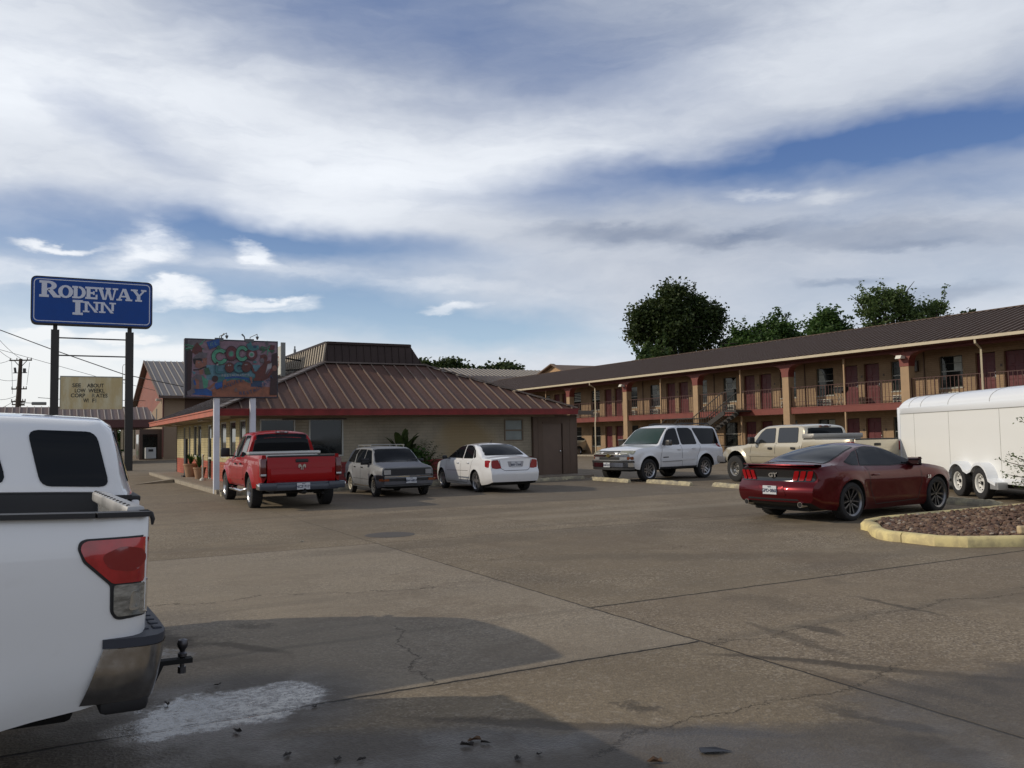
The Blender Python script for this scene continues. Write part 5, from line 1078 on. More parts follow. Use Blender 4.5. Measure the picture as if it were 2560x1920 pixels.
    b.build('mansard_cap', [ROOF_D], t)
    b = MB(); b.tube([(10.1, 40, 5.2), (10.1, 40, 5.85)], .06); b.tube([(10.1, 40, 5.85), (10.1, 40, 6.0)], .035); b.build('vent_pipe', mat('vent_grey', (.2, .22, .24), .5, metal=.5), t)
    # fascia and soffit
    b = MB(); b.prism([(RY0-.05, 2.62), (RY0-.02, 2.42), (RY0+.06, 2.42), (RY0+.06, 2.62)], RX0-.02, RX1, 'x'); b.bar((RX0-.05, RY0-.05, 2.625), (RX1+.03, RY0-.05, 2.625), .04, .03); b.build('front_fascia', FASCIA, t)
    b = MB(); b.box(RX0-.05, RY0+.062, 2.44, RX0+.03, RY1, 2.62); b.bar((RX0-.06, RY0, 2.635), (RX0-.06, RY1, 2.635), .05, .05); b.box(RX0-.03, RY1, 2.44, RX1, RY1+.05, 2.62); b.box(RX1, RY0+.06, 2.44, RX1+.05, RY1, 2.62); b.build('side_fascia', FASCIA_LIT, t)
    b = MB(); b.box(RX0+.032, RY0+.062, 2.425, 5.795, RY1, 2.455); b.box(5.797, RY0+.062, 2.425, RX1, 29.055, 2.455); b.build('soffit', mat('cream_soffit', (.33, .28, .19), .8), t)
    b = MB(); b.box(5.2, 28.9, 2.36, 17.5, 29.02, 2.422); b.build('trim_board', mat('trim_board_tan', (.22, .17, .11), .7), t)
    for ya, yb in ((44.2, 45.6), (40.6, 42.), (33., 34.2)): b = MB(); b.rbox(4.95, ya, 2.37, 5.25, yb, 2.425, .02); b.build('soffit_light', mat('lamp_cover_dusty', (.35, .31, .25), .5), t)
    b = MB(); b.box(6.9, 28.94, 2.30, 9.1, 29.0, 2.345); b.build('awning_rail', mat('dark_brown', (.06, .045, .035), .6), t)
    b = MB(); b.box(18.05, 28.6, 2.50, 19.1, 31.5, 2.58); b.box(18.05, 28.55, 2.42, 19.1, 28.6, 2.58); b.build('side_canopy', mat('side_canopy_brown', (.11, .085, .065), .7), t)
    return t
restaurant()
# raised walk round the restaurant, with ramp
b = MB(); WK = mat('walk_concrete', (.24, .20, .155), .85, var=.2, vscale=2, bump=.004, bscale=25)
b.prism([(4.62, 27.55), (18.4, 27.55), (18.4, 29.5), (5.9, 29.5), (5.9, 47.5), (4.55, 47.5), (4.55, 38.2)], .0, .10, 'z'); tag(b.build('restaurant_walk', WK), kind='structure')
b = MB(); pts = [(4.55, 46.5), (4.55, 38.0), (4.60, 28.0), (4.62, 27.5)]
for (x, y), (x2, y2) in zip(pts, pts[1:]): b.bar((x, y, .065), (x2, y2, .065), .16, .135)
b.bar((4.62, 27.47, .065), (16.0, 27.47, .065), .16, .135); tag(b.build('walk_kerb', CONC), kind='structure')
b = MB(); b.add([(4.45, 37.9, .13), (4.45, 36.9, .13), (2.9, 36.3, .0), (4.45, 37.9, 0), (4.45, 36.9, 0), (2.9, 36.35, .0)], [(0, 1, 2), (1, 4, 5, 2), (0, 2, 5, 3), (0, 3, 4, 1)]); tag(b.build('ramp_kerb', CONC), kind='structure')

# ------------------------------------------------------------------ motel wing
PER = 7.54; P0 = 27.0; YA, YB = 14.0, 80.0; WX, BX = 37.7, 36.0; FL, CE = 2.91, 5.33
def motel():
    t = thing('motel_building', 'long two storey tan motel wing with red doors, balcony and brown ribbed roof', 'building')
    ops = []
    for k in range(-2, 7):
        P = P0+PER*k
        ops += [(P+.95, P+2.15, 'w'), (P+2.86, P+3.81, 'd'), (P+4.21, P+5.16, 'd'), (P+5.80, P+6.99, 'w')]
    ops = [o for o in ops if o[0] > YA+.2 and o[1] < YB-.2]
    b = MB()
    for z0, z1 in ((0, 2.90), (2.90, 5.45)):
        f = z0+.02 if z0 else .1; last = YA
        for a, c, k in ops:
            b.box(WX, last, z0, WX+.25, a, z1); h0 = f if k == 'd' else f+.62; h1 = f+2.15
            if h0 > z0: b.box(WX, a, z0, WX+.25, c, h0)
            b.box(WX, a, h1, WX+.25, c, z1); last = c
        b.box(WX, last, z0, WX+.25, YB, z1)
    b.box(WX, YA-.25, 0, 45.9, YA, 5.45); b.box(WX, YB, 0, 45.9, YB+.25, 5.45); b.box(45.9, YA-.25, 0, 46.15, YB+.25, 5.45)
    b.build('wall', TANB, t)
    b = MB(); b.box(WX+.6, YA, .01, WX+.65, YB, 5.4); b.build('interior', DARKIN, t)
    # one of each kind, then copies
    def door():
        b = MB(); b.box(WX+.14, 0, 0, WX+.18, .95, 2.12)
        for y0, y1 in ((.13, .42), (.53, .82)):
            for z0, z1 in ((.2, .75), (.85, 1.45), (1.55, 1.95)): b.rbox(WX+.125, y0, z0, WX+.141, y1, z1, .012)
        d = b.build('door', DOORR, t); h = MB(); h.rbox(WX+.10, .06, .93, WX+.14, .11, 1.12, .01); h.tube([(WX+.10, .085, 1.0), (WX+.06, .085, 1.0), (WX+.06, .19, 1.0)], .014, 8); h.lathe([(.001, WX+.09), (.03, WX+.095), (.03, WX+.14)], 10, 'x', c=(0, .085, 1.22)); q_ = MB(); q_.box(WX-.012, -.32, 1.45, WX-.002, -.22, 1.57); q_.build('room_number_plate', mat('plaque_dark', (.10, .07, .05), .5), d); h.build('handle', mat('satin_handle', (.7, .68, .62), .25, metal=.7), d, 40); return d
    def window(kind):
        b = MB(); w, h = 1.2, 1.53
        for q in ((0, 0, .06, h), (w-.06, 0, w, h), (.06, 0, w-.06, .05), (.06, h-.05, w-.06, h), (.06, h*.50, w-.06, h*.50+.05), (.06, h*.75, w-.06, h*.75+.02)): b.box(WX+.08, q[0], q[1], WX+.13, q[2], q[3], 1 if q[1] == h*.50 else 0)
        b.box(WX-.03, -.02, -.05, WX+.08, w+.02, -.002, 1)
        f = b.build('window', [mat('olive_window_frame', (.10, .10, .08), .6), FRAMEW], t); g = MB(); g.box(WX+.115, .06, .05, WX+.122, w-.06, h-.05); g.build('pane', WGL, f)
        c = MB()
        if kind == 1: c.prism([(.14, .8), (.50, .8), (.46, 1.05), (.33, 1.30), (.14, 1.45)], WX+.105, WX+.113, 'x'); c.prism([(1.06, .8), (.86, .8), (.9, 1.1), (1.06, 1.42)][::-1], WX+.105, WX+.113, 'x')
        elif kind == 2: c.prism([(.66, .8), (1.10, .8), (1.10, 1.46), (.90, 1.38), (.74, 1.1)], WX+.105, WX+.113, 'x')
        elif kind == 3: c.box(WX+.105, .1, .8, WX+.113, .5, 1.46)
        elif kind == 4: 
            for q in range(5): c.box(WX+.105, .1, .82+q*.13, WX+.113, 1.1, .88+q*.13)
        if kind: c.build('curtain', CURT, f)
        return f
    def ac():
        b = MB(); b.rbox(WX-.16, .12, 0, WX+.02, 1.02, .40, .015, 0)
        for i in range(4):
            for j in range(4): b.box(WX-.168, .155+j*.212, .035+i*.088, WX-.158, .155+j*.212+.19, .035+i*.088+.068, 1)
        return b.build('air_conditioner', [mat('air_conditioner_white', (.66, .64, .56), .5), DARKIN], t)
    protos = {'d': door(), 'a': ac()}; W_ = {}; first = dict(d=True, a=True)
    def put(key, y, z, tx=0):
        o = protos[key]
        if first.get(key): first[key] = False
        else: o = copy_tree(o, t)
        o.location = (0, y, z)
    rng = random.Random(3)
    for a, c, k in ops:
        for fl, f in ((0, .1), (1, 2.92)):
            if k == 'd': put('d', a, f)
            else:
                kind = rng.choice([1, 2, 1, 3, 0]) if fl else rng.choice([0, 0, 3]); kind = 4 if a > 53 and fl else kind; key = 'w%d' % kind
                if key not in protos: protos[key] = window(kind); first[key] = True
                put(key, a, f+.64)
                if rng.random() < .85 or (fl and a < 50): put('a', a+.02, f+.03)
    # walkway, balcony slab, beam, posts
    b = MB(); b.box(BX, YA, 0, WX, YB, .10); b.build('walkway', CONC, t)
    b = MB(); b.box(BX+.003, YA, 2.58, WX, YB, 2.90, 1); b.box(BX-.02, YA, 2.575, BX+.0, YB, 2.91, 0); b.box(BX-.035, YA, 2.885, BX+.05, YB, 2.925, 0); b.build('balcony_slab', [REDP, mat('slab_underside', (.16, .11, .075), .8)], t)
    for k in range(-1, 7):
        P = P0+PER*k
        if P > YB-1: break
        b = MB(); b.box(BX-.12, P-.23, 0, BX+.30, P+.23, 4.62, 0)
        # flared red capital blending to the arch beam
        pr = [(-.25, 4.62), (.25, 4.62), (.25, 4.84), (.29, 4.99), (.38, 5.12), (.56, 5.22), (.9, 5.299), (-.9, 5.299), (-.56, 5.22), (-.38, 5.12), (-.29, 4.99), (-.25, 4.84)]
        b.prism([(P+y, z) for y, z in pr], BX-.14, BX+.32, 'x', 1); b.box(BX-.14, P-.02, 5.30, BX-.13, P+.02, 5.43, 1); b.build('pillar', [TANP, REDP], t)
        if k in (0, 3): b = MB(); b.M = Matrix.Translation((BX-.16, P-.1, 4.98)); b.prism([(-.35, 0), (0, 0), (0, .12), (-.27, .16)], 0, .30, 'y'); b.M = Matrix(); b.build('flood_light', mat('lamp_white', (.75, .73, .66), .4, coat=.4), t)
        # slim post or downspout half way
        Q = P+3.66
        if k in (-1, 3):
            b = MB(); x = BX-.16; b.tube([(35.3, Q-.1, 5.47), (35.3, Q-.1, 5.32), (x, Q, 5.08), (x, Q, 3.02), (x, Q, 2.90), (x-.05, Q, 2.45), (x-.05, Q, .3), (x-.22, Q, .12)], .055, 4); b.build('downspout', CREAM, t)
        else:
            b = MB(); b.box(BX, Q-.04, 2.92, BX+.08, Q+.04, 5.32); b.box(BX, Q-.04, .1, BX+.08, Q+.04, 2.575); b.build('post', TANP, t)
        # railing from pillar to pillar
        for y0, y1 in ((P+.24, Q-.05), (Q+.05, P+PER-.24)):
            stair = (k == 1 and y0 > Q)
            if stair: y0 = Q+1.25
            b = MB(); b.bar((BX+.04, y0, 4.02), (BX+.04, y1, 4.02), .035, .03); b.bar((BX+.04, y0, 3.22), (BX+.04, y1, 3.22), .02); b.bar((BX+.04, y0, 3.05), (BX+.04, y1, 3.05), .02)
            n = int((y1-y0)/.19)
            for i in range(n+1): y = y0+(y1-y0)*i/n; b.bar((BX+.04, y, 2.925), (BX+.04, y, 4.02), .022 if i % 6 else .04)
            b.build('railing', RAILI, t)
    b = MB(); b.box(BX-.10, YA, 5.30, BX+.30, YB, 5.438); b.build('beam', SOFFIT, t)
    b = MB(); b.box(35.362, YA, 5.44, WX, YB, 5.48); b.build('soffit', SOFFIT, t)
    b = MB(); b.box(35.22, YA-.3, 5.47, 35.36, YB+.3, 5.60); b.build('gutter', CREAM, t)
    b = MB(); n = 40; roof_plane(b, (35.25, YB+.3, 5.57), (35.25, YA-.3, 5.57), (41.8, YA-.3, 7.52), (41.8, YB+.3, 7.52), .05, .40, 0, 1, rh=.075, rw=.06); roof_plane(b, (48.1, YA-.3, 5.60), (48.1, YB+.3, 5.60), (41.8, YB+.3, 7.52), (41.8, YA-.3, 7.52), .05, .8); b.bar((41.8, YA-.3, 7.55), (41.8, YB+.3, 7.55), .3, .06)
    b.build('roof', [ROOF_M, mat('roof_rib', (.15, .105, .082), .5, metal=.3)], t)
    b = MB()
    for x in (36.2, 47.9): pass
    b.prism([(35.6, 5.45), (48., 5.45), (41.8, 7.46)], YA-.1, YA, 'y'); b.prism([(35.6, 5.45), (48., 5.45), (41.8, 7.46)], YB, YB+.1, 'y'); b.build('gable', TANW, t)
    # outside stair: upper flight, landing, lower flight
    b = MB(); y0, z0, y1, z1 = 38.35, 2.90, 41.1, 1.45; X0, X1 = 34.75, 35.85
    b.box(X0, 37.3, 2.80, 35.965, y0, 2.90); n = 9
    for i in range(n): y = y0+(y1-y0)*(i+.5)/n; z = z0+(z1-z0)*(i+1)/n; b.box(X0+.05, y-.14, z-.02, X1-.05, y+.14, z+.02, 1)
    for x in (X0, X1): b.bar((x, y0-.1, z0-.10), (x, y1+.1, z1-.10), .06, .28, 0)
    b.box(X0, y1, 1.38, X1, y1+2.6, 1.45)
    y2 = y1+2.6
    for i in range(8): y = y2+.26*(i+.5); z = 1.45-1.45*(i+1)/9; b.box(X0+.05, y-.13, z-.02, X1-.05, y+.13, z+.02, 1)
    for x in (X0, X1): b.bar((x, y2, 1.35), (x, y2+2.3, 0.05), .06, .26, 0)
    for x in (X0, X1):
        for y in (y1+.1, y2-.1): b.bar((x, y, 0), (x, y, 1.40), .08)
        b.bar((x, y0, z0+1.08), (x, y1, z1+1.08), .04); b.bar((x, y1, z1+1.08), (x, y2, z1+1.08), .04); b.bar((x, y0-1.0, z0+1.1), (x, y0, z0+1.08), .04) if x == X0 else None
        for i in range(14): f = i/13; y = y0+(y1-y0)*f; z = z0+(z1-z0)*f; b.bar((x, y, z), (x, y, z+1.08), .02)
        for i in range(1, 12): y = y1+2.6*i/12; b.bar((x, y, 1.45), (x, y, 2.53), .02)
        b.bar((x, y2, 2.53), (x, y2+2.2, 1.15), .04)
    b.build('staircase', [IRON, mat('steel_tread', (.16, .15, .14), .5, metal=.4)], t)
    b = MB(); b.rbox(WX-.14, 27.55, 4.45, WX, 27.9, 5.0, .02); b.build('fire_extinguisher_box', mat('box_bronze', (.07, .055, .045), .4), t)
    b = MB()
    for P in (P0, P0+PER, P0+2*PER, P0+3*PER): b.tube([(WX-.03, P-.98+3.3, .1) if 0 else (WX-.03, P+.25, 2.95), (WX-.03, P+.25, 5.4)], .03, 6)
    b.build('conduit', mat('conduit_brown', (.12, .075, .05), .6), t)
    return t
motel()
b = MB(); bb = MB()
t = thing('barbecue_grill', 'black kettle barbecue grill on thin legs on the upper motel walkway', 'grill', (36.55, 31.35, 2.925))
g = MB(); g.prism([(-.32, .80), (-.20, .66), (.20, .66), (.32, .80), (.32, .98), (-.32, .98)], -.2, .2, 'x'); g.build('firebox', mat('grill_black', (.015, .015, .015), .5), t)
for sx, sy in ((-.15, -.2), (.15, -.2), (-.15, .2), (.15, .2)): g = MB(); g.bar((sx, sy, .68), (sx*1.2, -sy*.9, 0), .025); g.build('leg', mat('grill_leg', (.4, .36, .28), .5), t)
# rear motel wings seen over the roofs
t = thing('motel_building', 'rear motel wing whose long brown roof shows above the restaurant roof', 'building')
b = MB(); b.box(26, 84.6, 0, 60, 94, 5.5); b.build('wall', TANW, t)
b = MB(); roof_plane(b, (25, 83.5, 5.6), (61, 83.5, 5.6), (61, 90, 8.75), (25, 90, 8.75), .05, .45, rh=.06); roof_plane(b, (61, 96.5, 5.6), (25, 96.5, 5.6), (25, 90, 8.75), (61, 90, 8.75), .05, .9); b.build('roof', ROOF_G, t)
t = thing('gabled_building', 'tan stucco gable peeking above the far end of the motel roof', 'building')
gx = 52.; gl, gr, ga = ATX(1350, 938, gx), ATX(1428, 935, gx), ATX(1386, 913, gx)
b = MB(); b.prism([(gr.y, 0), (gl.y, 0), (gl.y, gl.z), (ga.y, ga.z), (gr.y, gr.z)][::-1], gx, gx+9, 'x'); b.build('wall', mat('peach_stucco', (.50, .32, .18), .85), t)
b = MB(); b.bar((gx-.3, gl.y+.3, gl.z-.1), (gx-.3, ga.y, ga.z+.1), .5, .14); b.bar((gx-.3, ga.y, ga.z+.1), (gx-.3, gr.y-.3, gr.z-.1), .5, .14); b.add([(gx-.2, ga.y, ga.z+.05), (gx+9.2, ga.y, ga.z+.05), (gx+9.2, gr.y-.3, gr.z-.1), (gx-.2, gr.y-.3, gr.z-.1), (gx-.2, gl.y+.3, gl.z-.1), (gx+9.2, gl.y+.3, gl.z-.1)], [(0, 1, 2, 3), (0, 4, 5, 1)]); b.build('roof', mat('gable_trim_roof', (.16, .11, .08), .7), t)

# ------------------------------------------------------------------ office building with porch
def office():
    t = thing('office_building', 'two storey office block with maroon gable, ribbed roof and tan lower walls', 'building')
    X0, Y0, Y1, X1 = 9.6, 87.5, 115.5, 60; Ym = 101.5
    MG_ = mat('maroon_stucco', (.25, .095, .075), .8, var=.12, vscale=1); b = MB()
    b.prism([(Y0, 3.6+2.3), (Ym+3.5, 4.6-.6), (Y1, 3.4), (Y1, 6.4), (Ym, 10.3), (Y0, 6.35)][::1], X0, X0+.3, 'x', 1); b.prism([(Y0, 0), (Y1, 0), (Y1, 3.4), (Ym+3.5, 4.0), (Y0, 5.9)], X0, X0+.3, 'x', 0); b.box(X0+.3, Y0, 0, X1, Y0+.3, 6.35, 0); b.build('wall', [mat('office_tan', (.30, .22, .15), .85, var=.08, vscale=1), MG_], t)
    b = MB(); b.box(X0+1.9, Y0-.03, .3, X0+6, Y0-.002, 5.9); b.box(X0+1.9, Y0-.06, 3.0, X0+6, Y0-.031, 3.4, 1); b.build('recess_panel', [mat('recess_shade_brown', (.10, .06, .045), .8), SOFFIT], t)  # flat dark panel paints the shade of a recessed balcony
    b = MB(); roof_plane(b, (X0-.5, Y0-1.2, 6.0), (X1, Y0-1.2, 6.0), (X1, Ym, 10.55), (X0-.5, Ym, 10.55), .12, .62, 0, 1, rh=.08, rw=.07); roof_plane(b, (X1, Y1+1.2, 6.0), (X0-.5, Y1+1.2, 6.0), (X0-.5, Ym, 10.55), (X1, Ym, 10.55), .12, .9, 0, 1); b.build('roof', [mat('grey_brown_seam_roof', (.12, .10, .092), .45, metal=.3), mat('pale_roof_rib', (.36, .33, .29), .5)], t)
    b = MB(); b.box(X0-.55, Y0-1.3, 5.75, X1, Y0-1.18, 5.98); b.bar((X0-.5, Y0-1.2, 5.95), (X0-.5, Ym, 10.5), .1, .25); b.bar((X0-.5, Y1+1.2, 5.95), (X0-.5, Ym, 10.5), .1, .25); b.build('rake_board', mat('bronze_fascia', (.10, .065, .05), .6), t)
    b = MB(); b.tube([(X0-.05, Y0-.06, 5.9), (X0-.05, Y0-.06, .2)], .06, 6); b.build('downspout', mat('downspout_maroon', (.13, .04, .035), .5), t)
    b = MB()
    for y, z in ((89.3, 5.6), (106.5, 5.3)): b.rbox(X0-.5, y-.2, z, X0-.02, y+.2, z+.25, .05)
    b.build('wall_lamp', mat('lamp_white2', (.6, .58, .52), .5), t)
    for y, z0, z1 in ((93.3, 3.2, 5.0), (99.5, 4.4, 4.8)):
        b = MB(); b.box(X0-.03, y-.35, z0, X0-.002, y+.35, z1); b.build('window', FRAMED, t)
    # porch roof (driveway canopy) in front
    b = MB(); roof_plane(b, (-14, 74.5, 3.47), (7.6, 74.5, 3.47), (7.2, 77, 4.55), (-13.4, 77, 4.55), .08, .5, 0, 1, rh=.06, rw=.06); roof_plane(b, (7.6, 86.5, 3.47), (-14, 86.5, 3.47), (-13.4, 84, 4.55), (7.2, 84, 4.55), .08, .9); b.add([(7.6, 74.5, 3.47), (7.6, 86.5, 3.47), (7.2, 84, 4.55), (7.2, 77, 4.55)], [(0, 1, 2, 3)]); b.box(-13.3, 77, 4.4, 7.1, 84, 4.54)
    b.build('canopy_roof', [mat('canopy_roof_brown', (.17, .12, .105), .5, metal=.2), mat('canopy_rib', (.42, .36, .31), .5)], t)
    b = MB(); b.box(-13.9, 74.5, 2.85, 7.5, 74.7, 3.44); b.box(7.3, 74.7, 2.85, 7.5, 86.4, 3.44); b.box(-13.9, 74.7, 2.8, 7.3, 86.4, 2.85); b.build('canopy_fascia', mat('maroon_band', (.085, .030, .028), .6), t)
    for x, y in ((4.55, 75.1), (1., 75.1), (-8, 75.1), (5.3, 85.5), (-1, 85.5)):
        b = MB(); b.box(x-.2, y-.2, 0, x+.2, y+.2, 2.85); b.build('column', mat('column_dark_brown', (.10, .075, .055), .7), t)
    b = MB(); b.box(7.6, 88.6, 0, 9.58, 92.5, 2.9, 0); b.box(7.57, 89.0, .1, 7.599, 91.4, 2.4, 1); b.box(7.9, 88.57, .1, 9.2, 88.599, 2.4, 1); b.build('entrance', [mat('entrance_brown', (.11, .075, .06), .8), WGL], t)
    return t
office()
t = thing('ice_machine', 'small white ice machine standing at the office entrance under the canopy', 'ice machine', (7.9, 86.2, 0))
b = MB(); b.rbox(0, -.4, .12, .9, .4, 1.15, .04, 0); b.rbox(.04, -.42, .16, .86, -.40, .70, .01, 0); b.box(.25, -.43, .78, .65, -.421, 1.0, 1); b.build('cabinet', [mat('machine_white', (.50, .52, .52), .45), BLACK], t)
t = thing('vertical_slat_wall', 'pale corrugated wall panel beyond the office canopy', 'wall')
b = MB()
for i in range(16): b.box(8.2+i*.32, 120, .8, 8.4+i*.32, 120.12, 4.2, 0)
b.box(8.1, 120.12, .8, 13.3, 120.2, 4.2, 1); b.box(13.3, 119.9, 0, 13.5, 120.2, 4.5, 0); b.build('panel', [mat('pale_slat', (.52, .46, .32), .6), mat('slat_shadow_gap', (.20, .17, .12), .7)], t)
# ------------------------------------------------------------------ blue motel sign
def slab_letters():
    """slab serif capitals as polygons in a unit-high box"""
    def bx(a, b_, c, d): return [(a, b_), (c, b_), (c, d), (a, d)]
    def ring(cx, cy, rx, ry, ix, iy, a0, a1, n=14):
        o = [(cx+rx*cos(radians(a0+(a1-a0)*i/n)), cy+ry*sin(radians(a0+(a1-a0)*i/n))) for i in range(n+1)]; q = [(cx+ix*cos(radians(a0+(a1-a0)*i/n)), cy+iy*sin(radians(a0+(a1-a0)*i/n))) for i in range(n+1)]
        return [[o[i], o[i+1], q[i+1], q[i]] for i in range(n)]
    L = {}
    L['I'] = (.56, [bx(.15, .13, .41, .87), bx(0, 0, .56, .13), bx(0, .87, .56, 1)])
    L['N'] = (1.05, [bx(.12, .11, .26, .89), bx(0, 0, .38, .11), [(0, .89), (.36, .89), (.34, 1), (0, 1)], [(.26, .89), (.36, .89), (.92, .0), (.74, 0)][::-1], bx(.80, .0+.22, .92, .89), bx(.66, .89, 1.05, 1)])
    L['E'] = (.86, [bx(.10, .13, .33, .87), bx(0, 0, .82, .13), bx(0, .87, .80, 1), bx(.33, .44, .54, .56), bx(.54, .36, .62, .64), bx(.70, .66, .80, .87), bx(.72, .13, .82, .36)])
    L['D'] = (.92, [bx(.10, .12, .33, .88), bx(0, 0, .42, .12), bx(0, .88, .42, 1)]+ring(.42, .5, .48, .5, .25, .38, -90, 90))
    L['O'] = (.98, ring(.49, .5, .49, .52, .24, .39, 0, 360, 26))
    L['R'] = (1.06, [bx(.12, .12, .36, .88), bx(0, 0, .46, .12), bx(0, .88, .46, 1), bx(.36, .44, .46, .54)]+ring(.46, .72, .40, .28, .17, .16, -90, 90)+[[(.40, .46), (.62, .50), (.92, .10), (.72, .0)][::-1], bx(.72, 0, 1.06, .12)])
    L['W'] = (1.42, [bx(-.02, .89, .42, 1), [(.10, .89), (.32, .89), (.52, 0), (.38, 0)][::-1], [(.52, 0), (.60, 0), (.78, .89), (.66, .89)], [(.64, .89), (.86, .89), (1.04, 0), (.92, 0)][::-1], [(1.04, 0), (1.10, 0), (1.30, .89), (1.20, .89)], bx(.58, .891, .94, 1), bx(1.08, .89, 1.44, 1)])
    L['A'] = (1.06, [bx(-.02, 0, .34, .11), [(.10, .11), (.22, .11), (.50, 1), (.42, 1)], [(.42, 1), (.64, 1), (.96, .11), (.72, .11)][::-1], bx(.62, 0, 1.08, .11), bx(.28, .30, .74, .40)])
    L['Y'] = (1.06, [bx(.42, .11, .64, .46), bx(.30, 0, .76, .11), [(.10, .89), (.34, .89), (.64, .46), (.42, .46)][::-1], [(.50, .46), (.64, .46), (.96, .89), (.84, .89)], bx(-.02, .89, .44, 1), bx(.72, .89, 1.08, 1)])
    return L
def motel_sign():
    Y = 54.75; t = thing('motel_sign', 'tall blue roadside sign on two dark posts with a cream letter board between them', 'sign', (2.17, Y, 0))
    DK = mat('sign_post_black', (.030, .028, .026), .6); x0, x1, z0, z1 = -.97-2.17, 5.32-2.17, 8.36, 11.06
    for x in (.26-2.17, 4.12-2.17):
        b = MB(); b.box(x-.21, -.21, 0, x+.21, .21, 8.08); b.box(x-.11, -.11, 8.08, x+.11, .11, 8.40); b.build('post', DK, t)
    rr = rpoly([(x0, z0), (x1, z0), (x1, z1), (x0, z1)], .34, 8)
    b = MB(); b.prism(rr, -.35, .35, 'y'); b.build('sign_box', mat('sign_case_navy', (.012, .014, .022), .45), t)
    b = MB(); b.prism(rpoly([(x0+.07, z0+.07), (x1-.07, z0+.07), (x1-.07, z1-.07), (x0+.07, z1-.07)], .30, 8), -.362, -.351, 'y'); f = b.build('sign_face', mat('sign_blue', (.008, .060, .28), .45, spec=.25, var=.08, vscale=1), t)
    wt = mat('sign_white', (.62, .65, .74), .4)
    b = MB(); o = rpoly([(x0+.14, z0+.15), (x1-.14, z0+.15), (x1-.14, z1-.15), (x0+.14, z1-.15)], .26, 8); q = rpoly([(x0+.185, z0+.195), (x1-.185, z0+.195), (x1-.185, z1-.195), (x0+.185, z1-.195)], .22, 8)
    for i in range(len(o)): j = (i+1) % len(o); b.prism([o[i], o[j], q[j], q[i]], -.370, -.363, 'y')
    b.build('border_line', wt, f)
    L = slab_letters()
    def fat(p, d=.018):      # push the edges of a convex piece outward
        n = len(p); A = sum(p[i][0]*p[(i+1) % n][1]-p[(i+1) % n][0]*p[i][1] for i in range(n)); p = p if A > 0 else p[::-1]; o = []
        for i in range(n):
            a, q, c = Vector(p[i-1]), Vector(p[i]), Vector(p[(i+1) % n]); e1 = (q-a).normalized(); e2 = (c-q).normalized(); nn = Vector((e1.y+e2.y, -e1.x-e2.x)); l = nn.length
            o.append(tuple(q+nn/l*min(d*1.5, d*2/l)) if l > .1 else tuple(q))
        return o
    def word(s, x, zb, h, xe, name):
        tot = sum(L[c][0]*.97 for c in s)*h; k = (xe-x)/tot; ly = 0
        b = MB(); X = x
        for c in s:
            w, polys = L[c]
            for i, p in enumerate(polys): ly += 1; b.prism([(X+a*h*k, zb+c2*h) for a, c2 in fat(p)], -.380-(i % 7)*.0006, -.3635, 'y')
            X += w*.97*h*k
        b.build(name, wt, f)
    word('R', x0+.43, z1-1.17, .90, x0+1.42, 'letter'); word('ODEWAY', x0+1.36, z1-1.16+.0, .68, x0+5.90, 'lettering')
    word('I', x0+2.10, z1-2.10, .82, x0+2.58, 'letter'); word('NN', x0+2.62, z1-1.93, .60, x0+4.28, 'lettering')
    for z in (7.64, 6.64): b = MB(); b.bar((.47-2.17, 0, z), (3.91-2.17, 0, z), .07, .07); b.build('cross_bar', DK, t)
    m0, m1, zb, zt = .56-2.17, 3.76-2.17, 3.58, 5.42
    b = MB(); b.box(m0, -.12, zb, m1, .12, zt, 0); b.box(m0-.02, -.14, zt, m1+.02, .14, zt+.05, 1); b.box(m0-.025, -.14, zb-.05, m0, .14, zt, 1); b.box(m1, -.14, zb-.05, m1+.025, .14, zt, 1)
    for z in (3.7, 5.3): b.bar((m0-.1, 0, z), (m0, 0, z), .06); b.bar((m1, 0, z), (m1+.14, 0, z), .06)
    mq = b.build('letter_board', [mat('aged_cream_plastic', (.64, .58, .39), .55, col2=(.54, .43, .22), var=.5, vscale=.9, stretch=(2.2, 1, .6)), mat('board_rim', (.33, .35, .33), .5)], t)
    CH = mat('changeable_letters', (.020, .022, .016), .5); CG = mat('faded_letter', (.22, .21, .15), .5)
    for s, xa, xb, z, mt in (('SEE', 1.16, 1.60, 4.94, CH), ('ABOUT', 1.91, 2.78, 4.94, CH), ('LOW', 1.29, 1.84, 4.645, CH), ('WEEKL', 1.98, 2.82, 4.645, CH), ('CORP', 1.09, 1.82, 4.365, CH), ('R', 2.17, 2.34, 4.365, CG), ('ATES', 2.37, 2.98, 4.365, CH), ('WI', 1.72, 1.99, 4.08, CH), ('F', 2.19, 2.31, 4.08, CH), ('I', 2.34, 2.40, 4.08, CG)):
        o = text('board_text', s, .27, mt, mq, Matrix(), .006, .005); xs = [v.co.x for v in o.data.vertices]; ys = [v.co.y for v in o.data.vertices]; k = (xb-xa)/(max(xs)-min(xs)); kz = .225/(max(ys)-min(ys))
        o.data.transform(Matrix.Translation(((xa+xb)/2-2.17, -.127, z)) @ Matrix.Rotation(pi/2, 4, 'X') @ Matrix.Diagonal((k if s != 'I' else 1, kz, 1, 1)) @ Matrix.Translation((-(max(xs)+min(xs))/2, -(max(ys)+min(ys))/2, 0)))
    b = MB(); b.tube([(3.0+.78-2.17, .2, 5.3), (3.0+.78-2.17, .2, 6.1), (3.0+.83-2.17, .2, 6.2), (3.0+.95-2.17, .1, 6.2)], .015, 5); b.build('conduit', mat('conduit_grey', (.3, .32, .32), .5), t)
motel_sign()

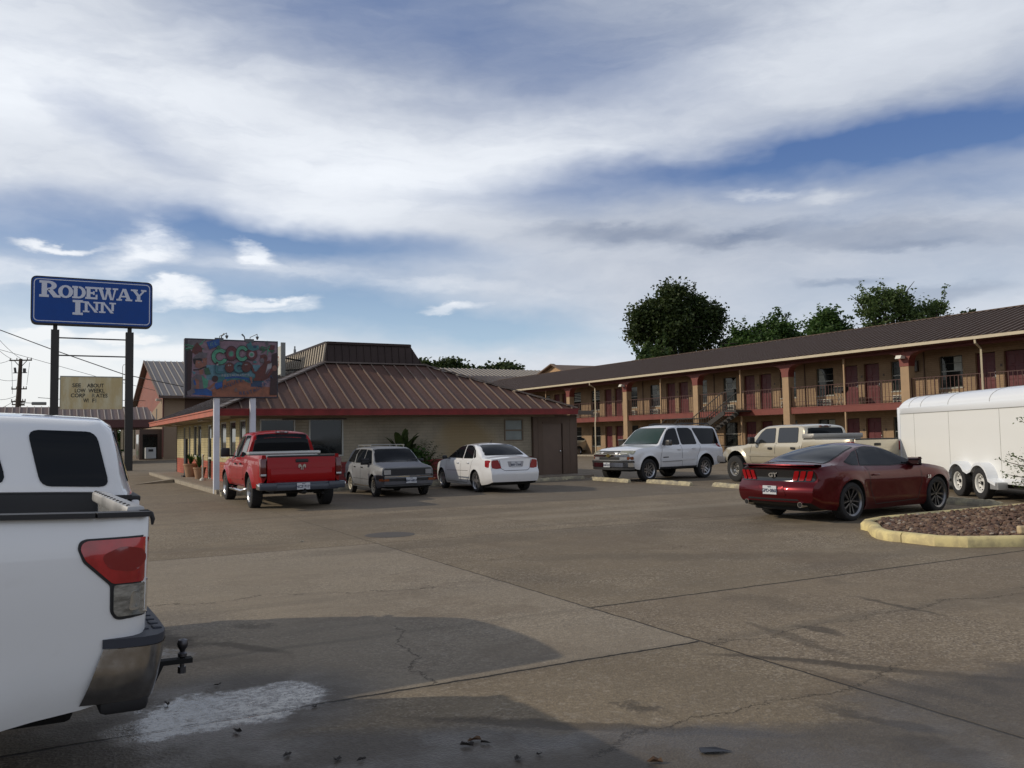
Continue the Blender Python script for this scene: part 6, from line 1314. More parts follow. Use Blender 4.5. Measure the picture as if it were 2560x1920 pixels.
# ------------------------------------------------------------------ painted restaurant board
def mural_sign():
    Y = 27.9; t = thing('painted_sign', 'hand painted mural board on two white posts in front of the restaurant', 'sign', (5.06, Y, 0)); ox = 5.06
    for x in (4.60, 5.70): b = MB(); b.rbox(x-ox-.085, -.09, 0, x-ox+.085, .09, 2.97, .01); b.build('post', mat('white_post_paint', (.60, .62, .68), .5, var=.1, vscale=3), t)
    b = MB(); b.rbox(3.64-ox, -.14, 2.97, 6.47-ox, -.02 +.12, 4.80, .012, 0); b.build('board', mat('board_edge_dark', (.035, .032, .045), .6), t)
    names = ['pk', 'brn', 'dbr', 'grn', 'dgr', 'teal', 'blu', 'dbl', 'skn', 'org', 'wht', 'mar', 'blk', 'lbl', 'gry']
    cols = [(.30, .20, .25), (.13, .035, .028), (.05, .022, .024), (.09, .34, .22), (.045, .13, .075), (.05, .20, .22), (.022, .10, .34), (.03, .07, .15), (.30, .13, .095), (.34, .13, .075), (.36, .36, .38), (.14, .03, .04), (.015, .013, .016), (.12, .27, .34), (.16, .14, .16)]
    ms = [mat('sign_paint_'+n, tuple(q*.68 for q in c), .55, var=.28, vscale=7) for n, c in zip(['pink', 'brown', 'dark_brown', 'mint', 'green', 'teal', 'blue', 'navy', 'skin', 'sand', 'white', 'maroon', 'black', 'sky', 'grey'], cols)]; I = {n: i for i, n in enumerate(names)}
    b = MB(); lay = [0]
    def cv(px, py):
        u = (px-65)/1905; tp = 145+70*u; bt = 1340+45*u; return 3.67-ox+u*2.77, 4.78-(py-tp)/(bt-tp)*1.79
    def P(c, pts):
        lay[0] += 1; q = [cv(*p) for p in pts]; A = sum(a[0]*d[1]-d[0]*a[1] for a, d in zip(q, q[1:]+q[:1]))
        if A < 0: q = q[::-1]
        y = -.142-lay[0]*.0003; b.add([(x, y, z) for x, z in q]+[(x, y+.0006, z) for x, z in q], [tuple(range(len(q)))[::1]], I[c])
    def E(c, x, y, rx, ry=None, rot=0, a0=0, a1=360, n=20):
        ry = ry or rx; P(c, [(x+rx*cos(radians(a0+(a1-a0)*i/n))*cos(rot)-ry*sin(radians(a0+(a1-a0)*i/n))*sin(rot), y+rx*cos(radians(a0+(a1-a0)*i/n))*sin(rot)+ry*sin(radians(a0+(a1-a0)*i/n))*cos(rot)) for i in range(n+(0 if a1-a0 == 360 else 1))])
    def arc(c, x, y, r0, r1, a0, a1, sy=1., n=16):
        for i in range(n):
            a, d = radians(a0+(a1-a0)*i/n), radians(a0+(a1-a0)*(i+1)/n); P(c, [(x+r0*cos(a), y+r0*sin(a)*sy), (x+r1*cos(a), y+r1*sin(a)*sy), (x+r1*cos(d), y+r1*sin(d)*sy), (x+r0*cos(d), y+r0*sin(d)*sy)])
    def S(c, pts, w):
        for (x, y), (x2, y2) in zip(pts, pts[1:]):
            l = hypot(x2-x, y2-y) or 1; dx, dy = -(y2-y)/l*w/2, (x2-x)/l*w/2; P(c, [(x+dx, y+dy), (x2+dx, y2+dy), (x2-dx, y2-dy), (x-dx, y-dy)])
    P('pk', [(80, 165), (1960, 232), (1960, 1375), (80, 1330)]); P('lbl', [(480, 690), (1600, 700), (1600, 1000), (480, 1000)]); P('teal', [(700, 930), (1500, 940), (1700, 1060), (700, 1080)])
    P('gry', [(80, 165), (480, 180), (300, 300), (85, 330)])
    P('org', [(330, 1320), (560, 1230), (800, 1070), (1000, 1000), (1250, 1010), (1450, 1130), (1960, 1180), (1960, 1370), (500, 1345)])
    P('blu', [(200, 1180), (480, 1170), (600, 1240), (600, 1330), (180, 1290)]); P('dbl', [(1410, 1030), (1640, 1040), (1640, 1160), (1400, 1150)]); S('blu', [(860, 965), (1100, 940), (1360, 990)], 40)
    rg = random.Random(5)
    P('dbr', [(75, 300), (200, 420), (190, 700), (170, 1320), (80, 1300)]); P('blk', [(85, 165), (100, 165), (100, 1330), (85, 1330)])
    for i in range(26): a = rg.uniform(-.2, 3.5); S(rg.choice(['grn', 'dgr', 'dgr']), [(260, 330), (260+rg.uniform(120, 240)*cos(a), 330+150*abs(sin(a))-rg.uniform(0, 180))], rg.uniform(10, 22))
    P('brn', [(200, 340), (290, 220), (400, 350), (380, 430), (250, 470), (190, 420)]); E('mar', 310, 360, 60, 45)
    # man with moustache
    P('skn', [(245, 590), (300, 555), (370, 570), (390, 640), (480, 690), (400, 740), (330, 760), (260, 730)]); P('blk', [(205, 570), (290, 540), (390, 560), (385, 620), (350, 600), (265, 590), (255, 680), (225, 660)]); P('gry', [(190, 560), (330, 430), (500, 440), (470, 540), (350, 550)])
    P('skn', [(395, 560), (490, 540), (490, 680), (420, 690)]); S('blk', [(215, 790), (330, 785), (440, 730), (480, 735)], 26); P('skn', [(330, 790), (420, 780), (415, 870), (350, 900)]); E('wht', 325, 640, 14); E('blk', 325, 640, 7)
    P('lbl', [(190, 810), (270, 840), (230, 890)]); P('dgr', [(430, 760), (520, 740), (570, 880), (450, 890)]); P('gry', [(170, 960), (290, 880), (420, 900), (440, 1180), (180, 1180)]); P('grn', [(380, 900), (450, 960), (520, 1010), (500, 1150), (430, 1180)]); P('skn', [(250, 960), (330, 1000), (340, 1180), (270, 1180)]); S('blu', [(230, 1000), (260, 1100)], 40)
    P('gry', [(90, 1230), (220, 1160), (260, 1250), (110, 1330)])
    # figure in blue in the middle, monkey at the right, palms
    E('dbr', 655, 975, 65); P('blu', [(640, 1080), (800, 1030), (810, 1150), (680, 1200)]); P('org', [(510, 1170), (640, 1050), (660, 1080), (560, 1180)]); P('org', [(590, 1200), (680, 1190), (650, 1330)]); P('org', [(820, 1010), (890, 990), (880, 1130), (820, 1150)])
    for i in range(30): a = rg.uniform(0, 6.28); S(rg.choice(['grn', 'dgr', 'dgr', 'gry']), [(1770, 350), (1770+rg.uniform(90, 190)*cos(a), 350+rg.uniform(60, 190)*sin(a))], rg.uniform(10, 22))
    P('mar', [(1830, 280), (1920, 290), (1900, 380), (1780, 390)]); P('dbr', [(1850, 480), (1960, 440), (1960, 1330), (1800, 1330), (1830, 900)])
    P('brn', [(1600, 740), (1700, 640), (1800, 600), (1860, 700), (1760, 820), (1720, 980), (1600, 1030), (1490, 1010), (1500, 860)]); S('brn', [(1400, 690), (1460, 850), (1560, 870)], 46); S('brn', [(1860, 800), (1760, 950), (1650, 1000), (1460, 1000)], 60); E('brn', 1680, 560, 75, 85); E('gry', 1640, 610, 46, 55); E('dbr', 1700, 545, 18); S('blk', [(1600, 640), (1660, 650)], 8); E('brn', 1620, 510, 20)
    P('wht', [(1760, 680), (1850, 660), (1840, 770), (1770, 800), (1710, 890), (1740, 760)]); E('skn', 1910, 770, 50, 60); P('skn', [(1370, 940), (1430, 950), (1430, 1090), (1400, 1080)])
    # lettering: EL COCO LOCO
    P('blu', [(475, 215), (740, 150), (745, 280), (690, 310), (540, 372)]); S('lbl', [(560, 235), (560, 300)], 13); S('lbl', [(560, 238), (610, 226)], 12); S('lbl', [(560, 268), (600, 258)], 12); S('lbl', [(560, 300), (615, 286)], 12); S('lbl', [(650, 210), (655, 272)], 13); S('lbl', [(655, 272), (700, 260)], 12)
    arc('blk', 750, 520, 82, 176, 20, 322); arc('grn', 750, 520, 92, 166, 25, 318)
    E('dbr', 990, 455, 126, 158); E('mar', 990, 455, 112, 142); E('gry', 985, 465, 66, 72); E('grn', 985, 465, 40, 48)
    arc('blk', 1215, 460, 66, 142, 30, 335, 1.22); arc('grn', 1215, 460, 74, 132, 34, 330, 1.22)
    E('dbr', 1418, 480, 118, 122); E('mar', 1418, 480, 104, 108); E('wht', 1412, 482, 62, 60); E('grn', 1412, 482, 38, 36)
    P('teal', [(1300, 270), (1400, 210), (1420, 300), (1560, 290), (1570, 370), (1440, 410), (1340, 370)]); E('dbl', 1480, 320, 40, 28)
    S('dbl', [(680, 690), (680, 850), (830, 850)], 52); S('teal', [(680, 695), (680, 850), (828, 850)], 38); E('dbr', 950, 752, 104, 110); E('brn', 950, 752, 90, 96); E('wht', 930, 705, 15); E('wht', 968, 702, 13)
    arc('dbl', 1150, 750, 48, 118, 40, 320); arc('teal', 1150, 750, 56, 108, 46, 314); E('dbr', 1300, 740, 106, 118, .3); E('brn', 1300, 740, 92, 104, .3); E('wht', 1278, 692, 13); E('wht', 1310, 692, 13); E('wht', 700, 685, 22); E('dbr', 690, 650, 24)
    E('teal', 1480, 640, 40, 24); E('dgr', 720, 330, 40, 40)
    o = b.build('painting', ms, t)
    def tx(s, px, py, size, rot, c, sx=1.):
        x, z = cv(px, py); text('sign_lettering', s, size, ms[I[c]], o, Matrix.Translation((x, -.142-(lay[0]+8)*.0003-.002, z)) @ Matrix.Rotation(pi/2, 4, 'X') @ Matrix.Rotation(rot, 4, 'Z'), .002, .002, sx)
    for i, ch in enumerate('RESTAURANTE'): tx(ch, 800+i*54, 915+3*sin(i), .10, 0, 'wht')
    for i, ch in enumerate('TAQUERIA'): u = i/7; tx(ch, 780+u*580, 1270-250*sin(.35+u*1.35)+120*u*0, .15, radians(38-46*u), 'dbl')
    tx('&', 1080, 1215, .17, 0, 'gry')
    for i, ch in enumerate('RESTAURANT'): u = i/9; tx(ch, 1180+u*660, 1290-330*u**2.2, .15, radians(5+40*u), 'dbl')
    LM = mat('lamp_arm_grey', (.10, .11, .12), .5, metal=.4)
    for x, l in ((4.62, -1), (5.55, 1)):
        b = MB(); b.box(x-ox-.10, -.16, 4.74, x-ox+.16, -.10, 4.84); b.tube([(x-ox+.05, -.08, 4.80), (x-ox+.05, -.10, 4.90), (x-ox+.22, -.34, 4.98), (x-ox+.22, -.36, 4.90)], .012, 6); b.lathe([(.02, 0), (.05, .08), (.048, .10), (.001, .085)], 10, 'z', c=(x-ox+.22, -.36, 4.80)); b.tube([(x-ox-.10*l, -.05, 4.80), (x-ox-.12*l, -.05, 4.92), (x-ox-.20*l, -.08, 4.99)], [.02, .02, .028], 8); b.build('sign_lamp', LM, t, 40)
mural_sign()
t = thing('roof_sign', 'narrow white sign panel standing edge on above the restaurant roof, behind the mural board', 'sign')
b = MB(); X = 8.3; p = ATX(707, 864, X); q = ATX(707, 935, X); y0, zt, zb = p.y, p.z, q.z; b.box(X-.05, y0, zb, X+.05, y0+3.4, zt, 0); pn = b.build('panel', mat('sign_panel_white', (.55, .55, .50), .5, var=.08), t)
b = MB(); b.box(X-.09, y0-.08, zb-.1, X+.09, y0, zt+.12); b.box(X-.09, y0+3.4, zb-.9, X+.09, y0+3.5, zt); b.build('post', mat('sign_post_grey', (.20, .21, .20), .5), t)
b = MB(); b.bar((X+.05, y0, zt-.5), (X+1.7, y0+.4, 4.75), .05); b.bar((X+.05, y0, zb+.15), (X+.9, y0+.2, 4.5), .05); b.build('brace', DARKIN, t)
text('panel_lettering', 'CO', .62, mat('faded_red_letters', (.42, .22, .17), .6), pn, basis((X-.056, y0+.75, zt-.62), (0, -1, 0), (0, 0, 1)), .004, 0, .8); text('panel_lettering', 'NT', .42, mat('grey_green_letters', (.30, .34, .28), .6), pn, basis((X-.056, y0+.75, zb+.42), (0, -1, 0), (0, 0, 1)), .004, 0, 1.)

# ------------------------------------------------------------------ utility pole and wires
WOOD = mat('weathered_pole_wood', (.060, .045, .034), .9, var=.2); WIRE = mat('wire_black', (.015, .015, .015), .6)
D_ = 97.; base = AT(38, 1140, D_); top = AT(52, 897, D_); px0 = Vector((base.x, base.y, 0)); lat = Vector((cos(YAW), -sin(YAW), 0))
t = thing('utility_pole', 'leaning wooden utility pole with cross arms and transformer hardware', 'utility pole', px0)
tp = top-px0; b = MB(); b.tube([(0, 0, 0), tp*.5, tp], [.42, .30, .18], 10); b.build('pole', WOOD, t, 40)
for f, w in ((.985, 1.25), (.70, .85), (.575, .8), (.545, .7)):
    c = tp*f; b = MB(); b.bar(c-lat*w, c+lat*w, .12, .14)
    for k in (-.95, -.35, .6, .95): b.tube([c+lat*w*k, c+lat*w*k+Vector((0, 0, .28))], .05, 6)
    if w > 1: b.bar(c-lat*.75, c-Vector((0, 0, .8)), .06); b.bar(c+lat*.75, c-Vector((0, 0, .8)), .06)
    b.build('cross_arm', WOOD, t)
b = MB(); c = tp*.86; b.tube([c+lat*.5, c+lat*.5+Vector((0, 0, .5))], .16, 8); b.tube([c-lat*.5, c-lat*.6+Vector((0, 0, .6))], .12, 8); b.bar(c-lat*.8, c+lat*.8, .08)
for k in range(7): z = tp*(.36+.035*k); b.bar(z, z+lat*(.6+.15*(k % 2)), .06)
b.build('pole_hardware', mat('pole_hardware', (.06, .06, .06), .6), t)
b = MB(); c = tp*.565; e = c+lat*1.6+Vector((0, 0, -.1)); b.bar(c, e, .07); b.rbox(e.x-.1, e.y-.4, e.z-.22, e.x+1.4, e.y+.2, e.z+.12, .08); b.build('street_lamp_head', mat('lamp_head_grey', (.18, .19, .18), .5), t, 40)
def wire(name, label, pts, r, sag=0.):
    A, B_ = pts[0], pts[-1]; P = []
    for (a, c) in zip(pts, pts[1:]):
        for k in range(12): f = k/12; P.append(a.lerp(c, f)-Vector((0, 0, sag*4*f*(1-f))))
    P.append(pts[-1]); b = MB(); b.tube(P, r, 5); tag(b.build(name, WIRE), label, 'wire')
wire('power_line', 'thick black cable sloping down from the left edge behind the blue sign', [AT(-120, 780, 66), AT(126, 872, 66), AT(310, 936, 66), AT(500, 975, 64)], .035)
wire('power_line', 'thin grey wire sloping behind the cream letter board', [AT(-100, 852, 90), AT(0, 874, 90), AT(240, 941, 90), AT(425, 985, 88)], .022)
for n, a, c in (('highest wire from the left edge to the pole top', (-60, 770), (54, 898)), ('second wire from the left edge to the pole top arm', (-60, 800), (30, 898)), ('slack wire from the left edge to the left end of the top arm', (-60, 890), (27, 899)), ('low sagging wire from the left edge to the lowest arm', (-60, 980), (40, 990)), ('wire from the left edge meeting the middle of the pole', (-60, 915), (42, 950)), ('lowest faint wire from the left edge to the pole', (-60, 1020), (38, 1000))): wire('power_line', n, [AT(*a, 90), AT(*c, D_)], .022, .6)
wire('power_line', 'level wire from the street lamp head to the left sign post', [AT(95, 994, D_), AT(150, 998, D_), AT(420, 1003, D_)], .03)
wire('power_line', 'hanging jumper wire on the left side of the pole', [AT(29, 903, D_-.4), AT(31, 963, D_-.4), AT(31, 985, D_-.4)], .02); wire('power_line', 'hanging jumper wire on the right side of the pole', [AT(74, 906, D_-.4), AT(67, 963, D_-.4)], .02)

# ------------------------------------------------------------------ trees and shrubs
def leafmat(name, c1, c2, trans=.25):
    mt = bpy.data.materials.new(name); mt.use_nodes = True; t = NT(mt.node_tree); c = t.n('ShaderNodeTexCoord').outputs['Object']; nz = t.noise(c, 1.3, 3).outputs[0]; n2 = t.noise(c, 9, 2).outputs[0]
    col = t.mix(t.ramp(t.math('ADD', t.math('MULTIPLY', nz, .6), t.math('MULTIPLY', n2, .4)), .38, .62), c1, c2)
    b = t.n('ShaderNodeBsdfPrincipled', ins={'Base Color': col, 'Roughness': .55, 'Specular IOR Level': .3}); tr = t.n('ShaderNodeBsdfTranslucent', ins={0: col}); mx = t.n('ShaderNodeMixShader', ins={0: trans, 1: b.outputs[0], 2: tr.outputs[0]}); t.n('ShaderNodeOutputMaterial', ins={0: mx.outputs[0]}); return mt
LF = [leafmat('leaf_dark', (.026, .046, .013), (.066, .092, .026), .3), leafmat('leaf_mid', (.035, .080, .018), (.080, .140, .034), .35), leafmat('leaf_light', (.060, .105, .032), (.120, .170, .058), .4)]
def leaves(b, blobs, rng, size, per, cl=.55, mi=0, flat=1., aspect=1.6):
    for (x, y, z, rx, ry, rz, n) in blobs:
        for _ in range(n):
            d = Vector((rng.gauss(0, 1), rng.gauss(0, 1), rng.gauss(0, 1))).normalized(); r = rng.uniform(.25, 1.)**.55
            c = Vector((x+d.x*rx*r, y+d.y*ry*r, z+d.z*rz*r)); cr_ = cl*rng.uniform(.6, 1.3)
            for _k in range(per):
                p = c+Vector((rng.gauss(0, cr_), rng.gauss(0, cr_), rng.gauss(0, cr_*.8*flat))); u = Vector((rng.gauss(0, 1), rng.gauss(0, 1), rng.gauss(0, .6))).normalized(); w = u.cross(Vector((rng.gauss(0, 1), rng.gauss(0, 1), rng.gauss(0, 1)))).normalized(); s = size*rng.uniform(.6, 1.3)
                b.add([p-u*s*aspect*.5, p+w*s*.5, p+u*s*aspect*.5, p-w*s*.5], [(0, 1, 2, 3)], mi)
def tree(label, loc, H, blobs, seed, lm, size=.30, per=34, cl=.55, tr=.35, group=None, lean=0, shoots=0):
    rng = random.Random(seed); t = thing('tree', label, 'tree', loc, -YAW, group); BK = mat('tree_bark', (.060, .048, .038), .9, var=.3)
    b = MB(); mid = Vector((lean, 0, H*.5)); b.tube([(0, 0, 0), (lean*.4, 0, H*.3), mid], [tr, tr*.8, tr*.6], 10)
    for i, (x, y, z, rx, ry, rz, n) in enumerate(blobs):
        e = Vector((x, y, z)); s = Vector((lean*.5, 0, H*.35)).lerp(mid, (i % 3)/3); m1 = s.lerp(e, .5)+Vector((rng.uniform(-.4, .4), rng.uniform(-.4, .4), rng.uniform(0, .5))); b.tube([s, m1, e, e+Vector((rng.uniform(-.5, .5), 0, rz*.6))], [tr*.45, tr*.3, tr*.15, .03], 7)
        for _ in range(6):
            d = Vector((rng.gauss(0, 1)*rx, rng.gauss(0, 1)*ry, rng.gauss(0, .8)*rz))*.6; b.tube([m1.lerp(e, rng.random()), e+d*.5, e+d], [.07, .05, .02], 5)
    b.build('trunk', BK, t, 50)
    b = MB(); leaves(b, blobs, rng, size, per, cl)
    for _ in range(shoots):
        x, y, z, rx, ry, rz, n = rng.choice(blobs); a = rng.uniform(-1.3, 1.3); p = Vector((x+rx*sin(a)*.9, y, z+rz*cos(a)*.9)); d = Vector((sin(a)*.9, rng.uniform(-.2, .2), cos(a)*.7+.6)).normalized()
        for k in range(26): q = p+d*k*.06+Vector((rng.gauss(0, .10), rng.gauss(0, .1), rng.gauss(0, .1))); leaves(b, [(q.x, q.y, q.z, .01, .01, .01, 1)], rng, size*.8, 2, .06)
    b.build('crown', LF[lm], t); return t
def gp(px, dep): p = AT(px, 1100, dep); return (p.x, p.y, 0)
M_ = lambda px, py, dep, cx: ((px-cx)/2145*dep, 0, 1.62+(1110-.0175*(px-120)-py)/2145*dep)
def blobs(cx, dep, lst, dy=6):   # (px, py, rpx, rpy, count)
    o = []
    for px, py, rx, ry, n in lst: x, _, z = M_(px, py+dy, dep, cx); k = dep/2145; o.append((x, random.uniform(-1, 1), z, rx*k, rx*k*.9, ry*k, n))
    return o
D1 = 88
tree('large dark round crowned tree rising behind the middle of the motel roof', gp(1700, D1), 15, blobs(1700, D1, [(1680, 765, 46, 42, 46), (1632, 785, 40, 32, 34), (1622, 830, 36, 30, 22), (1690, 722, 26, 18, 18), (1770, 775, 40, 36, 36), (1745, 750, 20, 18, 8), (1690, 820, 60, 40, 50), (1750, 840, 46, 42, 34), (1598, 800, 16, 22, 8), (1798, 815, 16, 40, 10), (1825, 855, 16, 18, 6), (1650, 870, 36, 20, 14)]), 1, 0, .22, 95, .52, .5, shoots=5)
tree('ragged low tree with pale twigs at the left foot of the big dark tree', gp(1630, 84), 9, blobs(1630, 84, [(1625, 885, 22, 12, 8), (1660, 875, 30, 20, 14), (1605, 893, 14, 6, 4)]), 11, 2, .26, 26, .3, .2, shoots=8)
D2 = 84
tree('spiky mid green tree behind the motel roof, next to the big dark tree', gp(1930, D2), 10, blobs(1930, D2, [(1895, 850, 50, 30, 30), (1940, 830, 45, 38, 40), (1990, 820, 35, 34, 36), (1870, 845, 25, 25, 16), (1850, 862, 22, 14, 8)]), 2, 1, .21, 78, .42, .35, shoots=22)
tree('bushy green tree between the spiky tree and the airy tree behind the motel', gp(2085, 78), 10, blobs(2085, 78, [(2085, 815, 38, 34, 40), (2060, 840, 40, 28, 34), (2110, 830, 34, 26, 30), (2080, 790, 22, 22, 18), (2135, 840, 20, 16, 10)]), 3, 1, .20, 78, .40, .3, shoots=5)
tree('airy light green tree at the right with sky showing through its crown', gp(2260, 74), 13, blobs(2260, 74, [(2215, 748, 40, 34, 28), (2260, 742, 32, 30, 24), (2190, 760, 30, 28, 16), (2240, 785, 44, 26, 20), (2310, 770, 36, 24, 16), (2355, 770, 26, 22, 10), (2200, 800, 30, 22, 12), (2370, 755, 14, 12, 4), (2290, 800, 40, 18, 12)]), 4, 2, .17, 56, .34, .28, shoots=8)
tree('small treetop just clearing the motel roof near the right edge', gp(2415, 70), 9, blobs(2415, 70, [(2418, 790, 14, 9, 5), (2430, 778, 6, 9, 3), (2330, 815, 30, 8, 5), (2180, 828, 40, 8, 6)]), 5, 0, .22, 22, .2, .15)
D5 = 135
tree('dark distant tree directly right of the mansard roof', gp(1120, D5), 14, blobs(1120, D5, [(1105, 915, 30, 14, 34), (1130, 905, 20, 14, 24), (1160, 920, 22, 10, 20), (1065, 908, 10, 10, 8), (1085, 925, 30, 8, 14)]), 6, 0, .42, 30, .5, .5)
tree('dark distant tree above the rear roof, right of its twin', gp(1245, D5), 13, blobs(1245, D5, [(1230, 922, 25, 12, 26), (1265, 918, 25, 12, 26), (1295, 925, 14, 11, 12), (1205, 925, 12, 9, 8)]), 7, 0, .42, 30, .5, .5)
tree('small green tree seen below the office canopy at the far left', gp(288, 140), 7, blobs(288, 140, [(288, 1095, 14, 28, 30), (275, 1120, 10, 14, 10)]), 8, 1, .45, 24, .5, .3)
def broad(b, p, tip, w, rng, mi=0, n=7, droop=.35):   # one long leaf blade
    p = Vector(p); tip = Vector(tip); d = tip-p; sd_ = d.cross(Vector((0, 0, 1))).normalized(); vs = []
    for i in range(n+1):
        f = i/n; c = p+d*f+Vector((0, 0, droop*d.length*(f-f*f)*1.5-droop*d.length*f*f*.3)); ww = w*sin(pi*min(1, .08+f*.92))**.7/2; vs += [c-sd_*ww, c+Vector((0, 0, -ww*.3)), c+sd_*ww]
    b.add(vs, [(i*3+k, i*3+k+1, i*3+k+4, i*3+k+3) for i in range(n) for k in (0, 1)], mi)
def shrub(label, loc, seed, kind, h, w, cat='bush'):
    rng = random.Random(seed); t = thing('bush', label, cat, loc); b = MB(); s = MB()
    if kind == 'banana':
        for k in range(22): a = rng.uniform(0, 6.28); r = rng.uniform(.2, w); z0 = rng.uniform(.2, h*.4); broad(b, (0, 0, z0), (r*cos(a), r*sin(a)*.6, z0+rng.uniform(.5, .62)*h), rng.uniform(.20, .30), rng)
        s.tube([(0, 0, 0), (.03, 0, h*.5)], [.08, .05], 8)
    elif kind == 'fern':
        for k in range(70):
            a = rng.uniform(0, 6.28); r = rng.uniform(.3, w); tip = Vector((r*cos(a), r*sin(a)*.6, rng.uniform(.2, h))); q = Vector((rng.uniform(-.15, .15), 0, rng.uniform(.1, h*.4)))
            for j in range(9):
                f = .2+j*.09; c = q.lerp(tip, f)+Vector((0, 0, .25*f*(1-f)))
                for sgn in (-1, 1): d = (tip-q).cross(Vector((0, 0, 1))).normalized()*sgn; broad(b, c, c+d*.16+(tip-q).normalized()*.10+Vector((0, 0, -.02)), .045, rng, n=2, droop=.1)
        s.tube([(0, 0, 0), (0, 0, h*.5)], [.06, .03], 8)
    elif kind == 'agave':
        for k in range(26): a = rng.uniform(0, 6.28); r = rng.uniform(.05, w); broad(b, (0, 0, .0), (r*cos(a), r*sin(a), h*rng.uniform(.6, 1)), .07, rng, droop=.05)
        s.tube([(0, 0, -.05), (0, 0, .1)], [.05, .03], 8)
    else: leaves(b, [(0, 0, h*.5, w, w*.7, h*.5, 90)], rng, .09, 26, .12); s.tube([(0, 0, 0), (0, 0, h*.6)], [.05, .02], 8)
    b.build('foliage', LF[0 if kind in ('banana', 'fern') else 1], t); s.build('stem', mat('tree_bark', (.06, .048, .038), .9), t); return t
p = ATY(1005, 1150, 28.45); shrub('tall broad leaved bush with upright paddle leaves against the brick wall', (p.x, 28.45, .1), 21, 'banana', 2.0, 1.0)
p = ATY(1050, 1150, 28.35); shrub('dense dark fern like bush beside the small white sedan', (p.x, 28.3, .1), 22, 'fern', 1.5, 1.0)
p = ATY(1015, 1150, 28.3); shrub('low leafy shrub at the wall foot between the silver wagon and sedan', (p.x, 28.25, .1), 23, 'leafy', 1.3, .8)
POT = mat('terracotta_dusty', (.36, .22, .13), .85, var=.15, vscale=5)
for i, (px, py, lb, lb2, k) in enumerate(((485, 1192, 'wider terracotta pot with spiky plant by the dark board', 'bushy agave growing in the wider terracotta pot', 1.15), (512, 1197, 'narrower terracotta pot with tall spiky plant by the white bollard', 'upright agave growing in the narrower terracotta pot', .95))):
    p = G(px, py, .1); x, y = min(p.x, 5.45), p.y
    t = thing('plant_pot', lb, 'plant pot', (x, y, .1)); b = MB(); b.lathe([(.001, 0), (.17*k, 0), (.25*k, .42*k), (.275*k, .44*k), (.275*k, .50*k), (.24*k, .50*k), (.23*k, .44*k)], 24, 'z'); b.build('pot', POT, t, 40); b = MB(); b.lathe([(.001, .45*k), (.235*k, .45*k)], 20, 'z'); b.build('soil', mat('potting_soil', (.03, .022, .015), .95), t)
    shrub(lb2, (x, y, .1+.45*k), 30+i, 'agave', .62 if i else .55, .30, 'plant')
t = thing('menu_board', 'tall narrow black board standing by the restaurant windows', 'board', (5.30, 39.9, .1)); b = MB(); b.rbox(-.05, -.28, .0, .05, .28, 1.65, .01); b.build('board', BLACK, t); b = MB(); b.rbox(-.15, -.3, -.0, .15, .3, .06, .01); b.build('foot', IRON, t)
t = thing('post', 'short white post with a rounded foot beside the terracotta pots', 'bollard', (5.36, 35.6, .1)); b = MB(); b.tube([(0, 0, 0), (0, 0, .95)], .035, 10); b.lathe([(.001, 0), (.12, 0), (.10, .07), (.035, .11)], 14, 'z'); b.tube([(0, 0, .9), (-.0, -.14, .98), (0, .1, 1.0)], .03, 8); b.build('shaft', mat('post_white', (.55, .55, .5), .6), t, 40)

# ------------------------------------------------------------------ wheel stops, manhole, island
YS = mat('worn_yellow_concrete', (.46, .41, .27), .85, col2=(.28, .25, .19), var=.55, vscale=6, bump=.006, bscale=30)
def stop(label, A, B_, h=.13, w=.17, ym=YS):
    A = Vector((A[0], A[1], 0)); B_ = Vector((B_[0], B_[1], 0)); L = (B_-A).length; t = MB(); n = 18; rng = random.Random(int(A.y*100)); vs = []; fs = []
    for i in range(n+1):
        x = L*(i/n-.5); e = .75 if i in (0, n) else 1; c = rng.uniform(.94, 1.03) if 0 < i < n else 1
        if rng.random() < .2: c *= .85
        vs += [(x, -w/2, 0), (x, -w/2*.95*e, h*.35*e), (x, -w*.30*e, h*c*e), (x, w*.30*e, h*c*e*rng.uniform(.93, 1)), (x, w/2*.95*e, h*.35*e), (x, w/2, 0)]
    for i in range(n): fs += [(i*6+k, i*6+k+1, (i+1)*6+k+1, (i+1)*6+k) for k in range(5)]
    fs += [tuple(range(6)), tuple(range(n*6+5, n*6-1, -1))]; t.add(vs, fs); o = t.build('wheel_stop', ym); o.location = (A+B_)/2; o.rotation_euler = (0, 0, atan2((B_-A).y, (B_-A).x)); tag(o, label, 'wheel stop', 'concrete wheel stops')
stop('chipped pale wheel stop in front of the white SUV, leftmost of the free standing row', (17.17, 25.9), (17.1, 23.5)); stop('solid yellow wheel stop right under the white SUV front tyre', (17.48, 23.0), (17.39, 20.7)); stop('wheel stop between the red coupe tail and the lifted tan pickup', (17.75, 20.1), (17.46, 17.7))
stop('half grey wheel stop at the nose of the red coupe near the trailer wheels', (17.15, 12.15), (17.02, 9.95+.75), .15, .2)
stop('crumbled wheel stop below the brown shed door', (14.95, 26.5), (16.6, 26.7), .12, .2); stop('broken wheel stop at the shed corner', (16.75, 28.1-.9), (17.5, 26.85), .11, .2); stop('wheel stop behind the rear tyre of the silver wagon', (6.9, 26.3), (8.5, 26.6)); stop('wheel stop between the bushes and the white sedan nose', (10.2, 26.75), (11.9, 26.8))
stop('yellow wheel stop end poking out by the red pickup front tyre', (4.5, 26.5), (6.3, 26.6), .17, .16)
t = MB(); c = G(975, 1337); t.lathe([(.001, .006), (.30, .006), (.33, .004), (.40, .004), (.42, 0)], 28, 'z'); o = t.build('manhole_cover', mat('cast_iron', (.065, .055, .045), .7, var=.3, vscale=10), None); o.location = (c.x, c.y, .001); tag(o, 'round dark manhole cover in the concrete', 'manhole')
